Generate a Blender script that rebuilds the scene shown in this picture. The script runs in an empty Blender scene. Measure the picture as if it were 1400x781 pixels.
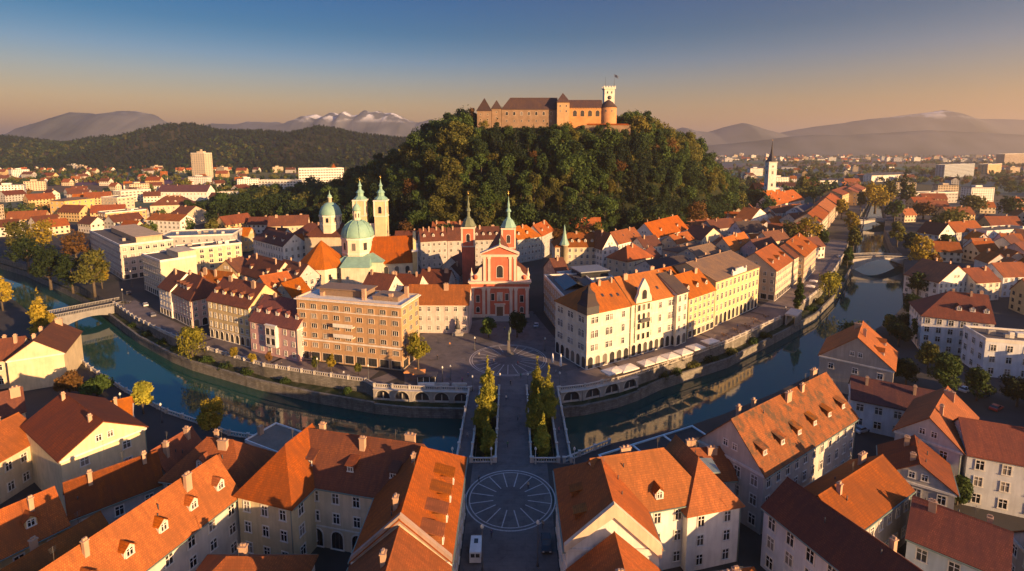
import bpy, bmesh, math, random
import numpy as np
from mathutils import Vector, Matrix
R = math.radians
SC = bpy.context.scene
COL = SC.collection
random.seed(7)
HAZE_D = 1.15e-4

# ------------------------------------------------------------------ camera, sky, sun, exposure
CAM_H, FPX, PITCH = 70.0, 710.0, R(7.3)
CX, CY = 700.0, 200.0 + 710.0 * math.tan(R(7.3))
cam = bpy.data.objects.new('camera', bpy.data.cameras.new('camera')); COL.objects.link(cam)
cam.location = (0, 0, CAM_H); cam.rotation_euler = (R(90) - PITCH, 0, 0)
cam.data.sensor_width = 36; cam.data.lens = FPX / 1400 * 36
cam.data.shift_y = -(390.5 - CY) / 1400
cam.data.clip_start = 1; cam.data.clip_end = 60000
SC.camera = cam
SUN_EL, SUN_AZ = R(12.0), R(129)            # azimuth clockwise from the view direction
wd = bpy.data.worlds.new('World'); SC.world = wd; wd.use_nodes = True
wn = wd.node_tree
sky = wn.nodes.new('ShaderNodeTexSky'); sky.sky_type = 'NISHITA'; sky.sun_disc = False
sky.sun_elevation = SUN_EL; sky.sun_rotation = SUN_AZ
sky.air_density = 1.0; sky.dust_density = 1.0; sky.ozone_density = 1.2
hsv = wn.nodes.new('ShaderNodeHueSaturation'); hsv.inputs['Saturation'].default_value = 1.75; hsv.inputs['Value'].default_value = .85
tint = wn.nodes.new('ShaderNodeMix'); tint.data_type = 'RGBA'; tint.blend_type = 'MULTIPLY'; tint.inputs[0].default_value = 1.0; tint.inputs[7].default_value = (1.0, .84, 1.06, 1)
wn.links.new(sky.outputs[0], hsv.inputs['Color']); wn.links.new(hsv.outputs[0], tint.inputs[6]); 
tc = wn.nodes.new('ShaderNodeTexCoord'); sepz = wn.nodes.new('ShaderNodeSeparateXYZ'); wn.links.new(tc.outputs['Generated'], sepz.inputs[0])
er = wn.nodes.new('ShaderNodeValToRGB'); wn.links.new(sepz.outputs['Z'], er.inputs[0]); ee_ = er.color_ramp.elements        # evening sky: warm low down, deep blue above, unseen zenith brightened as added fill
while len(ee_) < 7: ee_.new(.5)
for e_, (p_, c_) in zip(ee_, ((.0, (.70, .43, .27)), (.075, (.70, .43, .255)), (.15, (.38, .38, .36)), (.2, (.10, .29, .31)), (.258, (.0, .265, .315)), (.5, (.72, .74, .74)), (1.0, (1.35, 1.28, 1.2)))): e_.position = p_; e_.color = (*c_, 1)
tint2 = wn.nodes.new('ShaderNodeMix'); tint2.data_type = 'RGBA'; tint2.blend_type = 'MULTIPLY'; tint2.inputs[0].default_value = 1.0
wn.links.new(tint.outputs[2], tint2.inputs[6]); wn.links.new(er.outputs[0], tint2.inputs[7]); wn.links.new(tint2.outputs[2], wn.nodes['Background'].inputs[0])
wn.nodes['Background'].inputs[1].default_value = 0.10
sl = bpy.data.lights.new('sun', 'SUN'); sun = bpy.data.objects.new('sun', sl); COL.objects.link(sun)
sl.energy = 5.0; sl.angle = R(0.5); sl.color = (1.0, 0.60, 0.28)
SDIR = Vector((math.sin(SUN_AZ) * math.cos(SUN_EL), math.cos(SUN_AZ) * math.cos(SUN_EL), math.sin(SUN_EL)))
sun.rotation_euler = (-SDIR).to_track_quat('-Z', 'Y').to_euler()
SC.view_settings.view_transform = 'Standard'; SC.view_settings.look = 'None'
SC.view_settings.exposure = 1.55; SC.view_settings.gamma = 1.0; SC.view_settings.use_curve_mapping = False
SC.cycles.use_denoising = True
SC.cycles.max_bounces = 5; SC.cycles.diffuse_bounces = 2; SC.cycles.glossy_bounces = 3; SC.cycles.volume_bounces = 0

# ------------------------------------------------------------------ helpers
def G(px, py, z=0.0):
    """the place on the level z that the photograph shows at (px, py)"""
    dx, dv = (px - CX) / FPX, (py - CY) / FPX
    fy = math.cos(PITCH) - dv * math.sin(PITCH); fz = -math.sin(PITCH) - dv * math.cos(PITCH)
    t = (z - CAM_H) / fz
    return Vector((dx * t, fy * t))

def ZAT(py, Y):
    return CAM_H - Y * math.tan(math.atan((py - CY) / FPX) + PITCH)

def setmat(bs, **k):
    for a, b in k.items(): bs.inputs[a].default_value = b

def principled(name, color, rough=.8, spec=.3, metal=0.0):
    m = bpy.data.materials.new(name); m.use_nodes = True
    b = m.node_tree.nodes['Principled BSDF']
    b.inputs['Base Color'].default_value = (*color, 1); b.inputs['Roughness'].default_value = rough
    b.inputs['Metallic'].default_value = metal; b.inputs['Specular IOR Level'].default_value = spec
    return m, m.node_tree, b

def ramp(nt, fac, stops):
    r = nt.nodes.new('ShaderNodeValToRGB'); e = r.color_ramp.elements
    while len(e) < len(stops): e.new(0.5)
    for i, (p, c) in enumerate(stops): e[i].position = p; e[i].color = (*c, 1)
    nt.links.new(fac, r.inputs[0]); return r.outputs[0]

def noise(nt, scale, detail=3, vec=None, rough=.55):
    n = nt.nodes.new('ShaderNodeTexNoise'); n.inputs['Scale'].default_value = scale
    n.inputs['Detail'].default_value = detail; n.inputs['Roughness'].default_value = rough
    if vec is not None: nt.links.new(vec, n.inputs['Vector'])
    return n.outputs['Fac']

def worldpos(nt, sc=(1, 1, 1)):
    g = nt.nodes.new('ShaderNodeNewGeometry'); mp = nt.nodes.new('ShaderNodeMapping')
    mp.inputs['Scale'].default_value = sc; nt.links.new(g.outputs['Position'], mp.inputs['Vector'])
    return mp.outputs['Vector']

def mixc(nt, fac, a, b, mode='MIX'):
    m = nt.nodes.new('ShaderNodeMix'); m.data_type = 'RGBA'; m.blend_type = mode
    for s, x in ((m.inputs[0], fac), (m.inputs[6], a), (m.inputs[7], b)):
        if hasattr(x, 'is_linked'): nt.links.new(x, s)
        elif isinstance(x, (int, float)): s.default_value = x
        else: s.default_value = (*x, 1)
    return m.outputs[2]

def bump(nt, b, h, strength=.3, dist=.1):
    n = nt.nodes.new('ShaderNodeBump'); n.inputs['Strength'].default_value = strength; n.inputs['Distance'].default_value = dist
    nt.links.new(h, n.inputs['Height']); nt.links.new(n.outputs[0], b.inputs['Normal'])

MATS = {}
def plaster(color, rough=.85):
    k = ('pl', color)
    if k not in MATS:
        m, nt, b = principled('plaster', color, rough, .2)
        n1 = noise(nt, .35, 4, worldpos(nt)); n2 = noise(nt, 1.6, 3, worldpos(nt, (1, 1, .12)))
        c = mixc(nt, ramp(nt, n1, [(.3, (.0,) * 3), (.7, (1,) * 3)]), tuple(x * .84 for x in color), tuple(min(1, x * 1.08) for x in color))
        c = mixc(nt, ramp(nt, n2, [(.42, (0,) * 3), (.62, (.32,) * 3)]), c, tuple(x * .62 for x in color))
        nt.links.new(c, b.inputs['Base Color'])
        bump(nt, b, noise(nt, 6, 3, worldpos(nt)), .15, .05)
        MATS[k] = m
    return MATS[k]

def tiles(color, row=.34, rough=.8, moss=.0):
    k = ('ti', color, row, moss)
    if k not in MATS:
        m, nt, b = principled('roof_tiles', color, rough, .25)
        uv = nt.nodes.new('ShaderNodeUVMap'); br = nt.nodes.new('ShaderNodeTexBrick')
        nt.links.new(uv.outputs[0], br.inputs['Vector'])
        br.inputs['Scale'].default_value = 1; br.inputs['Brick Width'].default_value = row * .7; br.inputs['Row Height'].default_value = row
        br.inputs['Mortar Size'].default_value = .035; br.inputs['Bias'].default_value = 0; br.inputs['Mortar Smooth'].default_value = .4
        br.inputs['Color1'].default_value = (*[x * 1.2 for x in color], 1); br.inputs['Color2'].default_value = (*[x * .78 for x in color], 1)
        br.inputs['Mortar'].default_value = (*[x * .5 for x in color], 1)
        n1 = noise(nt, .22, 5, worldpos(nt), .65); n2 = noise(nt, 1.1, 4, worldpos(nt), .7)
        c = mixc(nt, ramp(nt, n1, [(.40, (0,) * 3), (.64, (.8,) * 3)]), br.outputs['Color'], (color[0] * .52, color[1] * .6, color[2] * .85))
        c = mixc(nt, ramp(nt, n2, [(.54, (0,) * 3), (.72, (.62,) * 3)]), c, (color[0] * .45, color[1] * .55, color[2] * .7))
        uvs = nt.nodes.new('ShaderNodeMapping'); uvs.inputs['Scale'].default_value = (1.3, .12, 1); nt.links.new(uv.outputs[0], uvs.inputs['Vector'])
        c = mixc(nt, ramp(nt, noise(nt, 1.0, 4, uvs.outputs[0]), [(.42, (0,) * 3), (.62, (.55,) * 3)]), c, (color[0] * .45, color[1] * .52, color[2] * .8))
        oi = nt.nodes.new('ShaderNodeObjectInfo'); hv = nt.nodes.new('ShaderNodeHueSaturation'); nt.links.new(c, hv.inputs['Color'])
        for sock, a_, b_ in (('Value', .74, 1.12), ('Saturation', .94, 1.08), ('Hue', .498, .510)):
            mp_ = nt.nodes.new('ShaderNodeMapRange'); mp_.inputs[3].default_value = a_; mp_.inputs[4].default_value = b_
            if sock == 'Value': nt.links.new(oi.outputs['Random'], mp_.inputs[0])
            else:
                wr = nt.nodes.new('ShaderNodeMath'); wr.operation = 'FRACT'; ml = nt.nodes.new('ShaderNodeMath'); ml.operation = 'MULTIPLY'; ml.inputs[1].default_value = 7.3 if sock == 'Hue' else 13.7
                nt.links.new(oi.outputs['Random'], ml.inputs[0]); nt.links.new(ml.outputs[0], wr.inputs[0]); nt.links.new(wr.outputs[0], mp_.inputs[0])
            nt.links.new(mp_.outputs[0], hv.inputs[sock])
        c = hv.outputs[0]
        if moss:
            n3 = noise(nt, .5, 6, worldpos(nt), .75); c = mixc(nt, ramp(nt, n3, [(.48, (0,) * 3), (.60, (.85,) * 3)]), c, (.07, .05, .03))
        nt.links.new(c, b.inputs['Base Color'])
        bump(nt, b, br.outputs['Fac'], -.5, .06)
        MATS[k] = m
    return MATS[k]

def flatmat(name, color, rough=.6, metal=0.0, spec=.4, ns=1.2, amt=.25):
    k = (name, color)
    if k not in MATS:
        m, nt, b = principled(name, color, rough, spec, metal)
        c = mixc(nt, noise(nt, ns, 4, worldpos(nt)), tuple(x * (1 - amt) for x in color), tuple(min(1, x * (1 + amt)) for x in color))
        nt.links.new(c, b.inputs['Base Color']); MATS[k] = m
    return MATS[k]

class MB:
    """collects faces and links them as one mesh object"""
    def __init__(s): s.v = []; s.f = []; s.m = []; s.sm = []
    def poly(s, pts, mi=0, smooth=False):
        n = len(s.v); s.v += [tuple(p) for p in pts]; s.f.append(tuple(range(n, n + len(pts)))); s.m.append(mi); s.sm.append(smooth)
    def box(s, x0, x1, y0, y1, z0, z1, mi=0):
        n = len(s.v); s.v += [(x, y, z) for z in (z0, z1) for x, y in ((x0, y0), (x1, y0), (x1, y1), (x0, y1))]
        for q in ((3, 2, 1, 0), (4, 5, 6, 7), (0, 1, 5, 4), (1, 2, 6, 5), (2, 3, 7, 6), (3, 0, 4, 7)):
            s.f.append(tuple(n + i for i in q)); s.m.append(mi); s.sm.append(False)
    def extr(s, pts, vec, mi=0):
        n = len(s.v); k = len(pts); vec = Vector(vec)
        s.v += [tuple(p) for p in pts] + [tuple(Vector(p) + vec) for p in pts]
        s.f.append(tuple(n + i for i in reversed(range(k)))); s.f.append(tuple(n + k + i for i in range(k)))
        s.m += [mi] * 2; s.sm += [False] * 2
        for i in range(k):
            j = (i + 1) % k; s.f.append((n + i, n + j, n + k + j, n + k + i)); s.m.append(mi); s.sm.append(False)
    def prism(s, poly, z0, z1, mi=0):
        s.extr([(p[0], p[1], z0) for p in poly], (0, 0, z1 - z0), mi)
    def lathe(s, prof, n=12, cx=0, cy=0, mi=0, smooth=True, rot=0.0, sx=1.0, sy=1.0):
        b = len(s.v); k = len(prof)
        for i in range(n):
            a = rot + 2 * math.pi * i / n
            for r, z in prof: s.v.append((cx + sx * r * math.cos(a), cy + sy * r * math.sin(a), z))
        for i in range(n):
            j = (i + 1) % n
            for q in range(k - 1):
                s.f.append((b + i * k + q, b + j * k + q, b + j * k + q + 1, b + i * k + q + 1)); s.m.append(mi); s.sm.append(smooth)
        if prof[-1][0] > 1e-3: s.f.append(tuple(b + i * k + k - 1 for i in range(n))); s.m.append(mi); s.sm.append(False)
        if prof[0][0] > 1e-3: s.f.append(tuple(b + i * k for i in reversed(range(n)))); s.m.append(mi); s.sm.append(False)
    def tube(s, p, q, r0, r1=None, n=6, mi=0):
        p, q = Vector(p), Vector(q); r1 = r0 if r1 is None else r1
        d = (q - p).normalized(); a = d.orthogonal().normalized(); c = d.cross(a); b = len(s.v)
        for i in range(n):
            t = 2 * math.pi * i / n; u = a * math.cos(t) + c * math.sin(t)
            s.v += [tuple(p + u * r0), tuple(q + u * r1)]
        for i in range(n):
            j = (i + 1) % n; s.f.append((b + 2 * i, b + 2 * j, b + 2 * j + 1, b + 2 * i + 1)); s.m.append(mi); s.sm.append(True)
        s.f.append(tuple(b + 2 * i for i in reversed(range(n)))); s.f.append(tuple(b + 2 * i + 1 for i in range(n))); s.m += [mi] * 2; s.sm += [False] * 2
    def shell(s, faces, t=.22, mi=0, mi2=None):
        """thick roof from its top faces"""
        mi2 = mi if mi2 is None else mi2; ed = {}
        key = lambda p: tuple(round(c, 3) for c in p)
        for f in faces:
            s.poly(f, mi); s.poly([(p[0], p[1], p[2] - t) for p in reversed(f)], mi2)
            for i in range(len(f)):
                a, b = f[i], f[(i + 1) % len(f)]; k = frozenset((key(a), key(b))); ed.setdefault(k, []).append((a, b))
        for k, e in ed.items():
            if len(e) == 1:
                a, b = e[0]; s.poly([a, (a[0], a[1], a[2] - t), (b[0], b[1], b[2] - t), b], mi2)
    def mesh(s, name, mats, uv=False):
        me = bpy.data.meshes.new(name); me.from_pydata(s.v, [], s.f)
        for m in mats: me.materials.append(m)
        me.polygons.foreach_set('material_index', s.m); me.polygons.foreach_set('use_smooth', s.sm)
        if uv:
            l = me.uv_layers.new(name='UVMap')
            for p in me.polygons:
                n = p.normal; u = Vector((-n.y, n.x, 0))
                u = u.normalized() if u.length > 1e-4 else Vector((1, 0, 0)); w = n.cross(u)
                for li in p.loop_indices:
                    c = me.vertices[me.loops[li].vertex_index].co; l.data[li].uv = (c.dot(u), c.dot(w))
        me.update(); return me
    def build(s, name, mats, parent=None, uv=False, M=None):
        if not isinstance(mats, (list, tuple)): mats = [mats]
        return place(name, s.mesh(name, mats, uv), parent, M)

def place(name, me, parent=None, M=None):
    o = bpy.data.objects.new(name, me); COL.objects.link(o)
    if parent is not None: o.parent = parent
    if M is not None: o.matrix_basis = M
    return o

def tag(o, label=None, cat=None, group=None, kind=None):
    for k, v in (('label', label), ('category', cat), ('group', group), ('kind', kind)):
        if v: o[k] = v
    return o

def thing(name, label, cat, loc=(0, 0, 0), rz=0.0, group=None):
    o = bpy.data.objects.new(name, None); COL.objects.link(o); o.empty_display_size = .5
    o.location = loc; o.rotation_euler = (0, 0, rz)
    o.matrix_basis = Matrix.Translation(Vector(loc)) @ Matrix.Rotation(rz, 4, 'Z')
    return tag(o, label, cat, group)

def struct(o, label=None): o['kind'] = 'structure'; return o
def TM(x, y, z, rz=0.0): return Matrix.Translation((x, y, z)) @ Matrix.Rotation(rz, 4, 'Z')

# colours of the things themselves
WALL = dict(cream=(.62, .52, .36), white=(.74, .71, .64), pink=(.60, .40, .33), beige=(.52, .38, .24), yellow=(.66, .50, .25), grey=(.42, .40, .37),
            ochre=(.60, .42, .20), sand=(.58, .47, .33), pale=(.66, .60, .50), bluewhite=(.62, .64, .66), rose=(.58, .44, .40), teal=(.36, .40, .38), stone=(.34, .30, .25), brick=(.36, .15, .08))
TILE = dict(orange=(.48, .125, .02), tile=(.40, .105, .022), red=(.30, .08, .028), brown=(.18, .06, .03), dark=(.085, .06, .05), slate=(.10, .10, .115), tan=(.26, .16, .09), green=(.20, .34, .27))
def W(c): return plaster(WALL[c] if isinstance(c, str) else c)
def T(c): return tiles(TILE[c] if isinstance(c, str) else c)
M_TRIM = plaster((.70, .66, .58)); M_WHITE = flatmat('white_paint', (.78, .76, .72)); M_DARK = flatmat('dark_metal', (.05, .05, .055), .5)
M_COPPER = flatmat('green_copper', (.21, .36, .28), .6, 0, .4, .5, .3); M_GOLD = flatmat('gilding', (.8, .52, .15), .3, .9)
M_STONE = plaster((.36, .33, .29)); M_WOOD = flatmat('brown_wood', (.16, .085, .045), .6); M_CHIM = plaster((.46, .30, .20)); M_GUT = flatmat('copper_gutter', (.16, .22, .18), .5)
M_LEAD = flatmat('roof_felt', (.10, .085, .075), .85); M_IRON = flatmat('iron', (.07, .07, .07), .5)
_g, _nt, _b = principled('window_glass', (.025, .03, .035), .12, .6)
_nt.links.new(mixc(_nt, noise(_nt, .45, 2, worldpos(_nt)), (.012, .014, .018), (.06, .06, .058)), _b.inputs['Base Color']); M_GLASS = _g
def glass(c, r):
    m, nt, b = principled('window_glass', c, r, .6); nt.links.new(mixc(nt, noise(nt, .8, 2, worldpos(nt)), tuple(x * .6 for x in c), c), b.inputs['Base Color']); return m
GLS = [M_GLASS, M_GLASS, glass((.012, .013, .016), .06), glass((.11, .10, .085), .25), glass((.24, .21, .17), .4)]
WRND = random.Random(3)

# ------------------------------------------------------------------ windows (shared meshes)
WC = {}
def rect_arch(w, h, arch, n=7):
    """outline from the bottom left, counter-clockwise, in (x, z)"""
    if not arch: return [(-w / 2, -h / 2), (w / 2, -h / 2), (w / 2, h / 2), (-w / 2, h / 2)]
    r = w / 2; zc = h / 2 - r
    return [(-r, -h / 2), (r, -h / 2)] + [(r * math.cos(math.pi * i / n), zc + r * math.sin(math.pi * i / n)) for i in range(n + 1)]
def ring_mb(mb, outl, t, y0, y1, mi):
    c = (sum(p[0] for p in outl) / len(outl), sum(p[1] for p in outl) / len(outl))
    big = []
    for x, z in outl:
        sx = x + (t if x > .01 else -t if x < -.01 else 0); big.append((sx, z + (t if z > c[1] else 0)))
    k = len(outl)
    for i in range(k):
        j = (i + 1) % k
        if i == 0: continue
        a, b, c2, d = outl[i], outl[j], big[j], big[i]
        mb.poly([(a[0], y1, a[1]), (d[0], y1, d[1]), (c2[0], y1, c2[1]), (b[0], y1, b[1])], mi)
        mb.poly([(d[0], y0, d[1]), (c2[0], y0, c2[1]), (c2[0], y1, c2[1]), (d[0], y1, d[1])], mi)
        mb.poly([(a[0], y0, a[1]), (a[0], y1, a[1]), (b[0], y1, b[1]), (b[0], y0, b[1])], mi)
def win_meshes(w, h, arch, sash, trim, one):
    gv = WRND.choice((0, 0, 2, 2, 3, 4)) if w < 2.4 else 0
    k = (round(w, 2), round(h, 2), arch, sash, trim, one, gv)
    if k in WC: return WC[k]
    o = rect_arch(w, h, arch); a = MB(); a.poly([(x, -.025, z) for x, z in o], 0)
    sm = dict(white=M_WHITE, brown=M_WOOD, dark=M_DARK)[sash]
    if w < 1.9 and not (arch and w > 1.5):
        a.box(-.045, .045, -.07, -.026, -h / 2, h / 2 - .03, 1); a.box(-w / 2 + .03, -.046, -.07, -.026, h * .14, h * .14 + .08, 1); a.box(.046, w / 2 - .03, -.07, -.026, h * .14, h * .14 + .08, 1)
    else:
        for q in (-w / 6, w / 6): a.box(q - .05, q + .05, -.07, -.026, -h / 2, h / 2 - .2, 1)
    fb = a if one else MB(); i0 = 2 if one else 0
    ring_mb(fb, o, .17, 0, -.11, i0); fb.box(-w / 2 - .25, w / 2 + .25, -.2, 0, -h / 2 - .16, -h / 2 - .001, i0)
    tm = plaster(trim)
    m1 = a.mesh('window', [GLS[gv], sm] + ([tm] if one else [])); m2 = None if one else fb.mesh('frame', [tm])
    WC[k] = (m1, m2); return WC[k]
def window(parent, M, w=1.1, h=1.7, arch=False, sash='white', trim=(.70, .66, .58), one=False, name='window'):
    m1, m2 = win_meshes(w, h, arch, sash, trim, one)
    o = place(name, m1, parent, M)
    if m2: place('frame', m2, o)
    return o

# ------------------------------------------------------------------ houses
FOOT = []                                   # (x, y, radius) of what stands already
def roof_faces(L, d, h, rise, hips, axis, ov):
    """top faces of a pitched roof; ridge along local x (or y)"""
    if axis == 'y': L, d = d, L
    s = rise / (d / 2); e = ov; z0 = h - s * e; ye = d / 2 + e
    hx = min(d / 2, L * .45)
    xa, xb = -L / 2, L / 2
    if hips[0]: ra, ea, za = xa + hx, xa - e * hx / (d / 2), z0
    else: ra = ea = xa - .25
    if hips[1]: rb, eb = xb - hx, xb + e * hx / (d / 2)
    else: rb = eb = xb + .25
    z1 = h + rise
    f = [[(ea, -ye, z0), (eb, -ye, z0), (rb, 0, z1), (ra, 0, z1)], [(eb, ye, z0), (ea, ye, z0), (ra, 0, z1), (rb, 0, z1)]]
    if hips[0]: f.append([(ea, ye, z0), (ea, -ye, z0), (ra, 0, z1)])
    if hips[1]: f.append([(eb, -ye, z0), (eb, ye, z0), (rb, 0, z1)])
    if axis == 'y': f = [[(-p[1], p[0], p[2]) for p in q] for q in f]      # local +x end becomes +y (far) end
    return [[(p[0], p[1], p[2] + .06) for p in q] for q in f], s, (ra, rb)

DC = {}
def dormer_meshes(s, wm, tm, kind, w=1.5):
    if kind == 'shed': wm = tm
    k = (round(s, 2), wm.name, tm.name, kind, w)
    if k in DC: return DC[k]
    hh = 1.35 if w < 2 else 1.9; dp = (hh + .5) / s; a = MB(); r = MB()
    a.extr([(-w / 2, 0, -.6), (w / 2, 0, -.6), (w / 2, 0, hh), (-w / 2, 0, hh)], (0, dp, 0))
    if kind == 'gable':
        pk = .75; dr = (hh + pk) / s + .2
        a.extr([(-w / 2, .001, hh), (w / 2, .001, hh), (0, .001, hh + pk - .05)], (0, .3, 0))
        r.shell([[(-w / 2 - .2, -.25, hh - .15), (0, -.25, hh + pk), (0, dr, hh + pk), (-w / 2 - .2, dr, hh - .15)][::-1],
                 [(w / 2 + .2, -.25, hh - .15), (0, -.25, hh + pk), (0, dr, hh + pk), (w / 2 + .2, dr, hh - .15)]], .12)
    else:
        q = .35 * s; dr = hh / max(s - q, .15) + .1; dr = min(dr, 4.5)
        r.shell([[(-w / 2 - .2, -.3, hh), (w / 2 + .2, -.3, hh), (w / 2 + .2, dr, hh + q * dr), (-w / 2 - .2, dr, hh + q * dr)]], .14)
    DC[k] = (a.mesh('dormer', [wm], True), r.mesh('dormer_roof', [tm], True)); return DC[k]

def to_cam(M, p, n):
    wp = M @ Vector(p); wn_ = (M.to_3x3() @ Vector(n))
    v = Vector((0, 0, CAM_H)) - wp; v.z = 0
    return v.normalized().dot(wn_)

def house(name, label, A, B, h, depth, rise=5.0, wall='cream', tile='tile', roof='pitched', axis='x', hips=(0, 0), floors=None, bay=2.8, win=(1.1, 1.65),
          ground='plain', dorm=0, dkind='gable', dside=0, dfrac=.3, chim=1, cat='house', group=None, root=None, base=-.4, ov=.5, sash='white', arch=False, skyl=0,
          cornice=True, far=None, wins=True, trim=(.70, .66, .58), gablewin=True, seed=None, attic=False, winsides=(0, 1, 2, 3), dw=1.5, pair=False, gz=3.6, z0=0.0):
    A, B = Vector(A), Vector(B); dv = (B - A); L = dv.length; rz = math.atan2(dv.y, dv.x)
    u = dv.normalized(); nrm = Vector((-u.y, u.x)); c = (A + B) / 2 + nrm * depth / 2; d = depth
    rnd = random.Random(seed if seed is not None else int(c.x * 13 + c.y * 7))
    M = TM(c.x, c.y, z0, rz); dist = c.length
    _a, _b = max(L, d), min(L, d); _k = max(1, round(_a / _b)); _v = u if L > d else nrm
    for _i in range(_k): _q = c + _v * (_a * ((_i + .5) / _k - .5)); FOOT.append((_q.x, _q.y, max(_b, _a / _k) * .58))
    if far is None: far = dist > 230
    if root is None: root = thing(name, label, cat, (c.x, c.y, z0), rz, group)
    K = root.matrix_basis.inverted() @ M
    wm, tm = W(wall), T(tile) if tile in TILE or isinstance(tile, tuple) else tile
    # walls
    w = MB(); w.box(-L / 2, L / 2, -d / 2, d / 2, base, h)
    rr = (0, 0)
    if roof == 'pitched':
        rf, s, rr = roof_faces(L, d, h, rise, hips, axis, ov)
        if axis == 'x':
            for k, sx in ((0, -1), (1, 1)):
                if not hips[k]: w.extr([(sx * L / 2, -d / 2, h), (sx * L / 2, d / 2, h), (sx * L / 2, 0, h + rise - .16)], (-sx * .3, 0, 0))
        else:
            for k, sy in ((0, -1), (1, 1)):
                if not hips[k]: w.extr([(-L / 2, sy * d / 2, h), (L / 2, sy * d / 2, h), (0, sy * d / 2, h + rise - .16)], (0, -sy * .3, 0))
    w.build('wall', [wm], root, M=K)
    if roof == 'pitched':
        r = MB(); r.shell(rf, .22, 0, 0)
        a, b = rr; zt = h + rise + .06
        if axis == 'x': r.extr([(a, -.16, zt - .1), (a, .16, zt - .1), (a, 0, zt + .13)], (b - a, 0, 0))
        else: r.extr([(-.16, a, zt - .1), (.16, a, zt - .1), (0, a, zt + .13)], (0, b - a, 0))
        r.build('roof', [tm], root, True, K)
    elif roof == 'flat':
        r = MB(); r.box(-L / 2 + .32, L / 2 - .32, -d / 2 + .32, d / 2 - .32, h - .2, h + .12); r.build('roof', [tm], root, True, K)
        p = MB(); t = .3; q = .12
        p.box(-L / 2 - q, L / 2 + q, -d / 2 - q, -d / 2 + t, h - .3, h + .7); p.box(-L / 2 - q, L / 2 + q, d / 2 - t, d / 2 + q, h - .3, h + .7)
        p.box(-L / 2 - q, -L / 2 + t, -d / 2 + t, d / 2 - t, h - .3, h + .7); p.box(L / 2 - t, L / 2 + q, -d / 2 + t, d / 2 - t, h - .3, h + .7)
        p.build('parapet', [plaster(trim)], root, M=K)
    # cornice and string course
    if cornice and not far and roof == 'pitched':
        p = MB(); zs = [(h - .75, h - .32, .22)] + ([(gz + (h - .5 - gz) / max((floors or 4) - 1, 1) * q_ - .1, gz + (h - .5 - gz) / max((floors or 4) - 1, 1) * q_ + .12, .12) for q_ in range(1, (floors or 4) - 1)] if pair else []) + ([(gz - .1, gz + .15, .1)] if ground != 'plain' else [])
        for za, zb, q in zs:
            p.box(-L / 2 - q, L / 2 + q, -d / 2 - q, -d / 2 - .001, za, zb)
            p.box(-L / 2 - q, L / 2 + q, d / 2 + .001, d / 2 + q, za, zb)
            p.box(-L / 2 - q, -L / 2 - .001, -d / 2, d / 2, za, zb); p.box(L / 2 + .001, L / 2 + q, -d / 2, d / 2, za, zb)
        p.build('cornice', [plaster(trim)], root, M=K)
    if 60 < dist < 230 and roof == 'pitched' and h > 10:
        m = MB(); m.tube((L / 2 - .12, -d / 2 - .12, 0), (L / 2 - .12, -d / 2 - .12, h - .3), .075, .075, 5); m.build('downpipe', [M_GUT], root, M=K)
    # windows
    if wins:
        fl = floors or max(1, round(h / 3.4)); g = gz if ground != 'plain' else h / fl
        for k, (cx, cy, ang, ln, nx, ny) in enumerate(((0, -d / 2, 0, L, 0, -1), (L / 2, 0, R(90), d, 1, 0), (0, d / 2, R(180), L, 0, 1), (-L / 2, 0, R(-90), d, -1, 0))):
            if k not in winsides or to_cam(M, (cx, cy, 0), (nx, ny, 0)) < .02: continue
            n = int((ln - .6) // bay)
            if n < 1: continue
            st = ln / n; KF = K @ Matrix.Translation((cx, cy, 0)) @ Matrix.Rotation(ang, 4, 'Z')
            fh = (h - .5 - g) / max(fl - 1, 1)
            for f in range(fl):
                if f == 0: zc = (g * .5 + .1)
                else: zc = g + fh * (f - 1) + fh * .52
                for i in range(n):
                    x = -ln / 2 + st * (i + .5)
                    if f == 0 and ground == 'arcade':
                      for q in ((-st / 4, st / 4) if pair else (0,)): window(root, KF @ Matrix.Translation((x + q, 0, g * .5 - .15)), min(st * (.34 if pair else .62), 2.2), g * .82, True, 'dark', trim, far, 'arcade_opening')
                    elif pair and f:
                        for q in ((-.78, .78) if i % 3 != 2 or k else (0,)): window(root, KF @ Matrix.Translation((x + q, 0, zc)), win[0], min(win[1] * (1.15 if f == 2 else .92), fh * .7), f == 2, sash, trim, far)
                    elif f == 0 and ground == 'shop': window(root, KF @ Matrix.Translation((x, 0, g * .5 - .2)), st * .74, g * .66, False, 'dark', trim, far, 'shop_window')
                    else: window(root, KF @ Matrix.Translation((x, 0, zc)), win[0], min(win[1], fh * .66 if f else win[1]), arch and f == fl - 2, sash, trim, far)
            if gablewin and roof == 'pitched' and rise > 3.6 and ((axis == 'x' and k in (1, 3) and not hips[0 if k == 3 else 1]) or (axis == 'y' and k in (0, 2) and not hips[0 if k == 0 else 1])):
                for x in (-.95, .95): window(root, KF @ Matrix.Translation((x, 0, h + rise * .3)), .8, 1.1, False, sash, trim, True)
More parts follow.
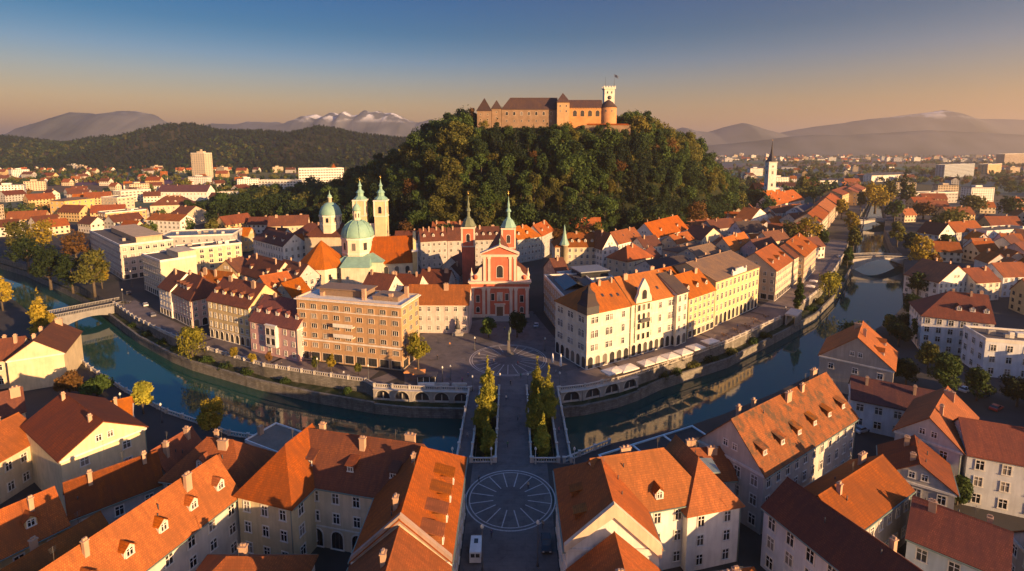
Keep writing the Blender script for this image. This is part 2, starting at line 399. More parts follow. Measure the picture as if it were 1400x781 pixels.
    # chimneys
    if roof == 'pitched':
        lo, hi = min(rr), max(rr)
        for i in range(chim):
            t = lo + (hi - lo) * ((i + .5) / chim + rnd.uniform(-.2, .2) / chim); off = rnd.choice((-1, 1)) * rnd.uniform(.6, 1.6)
            x, y = (t, off) if axis == 'x' else (off, t); zb = h + rise - s * abs(off) - .7; zt = h + rise + rnd.uniform(.45, 1.0)
            cw, cd = rnd.choice((.3, .4, .5, .9)), rnd.uniform(.26, .36)
            m = MB(); m.box(x - cw, x + cw, y - cd, y + cd, zb, zt); m.box(x - cw - .1, x + cw + .1, y - cd - .1, y + cd + .1, zt, zt + .16)
            for q in (-.4, .4): m.box(x + q * cw - .14, x + q * cw + .14, y - .14, y + .14, zt + .16, zt + .5)
            m.build('chimney', [M_CHIM], root, M=K)
        if dist < 135:
            g_ = MB(); e0 = ov + .04; q_ = [(-L / 2 - .2, L / 2 + .2, -d / 2 - e0 - .16, -d / 2 - e0), (-L / 2 - .2, L / 2 + .2, d / 2 + e0, d / 2 + e0 + .16)] if axis == 'x' else [(-L / 2 - e0 - .16, -L / 2 - e0, -d / 2 - .2, d / 2 + .2), (L / 2 + e0, L / 2 + e0 + .16, -d / 2 - .2, d / 2 + .2)]
            for b_ in q_: g2 = MB(); g2.box(*b_, h - s * ov - .22, h - s * ov - .06); g2.build('gutter', [M_GUT], root, M=K)
            for i in range(2):
                t = rnd.uniform(lo * .8, hi * .8); off = rnd.choice((-1, 1)) * rnd.uniform(1.0, 2.6); x, y = (t, off) if axis == 'x' else (off, t); zb = h + rise - s * abs(off)
                m = MB(); m.tube((x, y, zb - .2), (x, y, zb + rnd.uniform(.5, .9)), .09, .09, 6); m.build('vent_pipe', [M_DARK], root, M=K)
            t = rnd.uniform(lo * .7, hi * .7); x, y = (t, .1) if axis == 'x' else (.1, t); m = MB(); zt = h + rise + 2.2
            m.tube((x, y, h + rise - .2), (x, y, zt), .035, .03, 5)
            for q in range(4): m.tube((x - .5 + q * .06, y, zt - .15 - q * .22), (x + .5 - q * .06, y, zt - .15 - q * .22), .018, .018, 4)
            m.build('aerial', [M_IRON], root, M=K)
        # dormers
        half = (d if axis == 'x' else L) / 2; ln = (L if axis == 'x' else d)
        ang = R(90 * dside)
        if dorm:
            dm, dr = dormer_meshes(s, wm, tm, dkind, dw)
            for i in range(dorm):
                x = lo + (hi - lo) * (i + .5) / dorm
                KD = K @ Matrix.Rotation(ang, 4, 'Z') @ Matrix.Translation(((x if dside in (0, 1) else -x), -half * (1 - dfrac), h + rise * dfrac))
                o = place('dormer', dm, root, KD); place('dormer_roof', dr, o)
                place('window', win_meshes(.8, 1.0, False, 'white', trim, True)[0], o, Matrix.Translation((0, -.005, .72)))
        for i in range(skyl):
            x = lo + (hi - lo) * (i + .5 + rnd.uniform(-.25, .25)) / skyl; fr = rnd.uniform(.35, .6)
            m = MB(); m.box(-.45, .45, -.6, .6, .0, .1, 1); m.box(-.36, .36, -.5, .5, .1, .12, 0)
            KD = K @ Matrix.Rotation(ang, 4, 'Z') @ Matrix.Translation((x, -half * (1 - fr), h + rise * fr + .08)) @ Matrix.Rotation(math.atan(s), 4, 'X')
            m.build('skylight', [M_GLASS, M_DARK], root, M=KD)
    else:
        for i in range(chim):
            x, y = rnd.uniform(-L * .35, L * .35), rnd.uniform(-d * .3, d * .3); q = rnd.uniform(.6, 1.3)
            m = MB(); m.box(x - q, x + q, y - q * .7, y + q * .7, h, h + rnd.uniform(1.1, 2.0)); m.box(x - q - .1, x + q + .1, y - q * .7 - .1, y + q * .7 + .1, h + .95, h + 1.08)
            m.build('roof_vent', [M_TRIM if i % 2 else M_STONE], root, M=K)
    if attic:                                # low stone parapet standing over the front cornice
        m = MB(); m.box(-L * .16, L * .16, -d / 2 - .3, -d / 2 + .5, h - .3, h + 1.5); m.box(-L * .07, L * .07, -d / 2 - .32, -d / 2 + .4, h + 1.5, h + 2.4)
        for q in (-.155, -.08, .08, .155): m.lathe([(.28, h + 1.5), (.4, h + 1.9), (.12, h + 2.4), (.0, h + 2.7)], 6, L * q, -d / 2)
        m.build('attic_parapet', [plaster(trim)], root, M=K)
    root['k'] = 0; del root['k']
    return root, K, M, L, d
def HP(name, label, a, b, h, depth, *r, **k):
    """house by the photographed ends of its front eave"""
    return house(name, label, G(*a, h), G(*b, h), h, depth, *r, **k)
# ================================================================== SETTING
PAIRS = [((-60, 335), (-60, 343)), ((35, 362), (35, 371)), ((90, 384), (90, 395)), ((130, 402), (130, 415)), ((156, 416), (156, 435)), ((185, 436), (188, 459)),
         ((225, 456), (234, 484)), ((262, 472), (262, 495)), ((361, 501), (350, 520)), ((430, 512), (425, 537)), ((500, 522), (500, 550)), ((512, 529), (512, 552)),
         ((560, 532), (560, 557)), ((645, 534), (645, 559)), ((765, 534), (765, 558)), ((800, 530), (800, 554)), ((845, 520), (845, 544)), ((870, 513), (872, 535)),
         ((900, 503), (905, 520)), ((994, 469), (994, 492)), ((1066, 436), (1072, 453)), ((1099, 414), (1115, 430)), ((1123, 395), (1142, 403)), ((1142, 368), (1165, 364)),
         ((1153, 350), (1171, 345)), ((1160, 330), (1174, 325)), ((1168, 305), (1180, 303)), ((1185, 280), (1190, 279)), ((1192, 266), (1195, 266))]
ZT, ZW = -3.5, -6.6
UP = [G(*a, 0) for a, b in PAIRS]; LOW = [G(*b, ZT) for a, b in PAIRS]
NEAR = [(-70, 374), (20, 411), (70, 450), (89, 478), (126, 507), (172, 536), (228, 565), (271, 579), (313, 595), (420, 612), (540, 626), (633, 632), (771, 632), (833, 607),
        (940, 583), (990, 566), (1060, 537), (1130, 503), (1194, 452), (1215, 440), (1240, 414), (1238, 390), (1236, 351), (1219, 335), (1209, 311), (1211, 297), (1207, 279), (1204, 266)]
NB = [G(*p, 0) for p in NEAR]
def v3(p, z): return (p[0], p[1], z)

# ground: one sheet with the river cut out, reaching to the horizon
bm = bmesh.new()
ring = UP + NB[::-1]
rv = [bm.verts.new(v3(p, 0)) for p in ring]
ov_ = [bm.verts.new(p) for p in ((-700, 20, 0), (-700, 900, 0), (900, 900, 0), (900, 20, 0))]
ee = [bm.edges.new((rv[i], rv[(i + 1) % len(rv)])) for i in range(len(rv))] + [bm.edges.new((ov_[i], ov_[(i + 1) % 4])) for i in range(4)]
bmesh.ops.triangle_fill(bm, use_beauty=True, use_dissolve=False, edges=ee)
S_ = 16000
big = [bm.verts.new(p) for p in ((-S_, -S_, 0), (-S_, S_, 0), (S_, S_, 0), (S_, -S_, 0))]
for i in range(4): j = (i + 1) % 4; bm.faces.new((ov_[i], ov_[j], big[j], big[i]))
bmesh.ops.recalc_face_normals(bm, faces=bm.faces)
gm, nt, b = principled('town_ground', (.06, .055, .05), .9, .2)
wp = worldpos(nt)
town = ramp(nt, noise(nt, .03, 5, wp), [(.3, (.036, .034, .033)), (.5, (.058, .053, .049)), (.7, (.032, .036, .024))])
vor = nt.nodes.new('ShaderNodeTexVoronoi'); vor.inputs['Scale'].default_value = .006; nt.links.new(wp, vor.inputs['Vector'])
fld = mixc(nt, noise(nt, .012, 5, wp), vor.outputs['Color'], (.05, .06, .03)); 
fld = mixc(nt, .82, fld, ramp(nt, noise(nt, .004, 6, wp), [(.3, (.035, .045, .02)), (.5, (.07, .062, .035)), (.7, (.10, .08, .05))]))
ln = nt.nodes.new('ShaderNodeVectorMath'); ln.operation = 'LENGTH'; nt.links.new(wp, ln.inputs[0])
mr = nt.nodes.new('ShaderNodeMapRange'); mr.inputs[1].default_value = 500; mr.inputs[2].default_value = 1100; nt.links.new(ln.outputs['Value'], mr.inputs[0])
nt.links.new(mixc(nt, mr.outputs[0], town, fld), b.inputs['Base Color'])
me = bpy.data.meshes.new('ground'); bm.to_mesh(me); bm.free(); me.materials.append(gm)
struct(place('ground', me))

# river bed, water, banks
M_BANK, nt, b = principled('bank_stone', (.20, .185, .16), .9, .2)
br = nt.nodes.new('ShaderNodeTexBrick'); br.inputs['Scale'].default_value = 1; br.inputs['Brick Width'].default_value = 1.4; br.inputs['Row Height'].default_value = .55; br.inputs['Mortar Size'].default_value = .03
br.inputs['Color1'].default_value = (.24, .22, .19, 1); br.inputs['Color2'].default_value = (.16, .15, .13, 1); br.inputs['Mortar'].default_value = (.09, .085, .075, 1)
uvn = nt.nodes.new('ShaderNodeUVMap'); nt.links.new(uvn.outputs[0], br.inputs['Vector'])
nt.links.new(mixc(nt, ramp(nt, noise(nt, .5, 5, worldpos(nt, (1, 1, .3))), [(.45, (0,) * 3), (.7, (.8,) * 3)]), br.outputs['Color'], (.075, .07, .055)), b.inputs['Base Color'])
m = MB()
for P, z0, z1 in ((LOW, -9, ZT), (NB, -9, 0)):
    for p, q in zip(P, P[1:]): m.poly([v3(p, z0), v3(q, z0), v3(q, z1), v3(p, z1)])
for i in range(len(UP) - 1):
    if i in (11, 12, 13, 14, 15, 16): m.poly([v3(UP[i], ZT - 2), v3(UP[i + 1], ZT - 2), v3(UP[i + 1], -.01), v3(UP[i], -.01)])
    else: m.poly([v3(UP[i], ZT - 2), v3(UP[i + 1], ZT - 2), v3(UP[i + 1], 0), v3(UP[i], 0)])
struct(m.build('river_bank', M_BANK, uv=True))
m = MB()
for i in range(len(UP) - 1): m.poly([v3(UP[i], ZT), v3(LOW[i], ZT), v3(LOW[i + 1], ZT), v3(UP[i + 1], ZT)])
mt, nt, b = principled('terrace_ground', (.05, .06, .025), .95, .1)
nt.links.new(ramp(nt, noise(nt, .35, 5, worldpos(nt)), [(.35, (.02, .032, .012)), (.55, (.05, .055, .025)), (.72, (.12, .105, .085))]), b.inputs['Base Color'])
struct(m.build('terrace', mt))
# stone coping along the two far banks and the near bank (built onto the bank)
m = MB()
def strip(P, off, z0, z1, mb, mi=0):
    """wall of some thickness along a line of points"""
    for p, q in zip(P, P[1:]):
        d = (q - p).normalized(); n = Vector((d.y, -d.x)) * off / 2
        mb.extr([v3(p - n, z0), v3(p + n, z0), v3(p + n, z1), v3(p - n, z1)], (*(q - p), 0), mi)
strip(LOW[3:12], .7, ZT - .3, ZT + .5, m); strip(LOW[11:18], .7, ZT - .3, ZT + .1, m); strip(LOW[17:], .7, ZT - .3, ZT + .5, m)
struct(m.build('kerb', M_BANK, uv=True))
wm_, nt, b = principled('river_water', (.010, .042, .044), .035, 1.0); b.inputs['IOR'].default_value = 1.34
nt.links.new(ramp(nt, noise(nt, .02, 3, worldpos(nt)), [(.35, (.008, .054, .050)), (.65, (.016, .058, .044))]), b.inputs['Base Color'])
bump(nt, b, noise(nt, .55, 4, worldpos(nt), .6), .10, .12)
m = MB(); 
xs = ring
wx0, wx1, wy0, wy1 = min(p[0] for p in xs) - 5, max(p[0] for p in xs) + 5, min(p[1] for p in xs) - 5, max(p[1] for p in xs) + 5
m.poly([(wx0, wy0, ZW), (wx1, wy0, ZW), (wx1, wy1, ZW), (wx0, wy1, ZW)]); struct(m.build('river', wm_))

# paving of the square and the street, with kerb stones and white setts
pav, nt, b = principled('stone_paving', (.13, .115, .11), .75, .3)
nt.links.new(ramp(nt, noise(nt, .12, 6, worldpos(nt), .65), [(.3, (.085, .078, .078)), (.55, (.125, .112, .108)), (.75, (.165, .145, .13))]), b.inputs['Base Color'])
brk = nt.nodes.new('ShaderNodeTexBrick'); brk.inputs['Scale'].default_value = 1; brk.inputs['Brick Width'].default_value = 1.6; brk.inputs['Row Height'].default_value = .8; brk.inputs['Mortar Size'].default_value = .03
nt.links.new(worldpos(nt), brk.inputs['Vector']); brk.inputs['Color1'].default_value = (1.04, 1.04, 1.04, 1); brk.inputs['Color2'].default_value = (.94, .94, .95, 1); brk.inputs['Mortar'].default_value = (.82, .82, .82, 1)
base = [l for l in nt.links if l.to_socket == b.inputs['Base Color']][0].from_socket
stain = ramp(nt, noise(nt, .35, 6, worldpos(nt), .7), [(.5, (1,) * 3), (.68, (.62,) * 3)])
nt.links.new(mixc(nt, 1.0, mixc(nt, 1.0, base, brk.outputs['Color'], 'MULTIPLY'), stain, 'MULTIPLY'), b.inputs['Base Color'])
sq = [G(*p) for p in ((553, 531), (645, 533.4), (765, 533.4), (799, 528), (796, 512), (775, 482), (740, 440), (728, 425), (640, 440), (560, 462), (553, 510))]
m = MB(); m.poly([v3(p, .004) for p in sq]); struct(m.build('square', pav))
m = MB(); m.poly([(-8.7, 30, .004), (7.8, 30, .004), (7.8, 107.6, .004), (-8.7, 107.6, .004)][::1]); struct(m.build('street', pav))
setts = flatmat('white_setts', (.40, .37, .35), .7, 0, .3, 2.2, .55)
def roundel(cx, cy, r, n, r0, name):
    m = MB(); k = 72
    for ra, rb in ((r - .28, r), (r - 1.0, r - .78)):
        for i in range(k):
            a, c = 2 * math.pi * i / k, 2 * math.pi * (i + 1) / k
            m.poly([(cx + rr * math.cos(t), cy + rr * math.sin(t), .009) for rr, t in ((ra, a), (rb, a), (rb, c), (ra, c))])
    for i in range(n):
        a = 2 * math.pi * (i + .5) / n; u = Vector((math.cos(a), math.sin(a))); w = Vector((-u.y, u.x)) * .11; o = Vector((cx, cy))
        m.poly([v3(o + u * r0 - w, .009), v3(o + u * (r * .90) - w, .009), v3(o + u * (r * .90) + w, .009), v3(o + u * r0 + w, .009)])
    o = m.build(name, setts); struct(o); return o
roundel(-.3, 96.0, 9.1, 16, 3.5, 'paving')
SQC = (-1.3, 164.5)
roundel(SQC[0], SQC[1], 12.8, 22, 4.5, 'paving')
# quay promenade right and left: slightly paler paving
pm, nt, b = principled('promenade_paving', (.15, .12, .11), .8, .3)
nt.links.new(ramp(nt, noise(nt, .2, 5, worldpos(nt)), [(.3, (.10, .085, .08)), (.6, (.16, .13, .12)), (.8, (.2, .165, .15))]), b.inputs['Base Color'])
def band(idx, wdt, z):
    m = MB(); P = [UP[i] for i in idx]
    for p, q in zip(P, P[1:]):
        d = (q - p).normalized(); n = Vector((-d.y, d.x))
        m.poly([v3(p + n * .3, z), v3(q + n * .3, z), v3(q + n * wdt, z), v3(p + n * wdt, z)])
    struct(m.build('promenade', pm))
band(range(15, 26), 12, .008); band(range(4, 12), 8, .008)

# ------------------------------------------------------------------ castle hill
RID = [(-330, 620, 4), (-240, 580, 3), (-205, 570, 8), (-172, 545, 26), (-140, 520, 38), (-101, 480, 54), (-75, 462, 70), (-50, 455, 84), (-15, 452, 86), (40, 452, 86), (95, 455, 84), (114, 462, 80), (168, 520, 66), (200, 545, 52), (229, 570, 33), (252, 590, 12), (268, 605, 5), (290, 630, 0)]
FTX = [(-330, 520), (-220, 470), (-150, 415), (-90, 362), (-40, 340), (50, 338), (95, 360), (140, 404), (170, 438), (215, 495), (262, 560), (290, 600)]
def lerp(T_, x, k=1):
    if x <= T_[0][0]: return T_[0][k]
    for a, c in zip(T_, T_[1:]):
        if x <= c[0]: t = (x - a[0]) / (c[0] - a[0]); return a[k] + (c[k] - a[k]) * t
    return T_[-1][k]
def sstep(t): t = max(0.0, min(1.0, t)); return t * t * (3 - 2 * t)
def hill_z(x, y):
    yr, zr, yf = lerp(RID, x, 1), lerp(RID, x, 2), lerp(FTX, x, 1)
    e = sstep((x + 345) / 90) * (1 - sstep((x - 270) / 25))
    if y < yr: z = zr * (.35 * sstep((y - yf) / (yr - yf)) + .65 * max(0, min(1, (y - yf) / (yr - yf))) ** .9) if y > yf else 0
    elif y < yr + 55: z = zr
    else: z = zr * (1 - sstep((y - yr - 55) / 230))
    return z * e
m = MB(); nx, ny = 80, 64; X0, X1, Y0, Y1 = -350, 300, 330, 860
vi = [(X0 + (X1 - X0) * i / nx, Y0 + (Y1 - Y0) * j / ny) for j in range(ny + 1) for i in range(nx + 1)]
m.v = [(x, y, hill_z(x, y) - .25) for x, y in vi]
for j in range(ny):
    for i in range(nx):
        q = j * (nx + 1) + i
        if max(m.v[k_][2] for k_ in (q, q + 1, q + nx + 2, q + nx + 1)) > -.2: m.f.append((q, q + 1, q + nx + 2, q + nx + 1)); m.m.append(0); m.sm.append(True)
fm, nt, b = principled('forest_floor', (.035, .035, .018), .95, .1)
nt.links.new(ramp(nt, noise(nt, .06, 5, worldpos(nt)), [(.35, (.012, .018, .007)), (.65, (.03, .032, .013))]), b.inputs['Base Color'])
struct(m.build('castle_hill', fm))

# ------------------------------------------------------------------ wooded hills on the left, mountains behind
def interp(pts, x): return lerp(pts, x)
from mathutils import noise as mn
def fbm(x, y, o=5):
    s, a, f = 0, 1, 1
    for _ in range(o): s += a * mn.noise(Vector((x * f, y * f, 3.7))); a *= .52; f *= 2.03
    return s
def range_mesh(name, sil, D, front, back, mat, drop=0, rough=.06, nx=180, ny=16, fs=.0012, ztop=0.0):
    """a range of hills as solid terrain: its crest rises as high as the photograph shows at the distance D"""
    m = MB(); xa, xb = sil[0][0], sil[-1][0]
    for j in range(ny + 1):
        t = j / ny * 2 - 1; Y = D + (front if t < 0 else back) * t
        k = sstep(1 - abs(t)) if t < 0 else 1 - sstep(t)
        for i in range(nx + 1):
            px = xa + (xb - xa) * i / nx; X = (px - 700) * D / FPX
            z = max(0, CAM_H + (200 - interp(sil, px)) * D / FPX - drop)
            ed = min(1, i / 6, (nx - i) / 6)
            nz = fbm(X * fs, Y * fs) * (1 if abs(t) > .05 else .35)
            m.v.append((X, Y, (z * k * (1 + nz * rough * 4 * (1 - k * .7))) * ed - 2))
    for j in range(ny):
        for i in range(nx):
            q = j * (nx + 1) + i; m.f.append((q, q + 1, q + nx + 2, q + nx + 1)); m.m.append(0); m.sm.append(True)
    o = m.build(name, mat); struct(o); return o
SIL_L = [(-130, 190), (0, 183), (50, 190), (110, 194), (160, 186), (180, 187), (213, 177), (246, 169), (270, 168), (293, 175.5), (333, 176.5), (360, 177.5), (400, 181), (420, 176), (440, 171), (460, 174), (493, 181), (536, 186), (566, 188), (620, 200)]
hm, nt, b = principled('hill_woodland', (.03, .032, .018), .95, .1)
nt.links.new(ramp(nt, noise(nt, .008, 6, worldpos(nt)), [(.3, (.014, .019, .010)), (.5, (.032, .032, .016)), (.7, (.06, .042, .018))]), b.inputs['Base Color'])
DL = 1950
range_mesh('wooded_hills', SIL_L, DL, 560, 700, hm, drop=9, rough=.05, fs=.003)
mm, nt, b = principled('mountain_rock', (.12, .12, .11), .95, .1)
g = nt.nodes.new('ShaderNodeNewGeometry'); sep = nt.nodes.new('ShaderNodeSeparateXYZ'); nt.links.new(g.outputs['Position'], sep.inputs[0])
mr = nt.nodes.new('ShaderNodeMapRange'); mr.inputs[1].default_value = 340; mr.inputs[2].default_value = 450; nt.links.new(sep.outputs['Z'], mr.inputs[0])
mth = nt.nodes.new('ShaderNodeMath'); mth.operation = 'MULTIPLY'; nt.links.new(mr.outputs[0], mth.inputs[0])
nt.links.new(ramp(nt, noise(nt, .006, 5, worldpos(nt)), [(.45, (0,) * 3), (.56, (1,) * 3)]), mth.inputs[1])
rock = ramp(nt, noise(nt, .002, 6, worldpos(nt)), [(.35, (.05, .058, .06)), (.6, (.11, .115, .125))])
nt.links.new(mixc(nt, mth.outputs[0], rock, (.75, .75, .78)), b.inputs['Base Color'])
range_mesh('mountains', [(-120, 188), (20, 184), (40, 182), (60, 174), (85, 165), (105, 159), (120, 155), (135, 157), (150, 156), (170, 153), (185, 153), (205, 156), (220, 165), (235, 176), (270, 190)], 4600, 900, 900, mm, rough=.1, fs=.003, nx=160)
range_mesh('mountains', [(230, 186), (270, 176), (300, 171), (330, 170), (345, 166), (360, 167), (390, 169), (405, 165), (415, 163), (425, 160), (435, 157), (445, 160), (455, 155), (462, 156), (472, 160), (480, 155), (490, 162), (497, 162), (505, 157), (520, 152), (532, 155), (540, 155), (552, 160), (560, 163), (575, 168), (590, 164), (605, 166), (640, 172), (760, 182)], 6600, 1200, 1200, mm, rough=.1, fs=.0026, nx=260)
range_mesh('mountains', [(880, 190), (930, 175), (945, 180), (965, 182), (990, 174), (1010, 169), (1030, 174), (1060, 182), (1085, 177), (1110, 173), (1140, 170), (1160, 168), (1200, 162), (1240, 157), (1265, 154), (1280, 151), (1295, 154), (1310, 160), (1330, 163), (1370, 164), (1420, 166), (1500, 172)], 5600, 900, 900, mm, fs=.0012, nx=200)
range_mesh('mountains', [(900, 205), (1000, 196), (1050, 190), (1080, 186), (1110, 184), (1150, 186), (1200, 182), (1260, 178), (1300, 180), (1360, 183), (1420, 186), (1520, 196)], 4300, 500, 600, mm, fs=.0016, nx=140)

# ------------------------------------------------------------------ air
hz = MB(); hz.box(-16500, 16500, -3000, 16500, -10, 580)
hm_ = bpy.data.materials.new('haze_air'); hm_.use_nodes = True; hn = hm_.node_tree
hn.nodes.remove(hn.nodes['Principled BSDF']); pv = hn.nodes.new('ShaderNodeVolumePrincipled')
pv.inputs['Color'].default_value = (.92, .83, .77, 1); pv.inputs['Density'].default_value = HAZE_D; pv.inputs['Anisotropy'].default_value = .45
hn.links.new(pv.outputs[0], [n for n in hn.nodes if n.type == 'OUTPUT_MATERIAL'][0].inputs['Volume'])
HZ = hz.build('haze', hm_); HZ['kind'] = 'stuff'
# ================================================================== LANDMARKS
def K(x=0, y=0, z=0, rz=0): return TM(x, y, z, rz)
M_PINK = plaster((.60, .15, .085)); M_PALE = plaster((.72, .56, .43)); M_CREAM = W('cream'); M_CW = plaster((.68, .60, .44))

# ---- pink church on the square
CH = thing('church', 'pink baroque church with two green spired towers facing the square', 'church', (-5.0, 207, 0))
m = MB(); m.box(-12, 12, 0, 3, -.4, 14.2); m.box(-7, 7, .3, 2.6, 14.2, 26); m.build('facade', [M_PINK], CH)
m = MB()
m.box(-12.5, 12.5, -.6, 3.2, 14.2, 14.8); m.box(-12.9, 12.9, -1.0, 3.3, 14.8, 15.3); m.box(-12.3, 12.3, -.35, 3.1, 12.3, 12.9)
m.box(-7.5, 7.5, -.3, 2.8, 25.4, 26.0); m.box(-7.9, 7.9, -.6, 2.9, 26.0, 26.4); m.box(-12.2, 12.2, -.35, -.001, -.4, 1.3)
m.build('cornice', [M_PALE], CH)
m = MB(); m.extr([(-7.2, .2, 26.4), (7.2, .2, 26.4), (0, .2, 29.2)], (0, 2.2, 0)); m.build('pediment', [M_PINK], CH)
m = MB()
for s in (-1, 1): m.extr([(s * 8.0, -.5, 26.4), (s * 8.0, -.5, 26.9), (0, -.5, 30.2), (0, -.5, 29.6)], (0, 3.2, 0))
m.build('pediment_moulding', [M_PALE], CH)
m = MB(); m.lathe([(.25, 30), (.5, 30.4), (.2, 30.9), (.1, 31.8), (.35, 32.1), (0, 32.8)], 8, 0, 1); m.build('statue', [M_COPPER], CH)
for x in (-11.2, -6.6, -4.6, 4.6, 6.6, 11.2):
    m = MB(); m.box(x - .6, x + .6, -.34, -.001, 1.3, 12.3); m.box(x - .8, x + .8, -.5, -.001, 11.5, 12.3 - .001); m.build('pilaster', [M_PALE], CH)
for x in (-6.2, -4.3, 4.3, 6.2):
    m = MB(); m.box(x - .5, x + .5, 0, .299, 15.3, 25.4); m.box(x - .7, x + .7, -.15, .299, 24.6, 25.399); m.build('pilaster', [M_PALE], CH)
for s in (-1, 1):
    pts = [(s * 7, 15.3), (s * 11.8, 15.3), (s * 11.8, 16.6), (s * 10.6, 17.6), (s * 9.6, 18.1), (s * 8.9, 19.0), (s * 8.3, 20.6), (s * 7, 21.2)]
    m = MB(); m.extr([(x, .5, z) for x, z in pts], (0, 1.8, 0)); m.build('volute', [M_PALE], CH)
    m = MB(); m.lathe([(0, -.1), (1.0, -.1), (1.0, .15), (.55, .15), (.55, .3), (0, .3)], 14, 0, 0); m.build('volute_scroll', [M_PINK], CH, M=TM(s * 10.0, .4, 16.8) @ Matrix.Rotation(R(90), 4, 'X'))
    m = MB(); m.lathe([(.7, 15.3), (.7, 16.2), (.45, 16.6), (.75, 17.6), (.35, 18.6), (.12, 19.6), (.12, 20.4), (0, 20.6)], 8, s * 11.6, 1.4); m.build('urn', [M_PALE], CH)
window(CH, K(0, .3, 19.2), 2.6, 5.0, True, 'dark', (.70, .55, .44))
for x in (-2.9, 2.9): window(CH, K(x, 0, 8.6), 1.3, 2.8, False, 'dark', (.70, .55, .44))
for x in (-9, 9):
    window(CH, K(x, 0, 7.9), 1.4, 2.8, False, 'dark', (.70, .55, .44)); window(CH, K(x, 0, 3.3), 1.4, 2.2, True, 'dark', (.70, .55, .44))
m = MB(); m.box(-1.2, 1.2, -.25, -.001, 6.9, 10.6); m.lathe([(.45, 7.1), (.5, 8.2), (.3, 9), (.35, 9.4), (0, 9.8)], 8, 0, -.4); m.build('niche_figure', [M_PALE], CH)
m = MB(); m.box(-1.9, 1.9, -.45, -.001, -.4, 5.4); m.box(-2.3, 2.3, -.7, -.001, 5.4, 5.9); m.build('portal', [M_PALE], CH)
m = MB(); m.box(-1.3, 1.3, -.52, -.451, -.35, 4.6); m.build('door', [M_WOOD], CH)
m = MB()
for i in range(6): m.box(-5 - .0 + i * .0, 5, -6 + i * .9, -.46 if i < 9 else 0, -.2 + i * .16 - (.0 if i else .0), -.04 + i * .16)
m.build('steps', [M_STONE], CH)
m = MB(); m.box(-6.6, 6.6, 2.6, 46, -.4, 20); m.box(-11.6, 11.6, 3, 34, -.4, 12.5); m.build('nave', [M_PALE], CH)
f, s, rr = roof_faces(13.2, 44, 20, 11, (0, 1), 'y', .5); m = MB(); m.shell([[(p[0], p[1] + 25, p[2]) for p in q] for q in f]); m.build('nave_roof', [T('brown')], CH, True)
m = MB(); m.shell([[(-12.2, 3.3, 12.4), (-12.2, 34, 12.4), (-6.6, 34, 17), (-6.6, 3.3, 17)][::-1], [(12.2, 3.3, 12.4), (12.2, 34, 12.4), (6.6, 34, 17), (6.6, 3.3, 17)]]); m.build('aisle_roof', [T('brown')], CH, True)
def spire_tower(name, parent, x, y, w, top, mat, prof, tipz, belfry, trim=M_PALE, cross=True, hm=None, clock=False):
    o = MB(); o.box(x - w / 2, x + w / 2, y - w / 2, y + w / 2, -.4, top); t = o.build(name, [mat], parent)
    m = MB()
    for z0, z1, q in ((top - .7, top, .45), (top - 9.2, top - 8.7, .25)):
        m.box(x - w / 2 - q, x + w / 2 + q, y - w / 2 - q, y - w / 2 - .001, z0, z1 + .01); m.box(x - w / 2 - q, x + w / 2 + q, y + w / 2 + .001, y + w / 2 + q, z0, z1 + .01)
        m.box(x - w / 2 - q, x - w / 2 - .001, y - w / 2, y + w / 2, z0, z1 + .01); m.box(x + w / 2 + .001, x + w / 2 + q, y - w / 2, y + w / 2, z0, z1 + .01)
    for sx in (-1, 1): m.box(x + sx * w / 2 - .35 - (.0), x + sx * w / 2 + .35, y - w / 2 - .16, y - w / 2 - .002, top - 8.7, top - .7)
    m.build('tower_moulding', [trim], t)
    for a in (0, R(90), R(-90)):
        window(t, TM(x, y, belfry) @ Matrix.Rotation(a, 4, 'Z') @ Matrix.Translation((0, -w / 2, 0)), w * .3, w * .62, True, 'dark', (.70, .58, .46), True, 'belfry_opening')
    m = MB(); m.lathe(prof, 8, x, y, smooth=False, rot=R(22.5)); m.build('helmet', [hm or M_COPPER], t)
    m = MB(); m.tube((x, y, prof[-1][1] - .2), (x, y, tipz), .13, .05, 6); m.lathe([(0, tipz - 2.0), (.42, tipz - 1.6), (0, tipz - 1.2)], 8, x, y); m.box(x - .55, x + .55, y - .07, y + .07, tipz - .75, tipz - .6); m.build('cross', [M_GOLD], t)
    return t
def helmet(w, z): return [(w * .62, z), (w * .66, z + .3), (w * .56, z + 1.2), (w * .47, z + 2.3), (w * .36, z + 3.3), (w * .22, z + 3.9), (w * .2, z + 4.3), (w * .13, z + 4.6), (w * .13, z + 6.9), (w * .23, z + 7.2), (w * .2, z + 7.8), (w * .09, z + 8.8), (w * .12, z + 10.0), (w * .045, z + 12.2), (.1, z + 14.2)]
spire_tower('tower', CH, -15.0, 29, 5.6, 33.5, M_PINK, helmet(5.6, 33.5), 50.2, 28.6, hm=flatmat('weathered_copper', (.13, .15, .09), .6))
spire_tower('tower', CH, 3.4, 26, 5.8, 33.5, M_PINK, helmet(5.8, 33.5), 50.4, 28.6)
FOOT.append((-5, 225, 22))

# ---- cathedral: choir, green dome, nave, two green spired towers
CT = thing('cathedral', 'cream cathedral with big green dome and two yellow bell towers', 'cathedral', (-76, 250, 0))
def CP(px, py, Y): X = (px - 700) * Y / FPX; return X + 76
def octo(r, n=8, rot=R(22.5)): return [(r * math.cos(rot + 2 * math.pi * i / n), r * math.sin(rot + 2 * math.pi * i / n)) for i in range(n)]
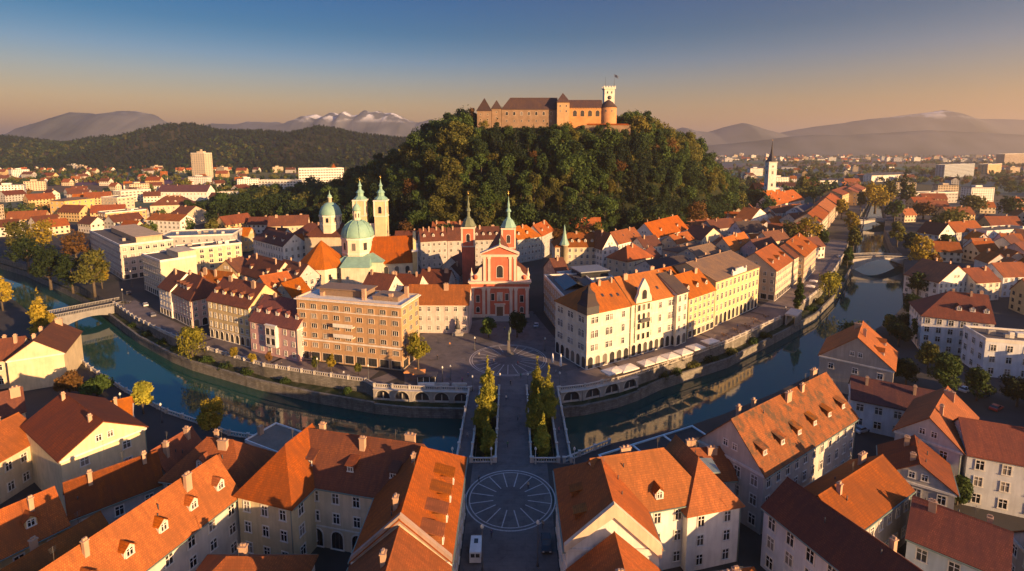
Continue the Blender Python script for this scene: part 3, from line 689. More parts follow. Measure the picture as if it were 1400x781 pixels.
# polygonal choir
cx, cy = -15.3, -4
m = MB(); P = [(cx + 1.02 * x, cy + y) for x, y in octo(11.2)]; m.prism(P, -.4, 13.5); m.build('choir', [M_CW], CT)
m = MB(); P2 = [(cx + 1.05 * x, cy + 1.03 * y) for x, y in octo(11.4)]; m.prism(P2, 12.7, 13.45); m.build('choir_cornice', [M_TRIM], CT)
tp = [(cx - .5, cy, 25.2), (cx + 9, cy + 2, 25.2)]; q = [(cx + 1.08 * x, cy + 1.06 * y, 13.5) for x, y in octo(11.7)]
fs = []
for i in range(8):
    a, c = q[i], q[(i + 1) % 8]; mx = (a[0] + c[0]) / 2
    fs.append([a, c, tp[1] if mx > cx + 3 else tp[0]])
fs.append([q[0], tp[1], tp[0]]) if False else None
fs2 = []
for i in range(8):
    a, c = q[i], q[(i + 1) % 8]; fs2.append([a, c, tp[0]])
m = MB(); m.shell(fs2, .25); m.build('choir_roof', [T('orange')], CT, True)
for i in range(8):
    a, c = P[i], P[(i + 1) % 8]; n = Vector(((a[1] - c[1]), (c[0] - a[0]))) * -1; n.normalize(); mid = ((a[0] + c[0]) / 2, (a[1] + c[1]) / 2)
    if to_cam(CT.matrix_basis, (*mid, 0), (n.x, n.y, 0)) > .1:
        ang = math.atan2(n.x, -n.y)
        for o in (-2, 2): window(CT, TM(mid[0], mid[1], 9.2, ang) @ Matrix.Translation((o, 0, 0)), 1.3, 2.6, False, 'dark', (.7, .6, .45))
# crossing with green hipped roof, drum, dome, lantern
m = MB(); m.box(-8, 14, -7.5, 9, -.4, 15.5); m.build('crossing', [M_CW], CT)
f, s, rr = roof_faces(22, 16.5, 15.5, 4.6, (1, 1), 'x', .6); m = MB(); m.shell([[(p[0] + 3, p[1] + .75, p[2]) for p in q_] for q_ in f]); m.build('crossing_roof', [M_COPPER], CT, True)
m = MB(); m.box(-4, 9, -12.5, -7.4, -.4, 14); m.build('transept', [M_CW], CT)
m = MB(); m.shell([[(-4.6, -13, 13.8), (9.6, -13, 13.8), (8, -6, 17.6), (-3, -6, 17.6)], [(-4.6, -7.4, 13.8), (-4.6, -13, 13.8), (-3, -6, 17.6)], [(9.6, -13, 13.8), (9.6, -7.4, 13.8), (8, -6, 17.6)]]); m.build('transept_roof', [M_COPPER], CT, True)
dx, dy = 0.2, 1.5
m = MB(); m.prism([(dx + x, dy + y) for x, y in octo(7.5)], 15, 26); m.build('drum', [M_CW], CT)
m = MB(); m.prism([(dx + x, dy + y) for x, y in octo(8.1)], 25.3, 26.2); m.prism([(dx + x, dy + y) for x, y in octo(7.8)], 18.4, 18.9); m.build('drum_cornice', [M_TRIM], CT)
for i in range(8):
    a = R(45) * i
    if math.sin(a) < .5: window(CT, TM(dx + 6.94 * math.cos(a), dy + 6.94 * math.sin(a), 22, a + R(90)), 1.9, 3.6, False, 'dark', (.7, .62, .5))
m = MB(); m.lathe([(7.7, 26.2), (7.8, 26.6), (7.5, 28.2), (6.7, 30.3), (5.4, 32.2), (3.6, 33.6), (2.2, 34.2), (1.9, 34.3)], 16, dx, dy, smooth=True); m.build('dome', [M_COPPER], CT)
m = MB()
for i in range(8):
    a = R(22.5 + 45 * i); pr = [(7.8, 26.4), (7.6, 28.2), (6.8, 30.4), (5.5, 32.3), (3.7, 33.7), (2.2, 34.3)]
    for (r0, z0), (r1, z1) in zip(pr, pr[1:]): m.tube((dx + r0 * math.cos(a), dy + r0 * math.sin(a), z0), (dx + r1 * math.cos(a), dy + r1 * math.sin(a), z1), .16, .16, 5)
m.build('dome_rib', [M_COPPER], CT)
m = MB(); m.prism([(dx + x, dy + y) for x, y in octo(1.8)], 34.2, 38.8); m.build('lantern', [M_CW], CT)
for a in range(0, 360, 45):
    if math.sin(R(a)) < .5: window(CT, TM(dx + 1.67 * math.cos(R(a)), dy + 1.67 * math.sin(R(a)), 36.6, R(a + 90)), .6, 2.2, True, 'dark', (.7, .62, .5), True)
m = MB(); m.lathe([(2.2, 38.8), (2.1, 39.4), (1.8, 40.6), (1, 41.8), (.35, 42.4), (.5, 42.9), (.15, 43.6), (0, 44.5)], 10, dx, dy); m.build('lantern_cap', [M_COPPER], CT)
# nave
n0, n1, n2, n3 = CP(520, 0, 250), CP(566, 0, 262), 0, 0
A, B = Vector((7.5, -5.5)), Vector((27.5, -1.5)); d = (B - A).normalized(); rz = math.atan2(d.y, d.x); c = (A + B) / 2 + Vector((-d.y, d.x)) * 9; KN = TM(c.x, c.y, 0, rz); LN = (B - A).length
m = MB(); m.box(-LN / 2, LN / 2, -9, 9, -.4, 14.5); m.extr([(LN / 2 - .3, -9, 14.5), (LN / 2 - .3, 9, 14.5), (LN / 2 - .3, 0, 25.4)], (.3, 0, 0)); m.build('nave', [M_CW], CT, M=KN)
f, s, rr = roof_faces(LN, 18, 14.5, 11, (0, 0), 'x', .6); m = MB(); m.shell(f); m.build('nave_roof', [T('tile')], CT, True, KN)
for i in range(4): window(CT, KN @ TM(-LN / 2 + LN * (i + .5) / 4, -9, 10.4), 2.0, 3.6, True, 'dark', (.7, .6, .45))
m = MB(); m.box(LN / 2 + .02, LN / 2 + 2.2, -10, 10, -.4, 19); m.extr([(LN / 2 + .4, -8, 19), (LN / 2 + .4, 8, 19), (LN / 2 + .4, 6, 23), (LN / 2 + .4, 0, 27.6), (LN / 2 + .4, -6, 23)], (1.4, 0, 0)); m.build('end_gable', [plaster((.66, .5, .24))], CT, M=KN)
m = MB()
for yy in (-10.2, -5, 0, 5, 10.2): m.box(LN / 2 + 2.2, LN / 2 + 2.5, yy - .6, yy + .6, -.4, 19)
m.box(LN / 2 - .3, LN / 2 + 2.7, -10.5, 10.5, 19, 19.6); m.build('end_moulding', [M_TRIM], CT, M=KN)
def helm2(w, z): return [(w * .6, z), (w * .62, z + .4), (w * .52, z + 1.0), (w * .38, z + 1.7), (w * .30, z + 2.1), (w * .29, z + 3.7), (w * .38, z + 3.9), (w * .30, z + 4.7), (w * .17, z + 5.5), (w * .13, z + 5.9), (w * .13, z + 7.3), (w * .20, z + 7.6), (w * .11, z + 8.5), (w * .05, z + 9.8), (.1, z + 11.4)]
for px, tip in ((491.5, 53), (520, 54.2)):
    Y = 288; spire_tower('tower', CT, CP(px, 0, Y), Y - 250, 6.3, 40.6 if px < 500 else 40.4, plaster((.66, .53, .31)), helm2(6.3, 40.5), tip, 35, M_TRIM)
m = MB(); w0, w1 = CP(501, 0, 286), CP(512, 0, 286); mid = (w0 + w1) / 2
m.extr([(w0 - 1, 37, -.4), (w1 + 1, 37, -.4), (w1 + 1, 37, 22), (mid + 1.5, 37, 27), (mid - 1.5, 37, 27), (w0 - 1, 37, 22)], (0, 2, 0)); m.build('west_gable', [M_TRIM], CT)
FOOT += [(-88, 248, 14), (-70, 252, 16), (-58, 262, 16), (-78, 288, 12)]

# ---- smaller domed church behind the cathedral
DCX = (449.5 - 700) * 300 / FPX
D2 = thing('domed_church', 'smaller church with a green dome and white drum behind the cathedral', 'church', (DCX, 300, 0))
m = MB(); m.prism(octo(6.1), 18, 30.3); m.build('drum', [M_CW], D2)
m = MB(); m.prism(octo(6.5), 29.8, 30.6); m.prism(octo(6.4), 25, 25.4); m.build('drum_cornice', [M_TRIM], D2)
for i in range(8):
    a = R(45) * i
    if math.sin(a) < .5: window(D2, TM(5.64 * math.cos(a), 5.64 * math.sin(a), 27.8, a + R(90)), 1.6, 2.6, False, 'dark', (.7, .62, .5), True)
m = MB(); m.lathe([(6.2, 30.6), (6.2, 31), (5.8, 33), (4.8, 35.2), (3.2, 36.8), (1.6, 37.6), (1.3, 37.7)], 16); m.build('dome', [M_COPPER], D2)
m = MB(); m.lathe([(1.2, 37.6), (1.2, 40.2), (1.6, 40.3), (1.6, 40.6)], 8); m.build('lantern', [M_CW], D2)
m = MB(); m.lathe([(1.5, 40.6), (1.2, 41.6), (.4, 42.4), (.3, 43), (.1, 44.2), (0, 45)], 8); m.build('lantern_cap', [M_COPPER], D2)
m = MB(); m.box(-13, 15, -7, 9, -.4, 19); m.build('nave', [W('sand')], D2)
f, s, rr = roof_faces(28, 16, 19, 6.5, (1, 1), 'x', .6); m = MB(); m.shell([[(p[0] + 1, p[1] + 1, p[2]) for p in q_] for q_ in f]); m.build('nave_roof', [T('brown')], D2, True)
FOOT.append((DCX, 300, 17))

# ---- castle on the hill
CY_ = 456; SCX = CY_ / FPX
def QX(px): return (px - 700) * SCX
def QZ(py): return CAM_H + (200 - py) * SCX
CS = thing('castle', 'large brick and stone castle with brown roofs on the hilltop', 'castle', (QX(750), CY_, 84))
OX, OZ = QX(750), 84
def cx_(px): return QX(px) - OX
def cz_(py): return QZ(py) - OZ
M_CST = flatmat('castle_stone', (.23, .155, .10), .9, 0, .2, .22, .5); M_CBR = flatmat('castle_brick', (.46, .225, .085), .9, 0, .2, .25, .4); M_CRO = T((.10, .055, .042))
def wing(px0, px1, ybase, yeave, yridge, dep, mat, y0=0, hips=(0, 0), name='wing', roofname='wing_roof'):
    x0, x1 = cx_(px0), cx_(px1); h = cz_(yeave); m = MB(); m.box(x0, x1, y0, y0 + dep, -22, h); w = m.build(name, [mat], CS)
    f, s, rr = roof_faces(x1 - x0, dep, h, cz_(yridge) - h, hips, 'x', .5); m = MB()
    m.shell([[(p[0] + (x0 + x1) / 2, p[1] + y0 + dep / 2, p[2]) for p in q_] for q_ in f]); m.build(roofname, [M_CRO], w, True); return w
lw = wing(686, 762, 176, 149.5, 134, 15, M_CST, 4, (1, 0))
for i in range(7): window(lw, TM(cx_(693 + i * 10), 4, cz_(156)), 2.0, 3.0, True, 'dark', (.62, .52, .42), True)
for i in range(7): window(lw, TM(cx_(693 + i * 10), 4, cz_(166)), 1.1, 1.5, False, 'dark', (.5, .42, .34), True)
rw = wing(776, 822, 176, 147.5, 137.5, 12, M_CBR, 2, (0, 0))
for i in range(4): window(rw, TM(cx_(785 + i * 10.2), 2, cz_(156)), 3.4, 5.2, True, 'dark', (.66, .42, .24), True)
m = MB()
for i in range(12): m.box(cx_(779 + i * 3.5), cx_(780.4 + i * 3.5), 1.6, 1.999, cz_(149.4), cz_(147.9))
m.build('corbel', [M_CST], rw)
def sqtower(px0, px1, yeave, ypeak, mat, y0, dep, wins=2):
    x0, x1 = cx_(px0), cx_(px1); h = cz_(yeave); m = MB(); m.box(x0, x1, y0, y0 + dep, -22, h); t = m.build('tower', [mat], CS)
    f = [[(x0 - .6, y0 - .6, h), (x1 + .6, y0 - .6, h), ((x0 + x1) / 2, y0 + dep / 2, cz_(ypeak))], [(x1 + .6, y0 - .6, h), (x1 + .6, y0 + dep + .6, h), ((x0 + x1) / 2, y0 + dep / 2, cz_(ypeak))],
         [(x1 + .6, y0 + dep + .6, h), (x0 - .6, y0 + dep + .6, h), ((x0 + x1) / 2, y0 + dep / 2, cz_(ypeak))], [(x0 - .6, y0 + dep + .6, h), (x0 - .6, y0 - .6, h), ((x0 + x1) / 2, y0 + dep / 2, cz_(ypeak))]]
    m = MB(); m.shell(f, .3); m.build('tower_roof', [M_CRO], t, True)
    for i in range(wins):
        for zz in (yeave + 5, yeave + 12): window(t, TM(x0 + (x1 - x0) * (i + .5) / wins, y0, cz_(zz)), .9, 1.5, False, 'dark', (.6, .48, .34), True)
    return t
sqtower(760.5, 777, 141.5, 128.5, plaster((.46, .29, .15)), -1.5, 11)
sqtower(653, 672, 152.5, 135, M_CST, 0, 13); sqtower(672.5, 685.5, 149.5, 137.5, M_CST, 3, 9, 1)
# round corner tower with sloping roof
rx, rr_ = cx_(831), QX(842.5) - QX(831)
m = MB(); m.lathe([(rr_ + .9, -22), (rr_ + .2, -6), (rr_, 2), (rr_, cz_(148))], 20, rx, 6); t = m.build('round_tower', [plaster((.50, .25, .11))], CS)
m = MB(); m.lathe([(rr_ + .5, cz_(148)), (rr_ * .55, cz_(141)), (.6, cz_(137.5))], 20, rx, 6, smooth=False); m.build('tower_roof', [M_CRO], t, True)
for a in (-60, -25, 15): window(t, TM(rx + rr_ * math.sin(R(a)), 6 - rr_ * math.cos(R(a)), cz_(153), R(a)), 1.0, 1.8, False, 'dark', (.55, .38, .25), True)
# white clock tower with battlements
tx0, tx1 = cx_(827.5), cx_(841.5); ty0, ty1 = 13, 22; zt = cz_(122)
m = MB(); m.box(tx0, tx1, ty0, ty1, -15, zt); m.box(tx0 - .7, tx1 + .7, ty0 - .7, ty1 + .7, zt, zt + 1.3)
for i in range(5):
    x = tx0 - .7 + (tx1 - tx0 + 1.4 - 1.1) * i / 4
    for yy in (ty0 - .7, ty1 - .2): m.box(x, x + 1.1, yy, yy + .9, zt + 1.3, zt + 2.6)
    y = ty0 - .7 + (ty1 - ty0 + 1.4 - 1.1) * i / 4
    if 0 < i < 4:
        for xx in (tx0 - .7, tx1 - .2): m.box(xx, xx + .9, y, y + 1.1, zt + 1.3, zt + 2.6)
t = m.build('clock_tower', [plaster((.74, .68, .58))], CS)
for x in (.3, .7):
    for zz in (126.5, 141): window(t, TM(tx0 + (tx1 - tx0) * x, ty0, cz_(zz)), 1.0, 2.0, True, 'dark', (.6, .55, .48), True)
m = MB(); m.lathe([(0, -.1), (1.7, -.1), (1.7, .12), (0, .12)], 18); m.build('clock', [M_DARK], t, M=TM((tx0 + tx1) / 2, ty0 - .1, cz_(133.5)) @ Matrix.Rotation(R(90), 4, 'X'))
m = MB(); m.tube((tx0 + .8, ty0 + 1, zt + 1.2), (tx0 + .8, ty0 + 1, cz_(105.5)), .14, .06); m.build('flagpole', [M_DARK], t)
m = MB(); m.tube((tx1 - .4, ty0 + 1, zt + 1.2), (tx1 - .4, ty0 + 1, cz_(101)), .14, .06); p = m.build('flagpole', [M_DARK], t)
flg = tag(MB().build('flag', [flatmat('flag_cloth', (.05, .06, .10), .8)]), 'dark flag flying from the right pole on the castle clock tower', 'flag')
fm_ = MB(); fx, fz = tx1 - .4 + OX, cz_(102) + OZ
for i in range(6):
    for a, c in ((i, i + 1),):
        w_ = lambda t_: (fx + .1 + t_ * .55, CY_ + ty0 + 1 + .35 * math.sin(t_ * 1.3), fz - t_ * .28)
        p, q_ = w_(a), w_(c); fm_.extr([p, q_, (q_[0], q_[1], q_[2] - 2.2), (p[0], p[1], p[2] - 2.2)], (0, .05, 0))
old = flg.data; flg.data = fm_.mesh('flag', [flatmat('flag_cloth', (.05, .06, .10), .8)])
# outer wall on the slope below the right wing
m = MB(); m.box(cx_(796), cx_(858), -6, -4.6, -20, cz_(172)); m.build('outer_wall', [M_CST], CS)
m = MB(); m.shell([[(cx_(800), -6.3, cz_(172)), (cx_(856), -6.3, cz_(172)), (cx_(856), -3, cz_(170)), (cx_(800), -3, cz_(170))]], .2); m.build('wall_roof', [T('tile')], CS, True)

# ---- slender church spire far to the right
SY = 600; SX = (1053 - 700) * SY / FPX
SP = thing('spire_church', 'far white church with slim black spire right of the hill', 'church', (SX, SY, 0))
m = MB(); m.box(-4.6, 4.6, -4.6, 4.6, -.4, 52); t = m.build('tower', [W('white')], SP)
for a in (0, R(90), R(-90)):
    for zz in (26, 40, 47): window(t, Matrix.Rotation(a, 4, 'Z') @ TM(0, -4.6, zz), 2.0, 3.4 if zz < 47 else 2, True, 'dark', (.6, .55, .5), True)
m = MB(); m.box(-5.1, 5.1, -5.1, 5.1, 43, 43.7); m.box(-5.2, 5.2, -5.2, 5.2, 51.6, 52.3); m.build('tower_moulding', [M_TRIM], t)
m = MB(); m.lathe([(6, 52.3), (5.0, 54), (3.0, 57), (1.7, 61), (.9, 67), (.15, 75.5)], 8, smooth=False, rot=R(22.5)); m.build('spire', [flatmat('slate_spire', (.05, .045, .05), .7)], t)
m = MB(); m.tube((0, 0, 75), (0, 0, 78), .12, .08); m.box(-.7, .7, -.1, .1, 76.8, 77.1); m.build('cross', [M_GOLD], t)
m = MB(); m.box(-6, 18, 4.6, 22, -.4, 22); m.build('nave', [W('white')], SP)
f, s, rr = roof_faces(30, 20, 18, 9, (0, 1), 'x', .5); m = MB(); m.box(-16, -5, -3, 14, -.4, 17.9); m.shell([[(p[0] + 1, p[1] + 13, p[2]) for p in q_] for q_ in f], .3, 1); m.build('nave_roof', [W('white'), T('orange')], SP, True)
FOOT.append((SX, SY, 22))
# ================================================================== HOUSES ROUND THE SQUARE AND ALONG THE QUAYS
GQ = 'houses along the far quays'
# hotel
A, B = G(405.5, 408.5, 20.6), G(548, 420.6, 20.6)
HT, K_, M_, L_, D_ = house('hotel', 'large beige six-storey flat-roofed hotel facing the river left of the square', A, B, 20.6, 13, 0, (.47, .29, .15), M_LEAD, 'flat', floors=6, bay=3.95, win=(1.9, 1.45), ground='shop', gz=3.9, chim=0, cat='hotel', trim=(.58, .46, .34))
m = MB(); m.box(-L_ / 2 - .6, L_ / 2 + .6, -D_ / 2 - .7, D_ / 2 + .6, 20.62, 20.9); m.box(-L_ / 2 - .15, L_ / 2 + .15, -D_ / 2 - .15, -D_ / 2 - .001, 7.0, 7.5); m.box(-L_ / 2 - .15, L_ / 2 + .15, -D_ / 2 - .15, -D_ / 2 - .001, 17.2, 17.5); m.build('cornice', [M_TRIM], HT, M=K_)
m = MB(); m.box(-L_ * .36, L_ * .1, -1.5, 4.5, 20.5, 23.2); m.box(-L_ * .38, L_ * .12, -2.2, 5, 23.2, 23.5); m.box(L_ * .18, L_ * .42, -2.5, 4, 20.5, 22.4); m.build('penthouse', [flatmat('penthouse_cladding', (.22, .15, .10), .7)], HT, M=K_)
for z in (9.6, 13.0):
    m = MB(); m.box(L_ * .0 - 4.6, L_ * .0 + 2.4, -D_ / 2 - 1.5, -D_ / 2 - .002, z - .25, z); 
    m.box(-4.6, 2.4, -D_ / 2 - 1.5, -D_ / 2 - 1.42, z + .02, z + 1.0); m.build('balcony', [M_TRIM], HT, M=K_)
for i, (x, y) in enumerate(((-12, -2), (-6, 1), (4, -3), (9, 2), (13, -2), (16, 3))):
    m = MB(); m.box(x - .6, x + .6, y - .5, y + .5, 20.6, 22.2 + (i % 3) * 1.2); m.box(x - .7, x + .7, y - .6, y + .6, 22.0, 22.15); m.build('chimney', [M_CHIM], HT, M=K_)
# convent wing left of the church
HP('convent_wing', 'low pale pink wing with an orange-brown roof joining hotel and pink church', (556, 414.5), (641, 415), 11.6, 11, 5.6, (.62, .49, .42), 'tile', floors=3, bay=3.1, win=(1.05, 1.6), chim=1, winsides=(0,), cat='house')
# left quay row
HP('townhouse', 'white end house with brown roof at the left corner of the quay row', (216.7, 391), (232.6, 397.2), 11.8, 13, 6, 'white', 'brown', floors=4, bay=2.6, win=(1, 1.35), ground='shop', chim=1, group=GQ)
r_, k_, mm_, L_, D_ = HP('townhouse', 'pale pink corner house with arcade next to the yellow arcaded house', (233, 397.3), (260.5, 410), 11.3, 15, 6.4, 'pink', 'brown', floors=4, bay=2.7, win=(1.0, 1.35), ground='arcade', dorm=4, hips=(0, 1), dkind='gable', chim=2, group=GQ)
HP('townhouse', 'yellow house with ground-floor arcade and four white dormers on the left quay', (283.3, 408.5), (339.8, 420.6), 14.5, 14, 6.6, 'yellow', 'brown', floors=4, bay=2.7, win=(1.1, 1.7), ground='arcade', dorm=5, chim=3, group=GQ)
HP('townhouse', 'pink house with a bay window between the yellow house and the hotel', (341, 435.8), (406, 449), 11.5, 13.5, 6.8, (.60, .36, .33), (.21, .06, .045), floors=3, bay=3.3, win=(1.1, 1.6), dorm=5, chim=2, group=GQ)
A, B = G(341, 435.8, 11.5), G(406, 449, 11.5); d = (B - A).normalized(); c = (A + B) / 2
m = MB(); m.box(-2.4, 2.4, -1.1, .0, 3.6, 10.9); m.box(-2.6, 2.6, -1.3, 0, 10.9, 11.2)
o = bpy.data.objects['townhouse.003'] if 'townhouse.003' in bpy.data.objects else r_
bw = m.build('bay_window', [M_TRIM], o, M=o.matrix_basis.inverted() @ TM(c.x, c.y, 0, math.atan2(d.y, d.x)))
for z in (5.6, 8.9):
    for x in (-1.2, 1.2): window(bw, TM(x, -1.1, z), 1.7, 2.2, False, 'dark', (.66, .6, .54), True)
# second row behind the left quay
GB = 'houses behind the left quay row'
HP('townhouse', 'house with bright orange roof directly behind the pale pink corner house', (262, 391), (306, 396), 12, 10, 6, 'cream', 'orange', axis='x', floors=3, chim=3, dorm=2, group=GB, wins=False)
HP('townhouse', 'orange-roofed house with cross gables behind the yellow arcaded house', (342, 392), (372, 404), 13, 11, 6, 'cream', 'orange', axis='y', chim=2, group=GB, dorm=2, dside=1)
HP('townhouse', 'small orange-roofed house behind the pink house, beside the hotel roof', (372, 403), (400, 407), 12, 10, 5.2, 'cream', 'orange', axis='y', chim=1, group=GB, dorm=1, dside=1)
HP('townhouse', 'dark-roofed house with cream gable below the white and blue corner house', (327, 372), (370, 385), 11.5, 14, 7.5, 'cream', 'brown', axis='x', chim=2, group=GB, dorm=2, floors=3)
HP('townhouse', 'shaded house with open galleries close left of the cathedral choir', (372, 376), (405, 384), 13, 12, 6, 'rose', 'brown', axis='x', floors=4, bay=2.6, win=(1.5, 2), chim=2, group=GB, dorm=3)
HP('townhouse', 'brown-roofed house with round orange gable in front of the cream office wing', (295, 368), (325, 372), 12, 9, 5, 'ochre', 'brown', axis='y', chim=2, group=GB)
HP('townhouse', 'white house with blue-grey shaded side and brown roof left of the cathedral', (346, 326), (387, 336.5), 14, 14, 6, 'white', 'brown', floors=3, bay=3, win=(1.1, 1.9), chim=2, group=GB, dorm=3, hips=(1, 0))
HP('townhouse', 'low ochre house with orange roof between white house and cathedral', (388, 337), (428, 331), 11, 12, 5, 'ochre', 'orange', floors=2, chim=2, group=GB)
HP('townhouse', 'small ochre house with orange roof beside trees left of the white house', (312, 322), (339, 322), 11, 10, 4.5, 'ochre', 'orange', floors=2, chim=1, group=GB)
HP('long_house', 'long brown-roofed building with white windows left of the smaller green dome', (366, 309), (421, 307), 11, 13, 6.5, 'cream', 'brown', floors=2, bay=3, chim=3, group=GB)
HP('townhouse', 'broad house with hipped brown roof below the smaller green dome', (398, 320), (446, 322), 11, 16, 6.5, 'sand', 'brown', hips=(1, 1), floors=2, chim=2, group=GB)
HP('townhouse', 'white gabled house on the slope left of the smaller green dome', (386, 292), (416, 291), 10, 12, 6, 'white', 'brown', chim=1, group=GB)
HP('townhouse', 'brown-roofed house at the foot of the hill behind the smaller dome', (414, 285), (452, 286), 10, 14, 6, 'sand', 'brown', chim=2, group=GB)
HP('townhouse', 'maroon-roofed house at the hill foot left of the cathedral towers', (455, 296), (482, 296), 12, 14, 7, 'pale', 'brown', chim=1, group=GB)
# roofs in front of the cathedral
GC = 'roofs between cathedral and convent wing'
HP('townhouse', 'brown-roofed house with white firewall in front of the cathedral transept', (492, 397), (528, 402), 14, 12, 6, 'pale', 'brown', axis='x', chim=2, group=GC)
HP('townhouse', 'wide brown-roofed house in front of the cathedral nave windows', (528, 396), (570, 398), 13, 13, 5, 'pale', 'brown', axis='x', chim=3, group=GC)
HP('townhouse', 'brown-roofed house tucked behind the convent wing', (572, 386), (612, 388), 11.5, 11, 4.6, 'pale', 'brown', axis='x', chim=2, group=GC)
HP('townhouse', 'small dark house with a white turret beside the pink left tower', (606, 375), (628, 376), 10, 9, 4, 'grey', 'brown', axis='y', chim=1, group=GC)
# street wall behind the church
GS = 'street houses behind the pink church'
HP('townhouse', 'long grey four-storey house with brown roof left behind the pink church', (575, 329.5), (611.5, 327.5), 16.4, 12, 6, 'grey', 'brown', floors=4, bay=2.9, chim=4, group=GS, dorm=3)
HP('townhouse', 'pinkish house with brown roof right beside the left pink tower', (612, 328), (631, 327.5), 16.2, 12, 6, 'rose', 'brown', floors=4, bay=2.9, chim=1, group=GS)
HP('townhouse', 'shaded house with dormers seen between the two pink towers', (648, 327), (684, 326), 16, 13, 6.2, 'grey', 'brown', floors=4, bay=2.9, chim=2, dorm=4, group=GS)
HP('townhouse', 'grey-green corner house with bright orange end roof right of the church tower', (706.5, 327), (740, 322), 15, 13, 6.4, 'teal', 'tile', floors=4, bay=2.7, chim=2, hips=(0, 1), group=GS, dorm=2)
HP('townhouse', 'tall shaded street house with brown roof facing the lane behind the church', (741, 322), (757, 314), 15, 12, 6, 'grey', 'tile', floors=4, bay=2.7, chim=2, group=GS, dorm=2)
HP('long_house', 'long low building with bright orange roof at the foot of the castle wood', (732, 314), (786, 314), 13, 13, 6.5, 'cream', 'orange', floors=2, bay=3.2, chim=3, group=GS, skyl=3)
HP('long_house', 'orange-roofed long building with a small spire turret at the wood edge', (787, 313), (823, 313), 13, 14, 7, 'white', 'orange', floors=2, bay=3.2, chim=2, group=GS)
HP('townhouse', 'brown-roofed house at the wood edge behind the left pink tower', (590, 316), (632, 316), 14, 11, 5.5, 'grey', 'tile', chim=3, group=GS, wins=False)
# cream corner house with green turret
CR, K_, M_, L_, D_ = HP('corner_house', 'cream corner house with green pointed turret and orange-brown roof behind the beige house', (759, 337), (823.5, 336.5), 15, 16, 6.2, 'cream', 'tile', floors=4, bay=3, win=(1.1, 1.9), chim=2, dorm=5, hips=(1, 0), cat='house')
m = MB(); m.lathe([(2.2, 0), (2.2, 15.5), (2.6, 15.5), (2.6, 16)], 8, -L_ / 2 + 5.2, -D_ / 2 + .6); t = m.build('turret', [W('cream')], CR, M=K_)
m = MB(); m.lathe([(2.8, 16), (1.5, 19), (.7, 23), (.1, 27)], 8, -L_ / 2 + 5.2, -D_ / 2 + .6, smooth=False); m.build('turret_roof', [M_COPPER], t)
HP('gabled_house', 'white house with tall stepped gable right of the cream turret house', (823.8, 340), (845, 338), 15, 14, 8, 'white', 'tile', axis='y', floors=4, bay=2.6, chim=1)
HP('townhouse', 'narrow white house with orange roof right of the white gabled house', (845.5, 333), (878, 325), 13, 12, 6, 'white', 'tile', floors=3, bay=2.8, chim=2, skyl=2, group='houses right of the lane')

# ---- white palace row on the right quay
PW = (.72, .645, .49)
P1, K_, M_, L_, D_ = HP('corner_palace', 'white corner palace with orange roof and dark corner turret on the right of the square', (803, 428.7), (862, 416.6), 18.5, 17, 6.4, PW, 'orange', floors=4, bay=4.9, win=(1.15, 2.1), ground='arcade', gz=4.6, pair=True, arch=False, chim=2, cat='palace', hips=(1, 0), skyl=3, winsides=(0, 1, 3))
m = MB(); x0 = -L_ / 2 + 1.8; y0 = -D_ / 2 + 1.8
m.box(x0 - 2.4, x0 + 2.4, y0 - 2.4, y0 + 2.4, 18, 20.6); t = m.build('corner_turret', [M_DARK], P1, M=K_)
m = MB(); m.lathe([(3.6, 20.6), (2.6, 22), (2.0, 24.5), (.9, 25.4), (.1, 27)], 4, x0, y0, smooth=False, rot=R(45)); m.build('turret_roof', [T('dark')], t)
for i, x in enumerate((-L_ / 2 + 6, 2.2, 6.6)):
    pass
P2, K_, M_, L_, D_ = HP('gabled_palace', 'white palace with ornate ogee gable in the middle of the right quay row', (863.6, 415.2), (925.5, 402), 18.5, 17, 7, PW, 'orange', floors=4, bay=4.6, win=(1.15, 2.1), ground='arcade', gz=4.6, pair=True, chim=3, cat='palace', skyl=2)
gx = -L_ * .26
m = MB(); pts = [(-3.6, 18.3), (3.6, 18.3), (3.4, 20), (2.6, 21.2), (2.2, 23), (1.2, 24.6), (0, 26.4), (-1.2, 24.6), (-2.2, 23), (-2.6, 21.2), (-3.4, 20)]
m.extr([(gx + x, -D_ / 2 - .5, z) for x, z in pts], (0, 1.0, 0)); g_ = m.build('gable', [plaster(PW)], P2, M=K_); window(g_, TM(gx, -D_ / 2 - .5, 21), 2.2, 3.2, True, 'dark', (.66, .6, .48), True)
m = MB(); m.box(gx - 3.6, gx + 3.6, -D_ / 2 - .45, -D_ / 2 - .001, 4.7, 18.2); b_ = m.build('bay', [plaster(PW)], P2, M=K_)
for z in (6.6, 10.2, 13.6, 16.6):
    for x in (-2.2, 0, 2.2): window(b_, TM(gx + x, -D_ / 2 - .45, z), 1.2, 2.0, z == 13.6, 'dark', (.66, .6, .48), True)
m = MB(); m.box(gx - 2.2, gx + 2.2, -D_ / 2 - 1.5, -D_ / 2 - .46, 11.7, 11.95); m.box(gx - 2.2, gx + 2.2, -D_ / 2 - 1.5, -D_ / 2 - 1.4, 11.95, 12.9); m.build('balcony', [M_IRON], P2, M=K_)
HP('townhouse', 'narrow white bay house between the gabled palace and the yellow house', (926, 401.5), (941, 396.7), 19.2, 16, 5.4, PW, 'dark', floors=5, bay=2.8, win=(1.2, 2), ground='arcade', gz=4.4, chim=2, group='right quay row')
HP('townhouse', 'slim yellow house with orange roof and dormers between white and brown-roofed palaces', (942, 407), (978, 395), 15.7, 15, 6.4, (.66, .48, .24), 'orange', floors=5, bay=2.9, win=(1.1, 1.6), ground='shop', chim=3, dorm=3, group='right quay row')
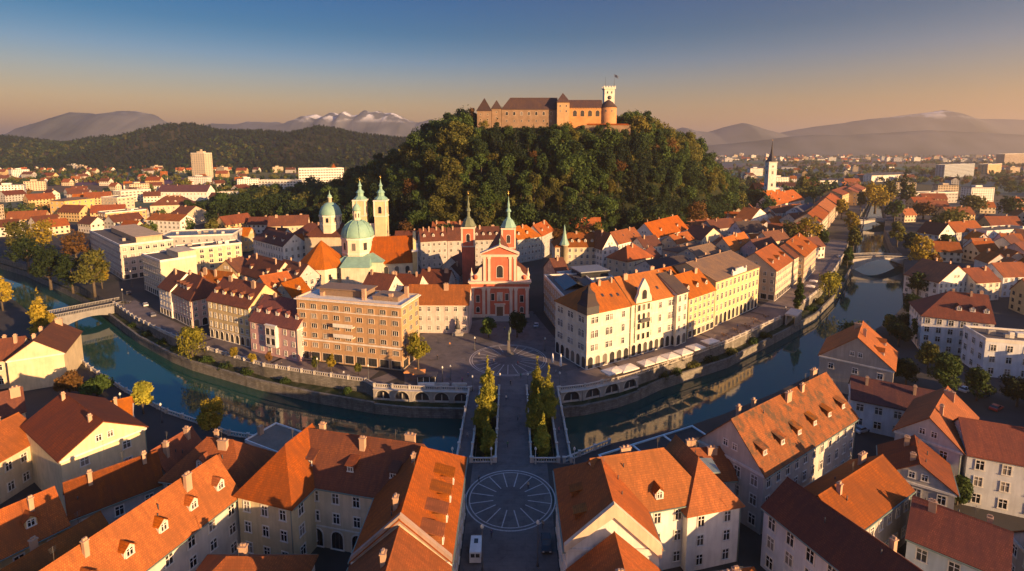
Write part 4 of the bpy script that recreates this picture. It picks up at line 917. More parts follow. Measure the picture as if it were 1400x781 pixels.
P4, K_, M_, L_, D_ = HP('yellow_palace', 'long yellow palace with flat brown roof and stone attic on the right quay', (979, 384.5), (1038.4, 364), 18.3, 26, 5.0, (.68, .52, .26), 'tan', floors=4, bay=3.2, win=(1.35, 2.3), ground='arcade', gz=5.0, chim=2, cat='palace', attic=True, hips=(0, 0))
HP('townhouse', 'beige corner house with bright orange roof right of the yellow palace', (1061.5, 370), (1083.5, 355), 14.4, 19, 7, (.60, .46, .32), 'orange', floors=4, bay=2.9, ground='shop', chim=2, dorm=3, group='right quay row', winsides=(0, 3))
HP('townhouse', 'tall cream house with brown roof next to the bridge end on right quay', (1086, 353), (1104, 342), 14.4, 14, 5, 'cream', 'brown', floors=4, bay=2.9, chim=1, group='right quay row')
HP('townhouse', 'beige house with orange slope facing the river, last before the trees', (1100, 351), (1116.5, 336), 14, 18, 6.4, 'beige', 'tile', floors=4, bay=2.9, ground='shop', chim=2, group='right quay row', dorm=2, winsides=(0, 3))
# ---- beige house with glass roof left of the palaces
r_, K_, M_, L_, D_ = HP('beige_house', 'beige street house with dark glass roof left of the white corner palace', (744, 377.6), (772, 408), 15.6, 17, 0, (.50, .36, .22), M_LEAD, 'flat', floors=4, bay=2.9, chim=1, winsides=(0, 1))
m = MB(); m.shell([[(-L_ * .3, -6, 15.8), (L_ * .2, -6, 15.8), (L_ * .2, -1, 18.2), (-L_ * .3, -1, 18.2)], [(L_ * .2, 4, 15.8), (-L_ * .3, 4, 15.8), (-L_ * .3, -1, 18.2), (L_ * .2, -1, 18.2)]], .2); m.build('skylight', [M_GLASS], r_, M=K_)
m = MB(); m.extr([(L_ / 2 - .2, -4, 15.6), (L_ / 2 - .2, 4, 15.6), (L_ / 2 - .2, 3, 18), (L_ / 2 - .2, 0, 19.6), (L_ / 2 - .2, -3, 18)], (.5, 0, 0)); m.build('gable', [W('sand')], r_, M=K_)
r_, K_, M_, L_, D_ = house('court_building', 'low building with grey-blue metal roof and glass band behind the white palace', G(781, 385, 15), G(838, 380, 15), 15, 15, 0, 'sand', flatmat('zinc_roof', (.25, .27, .30), .45, .4), 'flat', floors=4, bay=3, chim=0, wins=False)
m = MB(); m.box(-L_ * .2, L_ * .45, -5, 5, 15, 17.6); b_ = m.build('roof_storey', [M_GLASS], r_, M=K_)
m = MB(); m.box(-L_ * .23, L_ * .48, -5.6, 5.6, 17.6, 17.95); m.build('storey_roof', [flatmat('zinc_roof', (.25, .27, .30), .45, .4)], b_)

# ---- right old town between palaces and hill
GR = 'old town houses right of the hill foot'
H1 = [
 ('house with half orange hipped roof behind the court building', (858, 357), (893, 350), 12, 14, 6, 'cream', 'tile', dict(hips=(1, 1), floors=3, bay=3.4)),
 ('long low building with black roof behind the gabled palace', (898, 372), (950, 364), 12, 15, 4, 'pale', 'dark', dict(floors=2, bay=3)),
 ('orange-roofed house with parapet behind the narrow white bay house', (905, 392), (938, 384), 16, 12, 5, 'ochre', 'orange', dict(wins=False)),
 ('white house with lit front and brown skylit roof at the lane end', (842, 335), (877, 327), 11, 12, 6, 'white', 'tan', dict(floors=2, skyl=3)),
 ('big gabled house with white side wall and orange slope below the wood', (897, 325), (941, 312), 12, 17, 8.5, 'white', 'orange', dict(floors=3, dorm=2, chim=3)),
 ('small orange-roofed house touching the wood left of the big gabled house', (870, 316), (893, 311), 10, 11, 5, 'cream', 'orange', dict(floors=2)),
 ('cream house whose sunlit gable faces the river below the hill foot', (959, 328), (990, 324), 9, 17, 7, (.72, .62, .42), 'brown', dict(axis='y', floors=2, bay=3.2, dorm=1, dside=1)),
 ('flat tan roofed house in front of the cream gable', (933, 346), (972, 338), 11, 13, 2.6, 'sand', 'tan', dict(hips=(1, 1), floors=2)),
 ('long cream house with grey roof and many windows in the middle of the right quarter', (955, 352), (1010, 338), 11, 13, 4, 'cream', 'tan', dict(floors=3, bay=3)),
 ('house with black roof terrace behind the yellow palace', (968, 364), (1005, 356), 13, 11, 3.6, 'grey', 'dark', dict(floors=2)),
 ('orange-roofed house between black roof terrace and white dark-roofed house', (1002, 343), (1030, 333), 12, 12, 6.4, 'cream', 'orange', dict(floors=2, dorm=1)),
 ('white house with long dark roof in the right old town', (1015, 318), (1047, 316), 11, 14, 6.5, 'white', 'dark', dict(floors=3, bay=3.2, hips=(0, 0))),
 ('white gable house with small orange slope behind the white dark-roofed house', (1026, 301), (1050, 294), 11, 13, 7.5, 'white', 'orange', dict(axis='y', floors=2, dorm=1, dside=1)),
 ('orange-roofed house nearest the wood edge in the row at the hill foot', (959, 297), (984, 290), 10, 12, 6, 'cream', 'orange', dict(dorm=2, floors=2)),
 ('middle house of the orange row climbing along the hill foot', (983, 288), (1004, 282), 10, 12, 6, 'ochre', 'orange', dict(dorm=1, floors=2)),
 ('last house of the orange row along the hill foot, beside the park trees', (1005, 283), (1024, 276), 10, 12, 6.5, 'cream', 'orange', dict(floors=2)),
 ('dark-roofed house between orange hill-foot row and cream gable', (975, 313), (1008, 309), 9, 13, 5.5, 'grey', 'brown', dict(floors=2)),
 ('dark brown roofed house above the beige corner house', (1040, 345), (1068, 340), 12, 13, 6, 'rose', 'brown', dict(floors=2)),
 ('small house with tall white chimneys right of the white dark-roofed house', (1052, 330), (1080, 326), 11, 11, 5, 'cream', 'brown', dict(chim=4, floors=2)),
 ('long maroon-roofed building in front of the far black spire', (1035, 272), (1072, 268), 13, 14, 7, 'sand', 'orange', dict(floors=2)),
 ('big dark roof with orange end slope right of the far black spire', (1060, 280), (1100, 272), 13, 18, 10, 'pale', 'tile', dict(floors=2, dorm=2, chim=4, hips=(0, 1))),
 ('brown-roofed hall in front of the big dark roof near the spire', (1060, 291), (1088, 289), 10, 15, 5, 'pale', 'brown', dict(floors=2)),
 ('maroon-roofed house left of the trees near the river row', (1090, 303), (1116, 300), 11, 15, 5.5, 'pale', 'red', dict(floors=2)),
 ('blue-grey flat house at the back of the river row', (1095, 291), (1118, 284), 13, 12, 4.5, 'bluewhite', 'slate', dict(floors=3)),
 ('first gabled house of the river row above the upper bridge', (1121, 304), (1133, 291), 14, 17, 6, 'cream', 'tile', dict(floors=4, bay=3.2, winsides=(0,))),
 ('second gabled house of the river row above the upper bridge', (1134, 290), (1143, 280), 14, 18, 6, 'beige', 'tile', dict(floors=4, bay=3.4, winsides=(0,))),
 ('third gabled house of the river row above the upper bridge', (1143.5, 279), (1150, 271), 14, 18, 6, 'sand', 'tile', dict(floors=4, bay=3.4, winsides=(0,))),
 ('long orange-brown block at the far end of the river row', (1152, 267), (1170, 260), 15, 22, 5, 'ochre', 'red', dict(floors=4, bay=4)),
 ('last orange-brown block of the river row before the tall poplars', (1172, 264), (1184, 257), 15, 20, 5, 'ochre', 'red', dict(floors=4, bay=4)),
 ('low brown roof between trees left of the river row', (1086, 321), (1112, 312), 11, 13, 5, 'sand', 'brown', dict(floors=2)),
 ('small brown-roofed house in the gap behind the beige house with glass roof', (760, 372), (778, 370), 13, 12, 5, 'grey', 'brown', dict(floors=3)),
 ('brown-roofed house in the lane right of the narrow white house', (880, 338), (905, 334), 10, 11, 5, 'pale', 'brown', dict(floors=2)),
 ('small terracotta house at the lane between big gabled house and cream gable', (925, 333), (950, 327), 9, 11, 4.6, 'sand', 'tile', dict(floors=2, dorm=1)),
 ('tiny white house with grey roof beside the long cream house', (1005, 331), (1020, 327), 9, 10, 4, 'white', 'slate', dict(floors=2)),
]
for lab, a, b_, h, dp, ri, wc, tc, kw in H1: HP('townhouse', lab, a, b_, h, dp, ri, wc, tc, group=GR, **kw)

# ================================================================== LEFT: OFFICES
r_, K_, M_, L_, D_ = HP('office_block', 'cream office block with blank sunlit end wall near the left bridge', (194, 348.6), (219, 358), 17.5, 15, 0, 'cream', M_LEAD, 'flat', floors=5, bay=2.6, win=(1.7, 1.9), ground='shop', chim=2, winsides=(0,))
m = MB(); m.box(-L_ * .1, L_ * .5, 0, D_ * .5, 17.5, 20.4); m.box(-L_ * .12, L_ * .52, -.2, D_ * .5 + .3, 20.4, 20.7); m.build('penthouse', [W('cream')], r_, M=K_)
HP('office_wing', 'long cream office wing with four rows of windows left of the white house', (243, 342), (330, 333), 15.5, 13, 0, (.62, .50, .30), M_LEAD, 'flat', floors=5, bay=4.2, win=(1.8, 1.7), chim=5)
r_, K_, M_, L_, D_ = HP('office_block', 'pinkish corner office block with dark roof edge at the left bridge street', (122.3, 316), (164, 336.5), 18.4, 24, 0, (.52, .42, .34), M_LEAD, 'flat', floors=5, bay=3.1, win=(1.8, 1.7), ground='shop', chim=4)
m = MB(); m.box(-L_ * .3, L_ * .45, -4, 8, 18.4, 21.4); m.box(-L_ * .32, L_ * .47, -4.6, 8.6, 21.4, 21.75); m.build('penthouse', [W('beige')], r_, M=K_)
HP('glass_hall', 'flat dark glass-roofed hall behind the office wing', (214, 325), (318, 321), 15, 24, 0, 'grey', flatmat('glass_roof', (.05, .055, .06), .25), 'flat', floors=3, bay=4, chim=6)
r_, K_, M_, L_, D_ = HP('apartment_block', 'orange and white apartment block with balconies behind the corner office block', (144, 292), (200, 287), 14, 16, 0, (.62, .32, .12), M_LEAD, 'flat', floors=4, bay=4, win=(2, 1.8), chim=3)
HP('apartment_block', 'white apartment wing with orange top right of the balcony block', (200, 300), (246, 302), 11, 14, 4, 'white', 'orange', floors=3, bay=4, win=(1.8, 1.6), chim=2)
HP('yellow_house', 'bright yellow cube-like house on the far left bank', (88, 275), (128, 271), 17, 18, 2, (.70, .46, .16), 'tan', hips=(1, 1), floors=4, bay=5, win=(1.6, 1.6), chim=1)
r_, K_, M_, L_, D_ = house('tower_block', 'lone tall beige tower block standing before the wooded hills', (-695, 1130), (-662, 1124), 55, 22, 0, (.56, .46, .32), M_LEAD, 'flat', floors=14, bay=5.4, win=(2.6, 2.0), chim=1)
m = MB(); m.box(-8, 8, -4, 4, 55, 59); m.box(-2, 2, -1, 1, 59, 63); m.build('roof_house', [W('sand')], r_, M=K_)
r_, K_, M_, L_, D_ = house('hospital_block', 'wide white hospital-like block with window bands below the wooded hills', G(408, 231, 32), G(470, 230, 32), 32, 20, 0, 'white', M_LEAD, 'flat', floors=7, bay=4.2, win=(2.8, 1.9), chim=5, far=True)
m = MB(); m.lathe([(6, 32.2), (.2, 40)], 4, L_ * .28, 0, smooth=False, rot=R(45)); m.build('roof_cone', [T('orange')], r_, M=K_)
house('hospital_block', 'lower white block in front of the wide hospital-like block', G(353, 247, 20), G(409, 247, 20), 20, 18, 0, 'white', M_LEAD, 'flat', floors=5, bay=4.4, win=(2.6, 1.8), chim=3, far=True)
HP('long_house', 'long white house with purple-brown roof behind the apartment block', (215, 262), (283, 262), 12, 18, 8, 'white', (.13, .06, .06), floors=2, bay=4.4, chim=4)
HP('brown_complex', 'cluster building with large brown roof right of the apartment block', (205, 281), (262, 279), 12, 22, 8, 'cream', 'brown', floors=2, bay=4, chim=5, hips=(1, 1), dorm=2)
HP('townhouse', 'cream gabled house at the right end of the brown-roofed cluster', (254, 294), (282, 288), 11, 14, 6, 'cream', 'brown', axis='y', floors=2, bay=4, chim=1)
HP('apartment_block', 'pale cubic block left of the purple-roofed white house', (138, 270), (160, 271), 15, 18, 0, 'sand', M_LEAD, 'flat', floors=4, bay=4.2, win=(2, 1.6), chim=1)
HP('apartment_block', 'grey-white slab with window bands left of the purple-roofed house', (165, 262), (206, 259), 14, 16, 0, 'pale', M_LEAD, 'flat', floors=4, bay=4.2, win=(2.6, 1.5), chim=2)
HP('low_hall', 'long low white hall among trees in the middle distance on the left', (297, 263.5), (330, 263), 9, 14, 0, 'white', M_LEAD, 'flat', floors=2, bay=5, win=(3, 1.6), chim=0)
# ================================================================== NEAR BANK, IN FRONT OF THE CAMERA
T_OLD = tiles((.36, .105, .02), .34, .85, 1.0)
def hf(name, label, A, B, h, *r, **k):
    f = lambda p: G(700 + p[0] * 710 / p[1], 200 + (70 - h) * 710 / p[1], h)
    return house(name, label, f(A), f(B), h, *r, **k)
# left courtyard building
c1, K1, M1, L1, D1 = hf('courtyard_house', 'cream courtyard building with steep orange roofs left of the near street', (-8.9, 73), (-8.9, 97), 12, 13.6, 6.2, 'cream', (.41, .108, .020), hips=(0, 1), floors=3, bay=3.0, win=(1.15, 1.8), dorm=4, dfrac=.16, dkind='shed', dw=2.3, chim=2, cat='house', far=False, winsides=(0, 2))
house('', '', (-40, 84.8), (-17, 79.4), 12, 12, 6.0, 'cream', (.21, .065, .03), floors=3, bay=3.4, win=(1.15, 1.8), ground='arcade', gz=4, dorm=3, dkind='shed', dfrac=.3, chim=3, root=c1, hips=(0, 0), winsides=(0,))
house('', '', (-46.5, 81.2), (-36.0, 78.0), 12, 12.5, 6.2, (.60, .50, .30), (.39, .105, .022), axis='y', hips=(1, 0), floors=3, bay=3.3, win=(1.1, 1.8), chim=0, root=c1, winsides=(0, 1), skyl=2, dside=1)
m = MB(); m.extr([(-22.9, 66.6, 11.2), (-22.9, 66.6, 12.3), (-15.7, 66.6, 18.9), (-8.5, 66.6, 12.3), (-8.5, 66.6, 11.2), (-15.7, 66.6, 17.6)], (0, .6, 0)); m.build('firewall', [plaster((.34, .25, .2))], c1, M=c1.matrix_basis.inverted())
m = MB(); m.box(-8.75, -8.3, 66.8, 91.6, 11.25, 11.5); m.build('gutter', [M_GUT], c1, M=c1.matrix_basis.inverted())
hf('row_house', 'orange-roofed house continuing the left side of the near street towards the viewer', (-8.9, 50), (-8.9, 72.6), 11.4, 13.6, 5.8, 'cream', (.41, .108, .020), floors=3, bay=3.0, dorm=2, dfrac=.2, dkind='shed', chim=2, winsides=(0,))
hf('near_house', 'low brown-roofed house at the bottom edge in front of the courtyard', (-46, 66), (-30, 66), 8, 13, 5.2, 'pale', 'tile', chim=1, wins=False, hips=(1, 1))
# right of the near street
c2, K2, M2, L2, D2_ = hf('corner_building', 'white winged corner building with orange roofs right of the near street', (21.4, 93.4), (8.0, 93.4), 12, 18.4, 6.2, 'white', (.39, .105, .022), axis='y', hips=(1, 0), floors=3, chim=0, dorm=0, winsides=(1,), bay=3.1, far=False)
house('', '', (14.5, 75.7), (33, 80.1), 12, 11, 6.0, 'white', (.44, .115, .018), floors=3, bay=3.2, win=(1.1, 1.75), dorm=2, dfrac=.1, chim=1, root=c2, hips=(0, 1), winsides=(0,), dkind='gable')
hf('', '', (28.4, 83.8), (38.0, 86.2), 11, 12, 5.6, 'white', (.39, .105, .022), axis='y', hips=(1, 0), floors=3, bay=3.9, win=(1.1, 1.8), chim=0, root=c2, winsides=(0, 3), skyl=0)
for yy in (73.3, 78.3):
    dm, dr = dormer_meshes(6.2 / 6.7, W('white'), T((.39, .105, .022)), 'shed'); o = place('dormer', dm, c2, c2.matrix_basis.inverted() @ TM(9.6, yy, 13.2, R(-90))); place('dormer_roof', dr, o)
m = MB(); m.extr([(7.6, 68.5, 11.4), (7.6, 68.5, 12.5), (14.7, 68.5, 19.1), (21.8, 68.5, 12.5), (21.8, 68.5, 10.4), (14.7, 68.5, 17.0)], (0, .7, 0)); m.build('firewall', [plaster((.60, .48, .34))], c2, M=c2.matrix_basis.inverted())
m = MB(); m.box(7.35, 7.8, 68.5, 87.2, 11.3, 11.55); m.build('gutter', [M_GUT], c2, M=c2.matrix_basis.inverted())
m = MB(); m.box(33.4, 36.4, 87.2, 90.0, 8, 11.8); r0 = m.build('roof_terrace', [W('white')], c2, M=c2.matrix_basis.inverted()); m = MB(); m.box(32.8, 37.4, 86.4, 90.8, 11.8, 12.0); m.build('terrace_roof', [flatmat('pale_green_glass', (.26, .33, .30), .3)], r0)
hf('row_house', 'lower orange-roofed house in front of the white firewall right of the street', (21, 74.5), (8.2, 74.5), 9.4, 26, 5.6, 'white', (.41, .108, .020), axis='y', floors=3, chim=2, winsides=(), dorm=2, dside=3, dkind='shed')
hf('near_house', 'orange-roofed house at the bottom edge below the white pavilion', (24, 62), (38, 64), 7, 14, 5, 'pale', (.41, .108, .020), chim=3, wins=False, hips=(1, 1))
HP('back_house', 'dark brown-roofed house between the white pavilion and the big speckled roof', (938, 657), (1006, 652), 9, 8, 3.6, 'grey', 'red', floors=3, bay=3.4, chim=2, winsides=(0,))
# market hall with dark panel roof on the near bank
A, B = G(822, 622, 6.5), G(943, 584, 6.5)
mh = thing('market_hall', 'riverside market hall with dark panel roof and pale steel edges', 'market hall', ((A.x + B.x) / 2, (A.y + B.y) / 2, 0), math.atan2(B.y - A.y, B.x - A.x)); L = (B - A).length
m = MB(); m.box(-L / 2, L / 2, -8.6, -.6, -.4, 6); m.build('wall', [flatmat('glass_wall', (.12, .16, .17), .2)], mh)
m = MB(); m.box(-L / 2 - .8, L / 2 + .8, -9.6, 0, 6, 6.5); m.build('roof', [plaster((.07, .058, .05))], mh)
for i in range(4):
    x = -L / 2 - .8 + (L + 1.6 - .35) * i / 3; m = MB(); m.box(x, x + .35, -9.6, 0, 6.5, 6.75); m.build('roof_beam', [M_WHITE], mh)
for y in (-9.6, -.3): m = MB(); m.box(-L / 2 - .8, L / 2 + .8, y, y + .3, 6.5, 6.8); m.build('roof_edge', [flatmat('pale_steel', (.45, .6, .62), .4)], mh)
FOOT.append((24, 112, 12))
# small flat-roofed pavilion on the left near bank
A, B = G(343, 601, 4.6), G(388, 618, 4.6); rz = math.atan2(B.y - A.y, B.x - A.x)
kp = thing('pavilion', 'small flat-roofed white pavilion on the near bank beside the yellow tree', 'pavilion', ((A.x + B.x) / 2, (A.y + B.y) / 2, 0), rz); L = (B - A).length
m = MB(); m.box(-L / 2, L / 2, 0, 6.5, -.4, 4.3); m.build('wall', [M_WHITE], kp)
m = MB(); m.box(-L / 2 - .5, L / 2 + .5, -.8, 7, 4.3, 4.6); m.build('roof', [plaster((.22, .17, .13))], kp)
m = MB(); 
for q in ((-L / 2 - .7, L / 2 + .7, -1, -.8), (-L / 2 - .7, L / 2 + .7, 7, 7.2)): m.box(*q, 4.2, 4.95)
for x in (-L / 2 - .7, L / 2 + .5): m.box(x, x + .2, -.8, 7, 4.2, 4.95)
m.build('parapet', [M_WHITE], kp)
for x in (-1.6, 1.2): window(kp, TM(x, 0, 2), 1.5, 2.4, False, 'dark', (.7, .68, .64), True, 'door' if x > 0 else 'window')
m = MB(); m.box(-L / 2 - .4, -L / 2 + .5, 2, 3, 4.6, 6.6); m.build('chimney', [M_CHIM], kp)
# left side
GL = 'near houses on the left bank'
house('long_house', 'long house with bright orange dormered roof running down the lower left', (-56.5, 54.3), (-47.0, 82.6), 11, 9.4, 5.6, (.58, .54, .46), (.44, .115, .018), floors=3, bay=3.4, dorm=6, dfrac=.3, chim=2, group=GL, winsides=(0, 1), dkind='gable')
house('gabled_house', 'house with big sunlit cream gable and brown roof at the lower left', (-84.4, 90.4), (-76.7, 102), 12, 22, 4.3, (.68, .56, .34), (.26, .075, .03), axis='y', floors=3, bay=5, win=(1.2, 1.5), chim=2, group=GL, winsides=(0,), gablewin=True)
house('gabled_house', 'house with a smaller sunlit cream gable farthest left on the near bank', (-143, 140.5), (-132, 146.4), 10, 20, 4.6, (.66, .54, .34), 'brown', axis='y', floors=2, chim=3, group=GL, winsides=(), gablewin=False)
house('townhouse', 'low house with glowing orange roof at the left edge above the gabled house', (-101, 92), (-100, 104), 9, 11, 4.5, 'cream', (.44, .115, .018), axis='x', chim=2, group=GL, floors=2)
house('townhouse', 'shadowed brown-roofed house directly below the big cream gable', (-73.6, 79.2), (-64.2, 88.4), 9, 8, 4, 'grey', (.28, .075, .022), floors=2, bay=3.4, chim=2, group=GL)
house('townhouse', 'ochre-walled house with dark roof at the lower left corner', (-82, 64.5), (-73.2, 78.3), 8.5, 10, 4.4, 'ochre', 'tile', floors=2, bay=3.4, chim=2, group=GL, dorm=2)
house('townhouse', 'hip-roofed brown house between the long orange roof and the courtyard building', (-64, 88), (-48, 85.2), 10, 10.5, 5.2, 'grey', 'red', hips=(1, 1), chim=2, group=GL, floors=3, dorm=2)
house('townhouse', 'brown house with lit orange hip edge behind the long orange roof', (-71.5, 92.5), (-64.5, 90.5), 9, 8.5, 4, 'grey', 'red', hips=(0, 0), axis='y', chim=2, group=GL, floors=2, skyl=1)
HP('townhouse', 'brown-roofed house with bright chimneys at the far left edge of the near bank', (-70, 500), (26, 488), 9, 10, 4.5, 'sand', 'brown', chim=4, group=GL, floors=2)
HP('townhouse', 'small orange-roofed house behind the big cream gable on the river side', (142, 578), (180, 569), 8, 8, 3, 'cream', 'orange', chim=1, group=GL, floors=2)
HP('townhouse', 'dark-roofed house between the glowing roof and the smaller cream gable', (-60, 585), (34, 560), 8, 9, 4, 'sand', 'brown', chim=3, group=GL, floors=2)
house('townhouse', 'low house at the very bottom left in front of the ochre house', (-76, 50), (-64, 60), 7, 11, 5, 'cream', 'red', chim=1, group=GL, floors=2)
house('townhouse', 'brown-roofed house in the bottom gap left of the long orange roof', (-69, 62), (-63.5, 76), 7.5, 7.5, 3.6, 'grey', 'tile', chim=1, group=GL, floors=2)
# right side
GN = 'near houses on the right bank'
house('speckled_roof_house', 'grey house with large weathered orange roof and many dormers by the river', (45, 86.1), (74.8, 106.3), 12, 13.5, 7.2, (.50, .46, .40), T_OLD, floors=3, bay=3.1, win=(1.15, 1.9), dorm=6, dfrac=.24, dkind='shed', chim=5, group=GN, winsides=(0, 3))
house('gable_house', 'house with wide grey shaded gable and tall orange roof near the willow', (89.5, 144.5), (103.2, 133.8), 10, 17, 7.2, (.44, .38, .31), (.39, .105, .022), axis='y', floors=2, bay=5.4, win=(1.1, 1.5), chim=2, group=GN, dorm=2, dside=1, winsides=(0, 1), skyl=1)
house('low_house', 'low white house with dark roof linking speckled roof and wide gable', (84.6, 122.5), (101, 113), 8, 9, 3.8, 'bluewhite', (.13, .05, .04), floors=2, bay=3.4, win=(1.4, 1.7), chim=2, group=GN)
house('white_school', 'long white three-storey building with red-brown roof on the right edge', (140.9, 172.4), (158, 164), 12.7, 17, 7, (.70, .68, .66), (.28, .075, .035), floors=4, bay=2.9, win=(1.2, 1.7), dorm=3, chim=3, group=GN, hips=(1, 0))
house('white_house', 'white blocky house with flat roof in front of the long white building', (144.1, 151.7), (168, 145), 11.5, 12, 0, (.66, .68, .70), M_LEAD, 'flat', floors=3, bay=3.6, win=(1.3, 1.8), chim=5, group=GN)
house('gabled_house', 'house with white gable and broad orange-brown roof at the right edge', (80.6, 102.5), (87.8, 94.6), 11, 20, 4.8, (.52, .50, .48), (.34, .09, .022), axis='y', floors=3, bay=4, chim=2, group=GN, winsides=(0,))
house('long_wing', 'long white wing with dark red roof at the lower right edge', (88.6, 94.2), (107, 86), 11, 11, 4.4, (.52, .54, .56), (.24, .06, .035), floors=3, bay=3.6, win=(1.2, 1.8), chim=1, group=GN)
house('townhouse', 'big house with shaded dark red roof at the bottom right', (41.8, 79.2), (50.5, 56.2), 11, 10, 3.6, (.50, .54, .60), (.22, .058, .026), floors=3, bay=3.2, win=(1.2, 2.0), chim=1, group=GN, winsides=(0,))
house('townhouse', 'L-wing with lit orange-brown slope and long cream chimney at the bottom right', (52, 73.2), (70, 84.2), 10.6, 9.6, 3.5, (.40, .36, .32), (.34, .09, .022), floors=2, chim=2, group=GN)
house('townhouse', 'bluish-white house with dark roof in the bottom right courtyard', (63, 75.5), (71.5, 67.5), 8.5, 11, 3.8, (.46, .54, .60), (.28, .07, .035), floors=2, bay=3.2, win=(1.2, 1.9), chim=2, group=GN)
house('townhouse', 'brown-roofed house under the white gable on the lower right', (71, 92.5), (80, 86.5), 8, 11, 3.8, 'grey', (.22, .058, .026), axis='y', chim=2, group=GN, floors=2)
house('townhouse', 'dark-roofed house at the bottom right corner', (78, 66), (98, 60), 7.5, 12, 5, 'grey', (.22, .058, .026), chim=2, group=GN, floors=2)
HP('gabled_house', 'white-gabled house behind the red-brown roof of the long white building', (1284, 386), (1331, 382), 9, 16, 7, 'white', (.34, .1, .04), axis='y', chim=2, group=GN, floors=3)
HP('townhouse', 'white-walled house with red roof right of the white-gabled house', (1334, 386), (1368, 384), 9, 12, 5, 'pale', (.32, .09, .04), chim=2, group=GN, floors=3)
HP('townhouse', 'pale house at the right edge above the long white building', (1372, 378), (1430, 376), 10, 12, 5, 'bluewhite', 'red', chim=2, group=GN, floors=3)
HP('long_house', 'long grey house with red roof among trees on the upper right bank', (1307, 317), (1345, 314), 10, 12, 6, 'grey', 'red', chim=3, group=GN, floors=3)
HP('white_house', 'white house with pointed gable beside the right bank trees', (1284, 321), (1306, 319), 10, 14, 7, 'white', 'brown', axis='y', chim=2, group=GN, floors=3)
HP('long_house', 'pale flat-roofed house at the right edge beyond the red-roofed house', (1349, 317), (1415, 313), 11, 15, 0, 'bluewhite', M_LEAD, 'flat', chim=3, group=GN, floors=3, bay=4)
HP('block', 'grey-blue office slab with one sunlit end on the upper right', (1292, 226), (1333, 224), 29, 16, 0, (.34, .38, .42), M_LEAD, 'flat', floors=9, bay=5, win=(2.6, 1.7), chim=1, group=GN, far=True, trim=(.4, .42, .44))
HP('block', 'tall dark block at the right edge of the skyline', (1374, 211), (1402, 210), 40, 24, 0, (.26, .20, .15), M_LEAD, 'flat', floors=10, bay=6, win=(2.6, 1.7), chim=1, group=GN, far=True)
HP('block', 'ochre block with orange sunlit face right of the grey-blue slab', (1351, 225), (1370, 224), 24, 20, 0, (.56, .38, .18), M_LEAD, 'flat', floors=7, bay=6, win=(2.4, 1.8), chim=1, group=GN, far=True)
HP('long_house', 'long grey low block behind the right bank trees', (1240, 265), (1310, 263), 13, 16, 0, 'grey', M_LEAD, 'flat', floors=3, bay=5, win=(2.8, 1.6), chim=3, group=GN, far=True)
HP('long_house', 'white row with stepped roofs beyond the poplars on the upper right', (1192, 240), (1242, 238), 13, 16, 4, 'white', 'slate', floors=4, bay=5, chim=4, group=GN, far=True)
# ================================================================== TREES
rng = np.random.default_rng(5)
def leaf_mat(name, dark, light):
    m, nt, b = principled(name, light, .75, .15)
    oi = nt.nodes.new('ShaderNodeObjectInfo'); g = noise(nt, .45, 3, worldpos(nt))
    c = mixc(nt, ramp(nt, g, [(.36, (0,) * 3), (.66, (1,) * 3)]), dark, light)
    hs = nt.nodes.new('ShaderNodeHueSaturation'); mr = nt.nodes.new('ShaderNodeMapRange'); mr.inputs[3].default_value = .65; mr.inputs[4].default_value = 1.35
    nt.links.new(oi.outputs['Random'], mr.inputs[0]); nt.links.new(mr.outputs[0], hs.inputs['Value']); nt.links.new(c, hs.inputs['Color'])
    nt.links.new(hs.outputs[0], b.inputs['Base Color'])
    tr = nt.nodes.new('ShaderNodeBsdfTranslucent'); nt.links.new(hs.outputs[0], tr.inputs[0]); mx = nt.nodes.new('ShaderNodeMixShader'); mx.inputs[0].default_value = .28
    out = [n for n in nt.nodes if n.type == 'OUTPUT_MATERIAL'][0]; nt.links.new(b.outputs[0], mx.inputs[1]); nt.links.new(tr.outputs[0], mx.inputs[2]); nt.links.new(mx.outputs[0], out.inputs[0])
    return m
LEAF = dict(green=leaf_mat('leaves', (.03, .055, .013), (.075, .115, .026)), dark=leaf_mat('leaves', (.016, .03, .010), (.038, .06, .018)), olive=leaf_mat('leaves', (.06, .07, .016), (.15, .14, .03)),
            yellow=leaf_mat('leaves', (.17, .135, .018), (.36, .26, .03)), gold=leaf_mat('leaves', (.085, .08, .016), (.20, .165, .03)), lime=leaf_mat('leaves', (.17, .175, .024), (.38, .335, .042)), rust=leaf_mat('leaves', (.08, .045, .014), (.18, .09, .025)), conifer=leaf_mat('needles', (.012, .022, .011), (.025, .038, .016)))  # lime is brightened to stand in for sunlight missing on the poplars
M_BARK = flatmat('bark', (.09, .07, .05), .9)

def leaves(clumps, n, size, bias=.75, rg=None, down=0.0):
    """n leaf sprays on the outside of a set of clumps (x, y, z, r, rz); numpy arrays"""
    rg = rg or rng; C = np.array(clumps); w = C[:, 3] ** 2; k = rg.choice(len(C), n, p=w / w.sum())
    d = rg.normal(size=(n, 3)); d /= np.linalg.norm(d, axis=1)[:, None]
    rad = (.55 + .45 * rg.random(n) ** .6) * (1 + .10 * rg.normal(size=n))
    P = C[k, :3] + d * np.stack([C[k, 3], C[k, 3], C[k, 4]], 1) * rad[:, None]
    nrm = d * bias + rg.normal(size=(n, 3)) * .45 + np.array([0, 0, .25 - down]); nrm /= np.linalg.norm(nrm, axis=1)[:, None]
    a = np.cross(nrm, rg.normal(size=(n, 3))); a /= np.linalg.norm(a, axis=1)[:, None]; b = np.cross(nrm, a)
    s = (size * (.6 + .8 * rg.random(n)))[:, None]
    V = np.stack([P - a * s * .9, P + b * s * .55, P + a * s * .9, P - b * s * .55], 1).reshape(-1, 3)
    return V
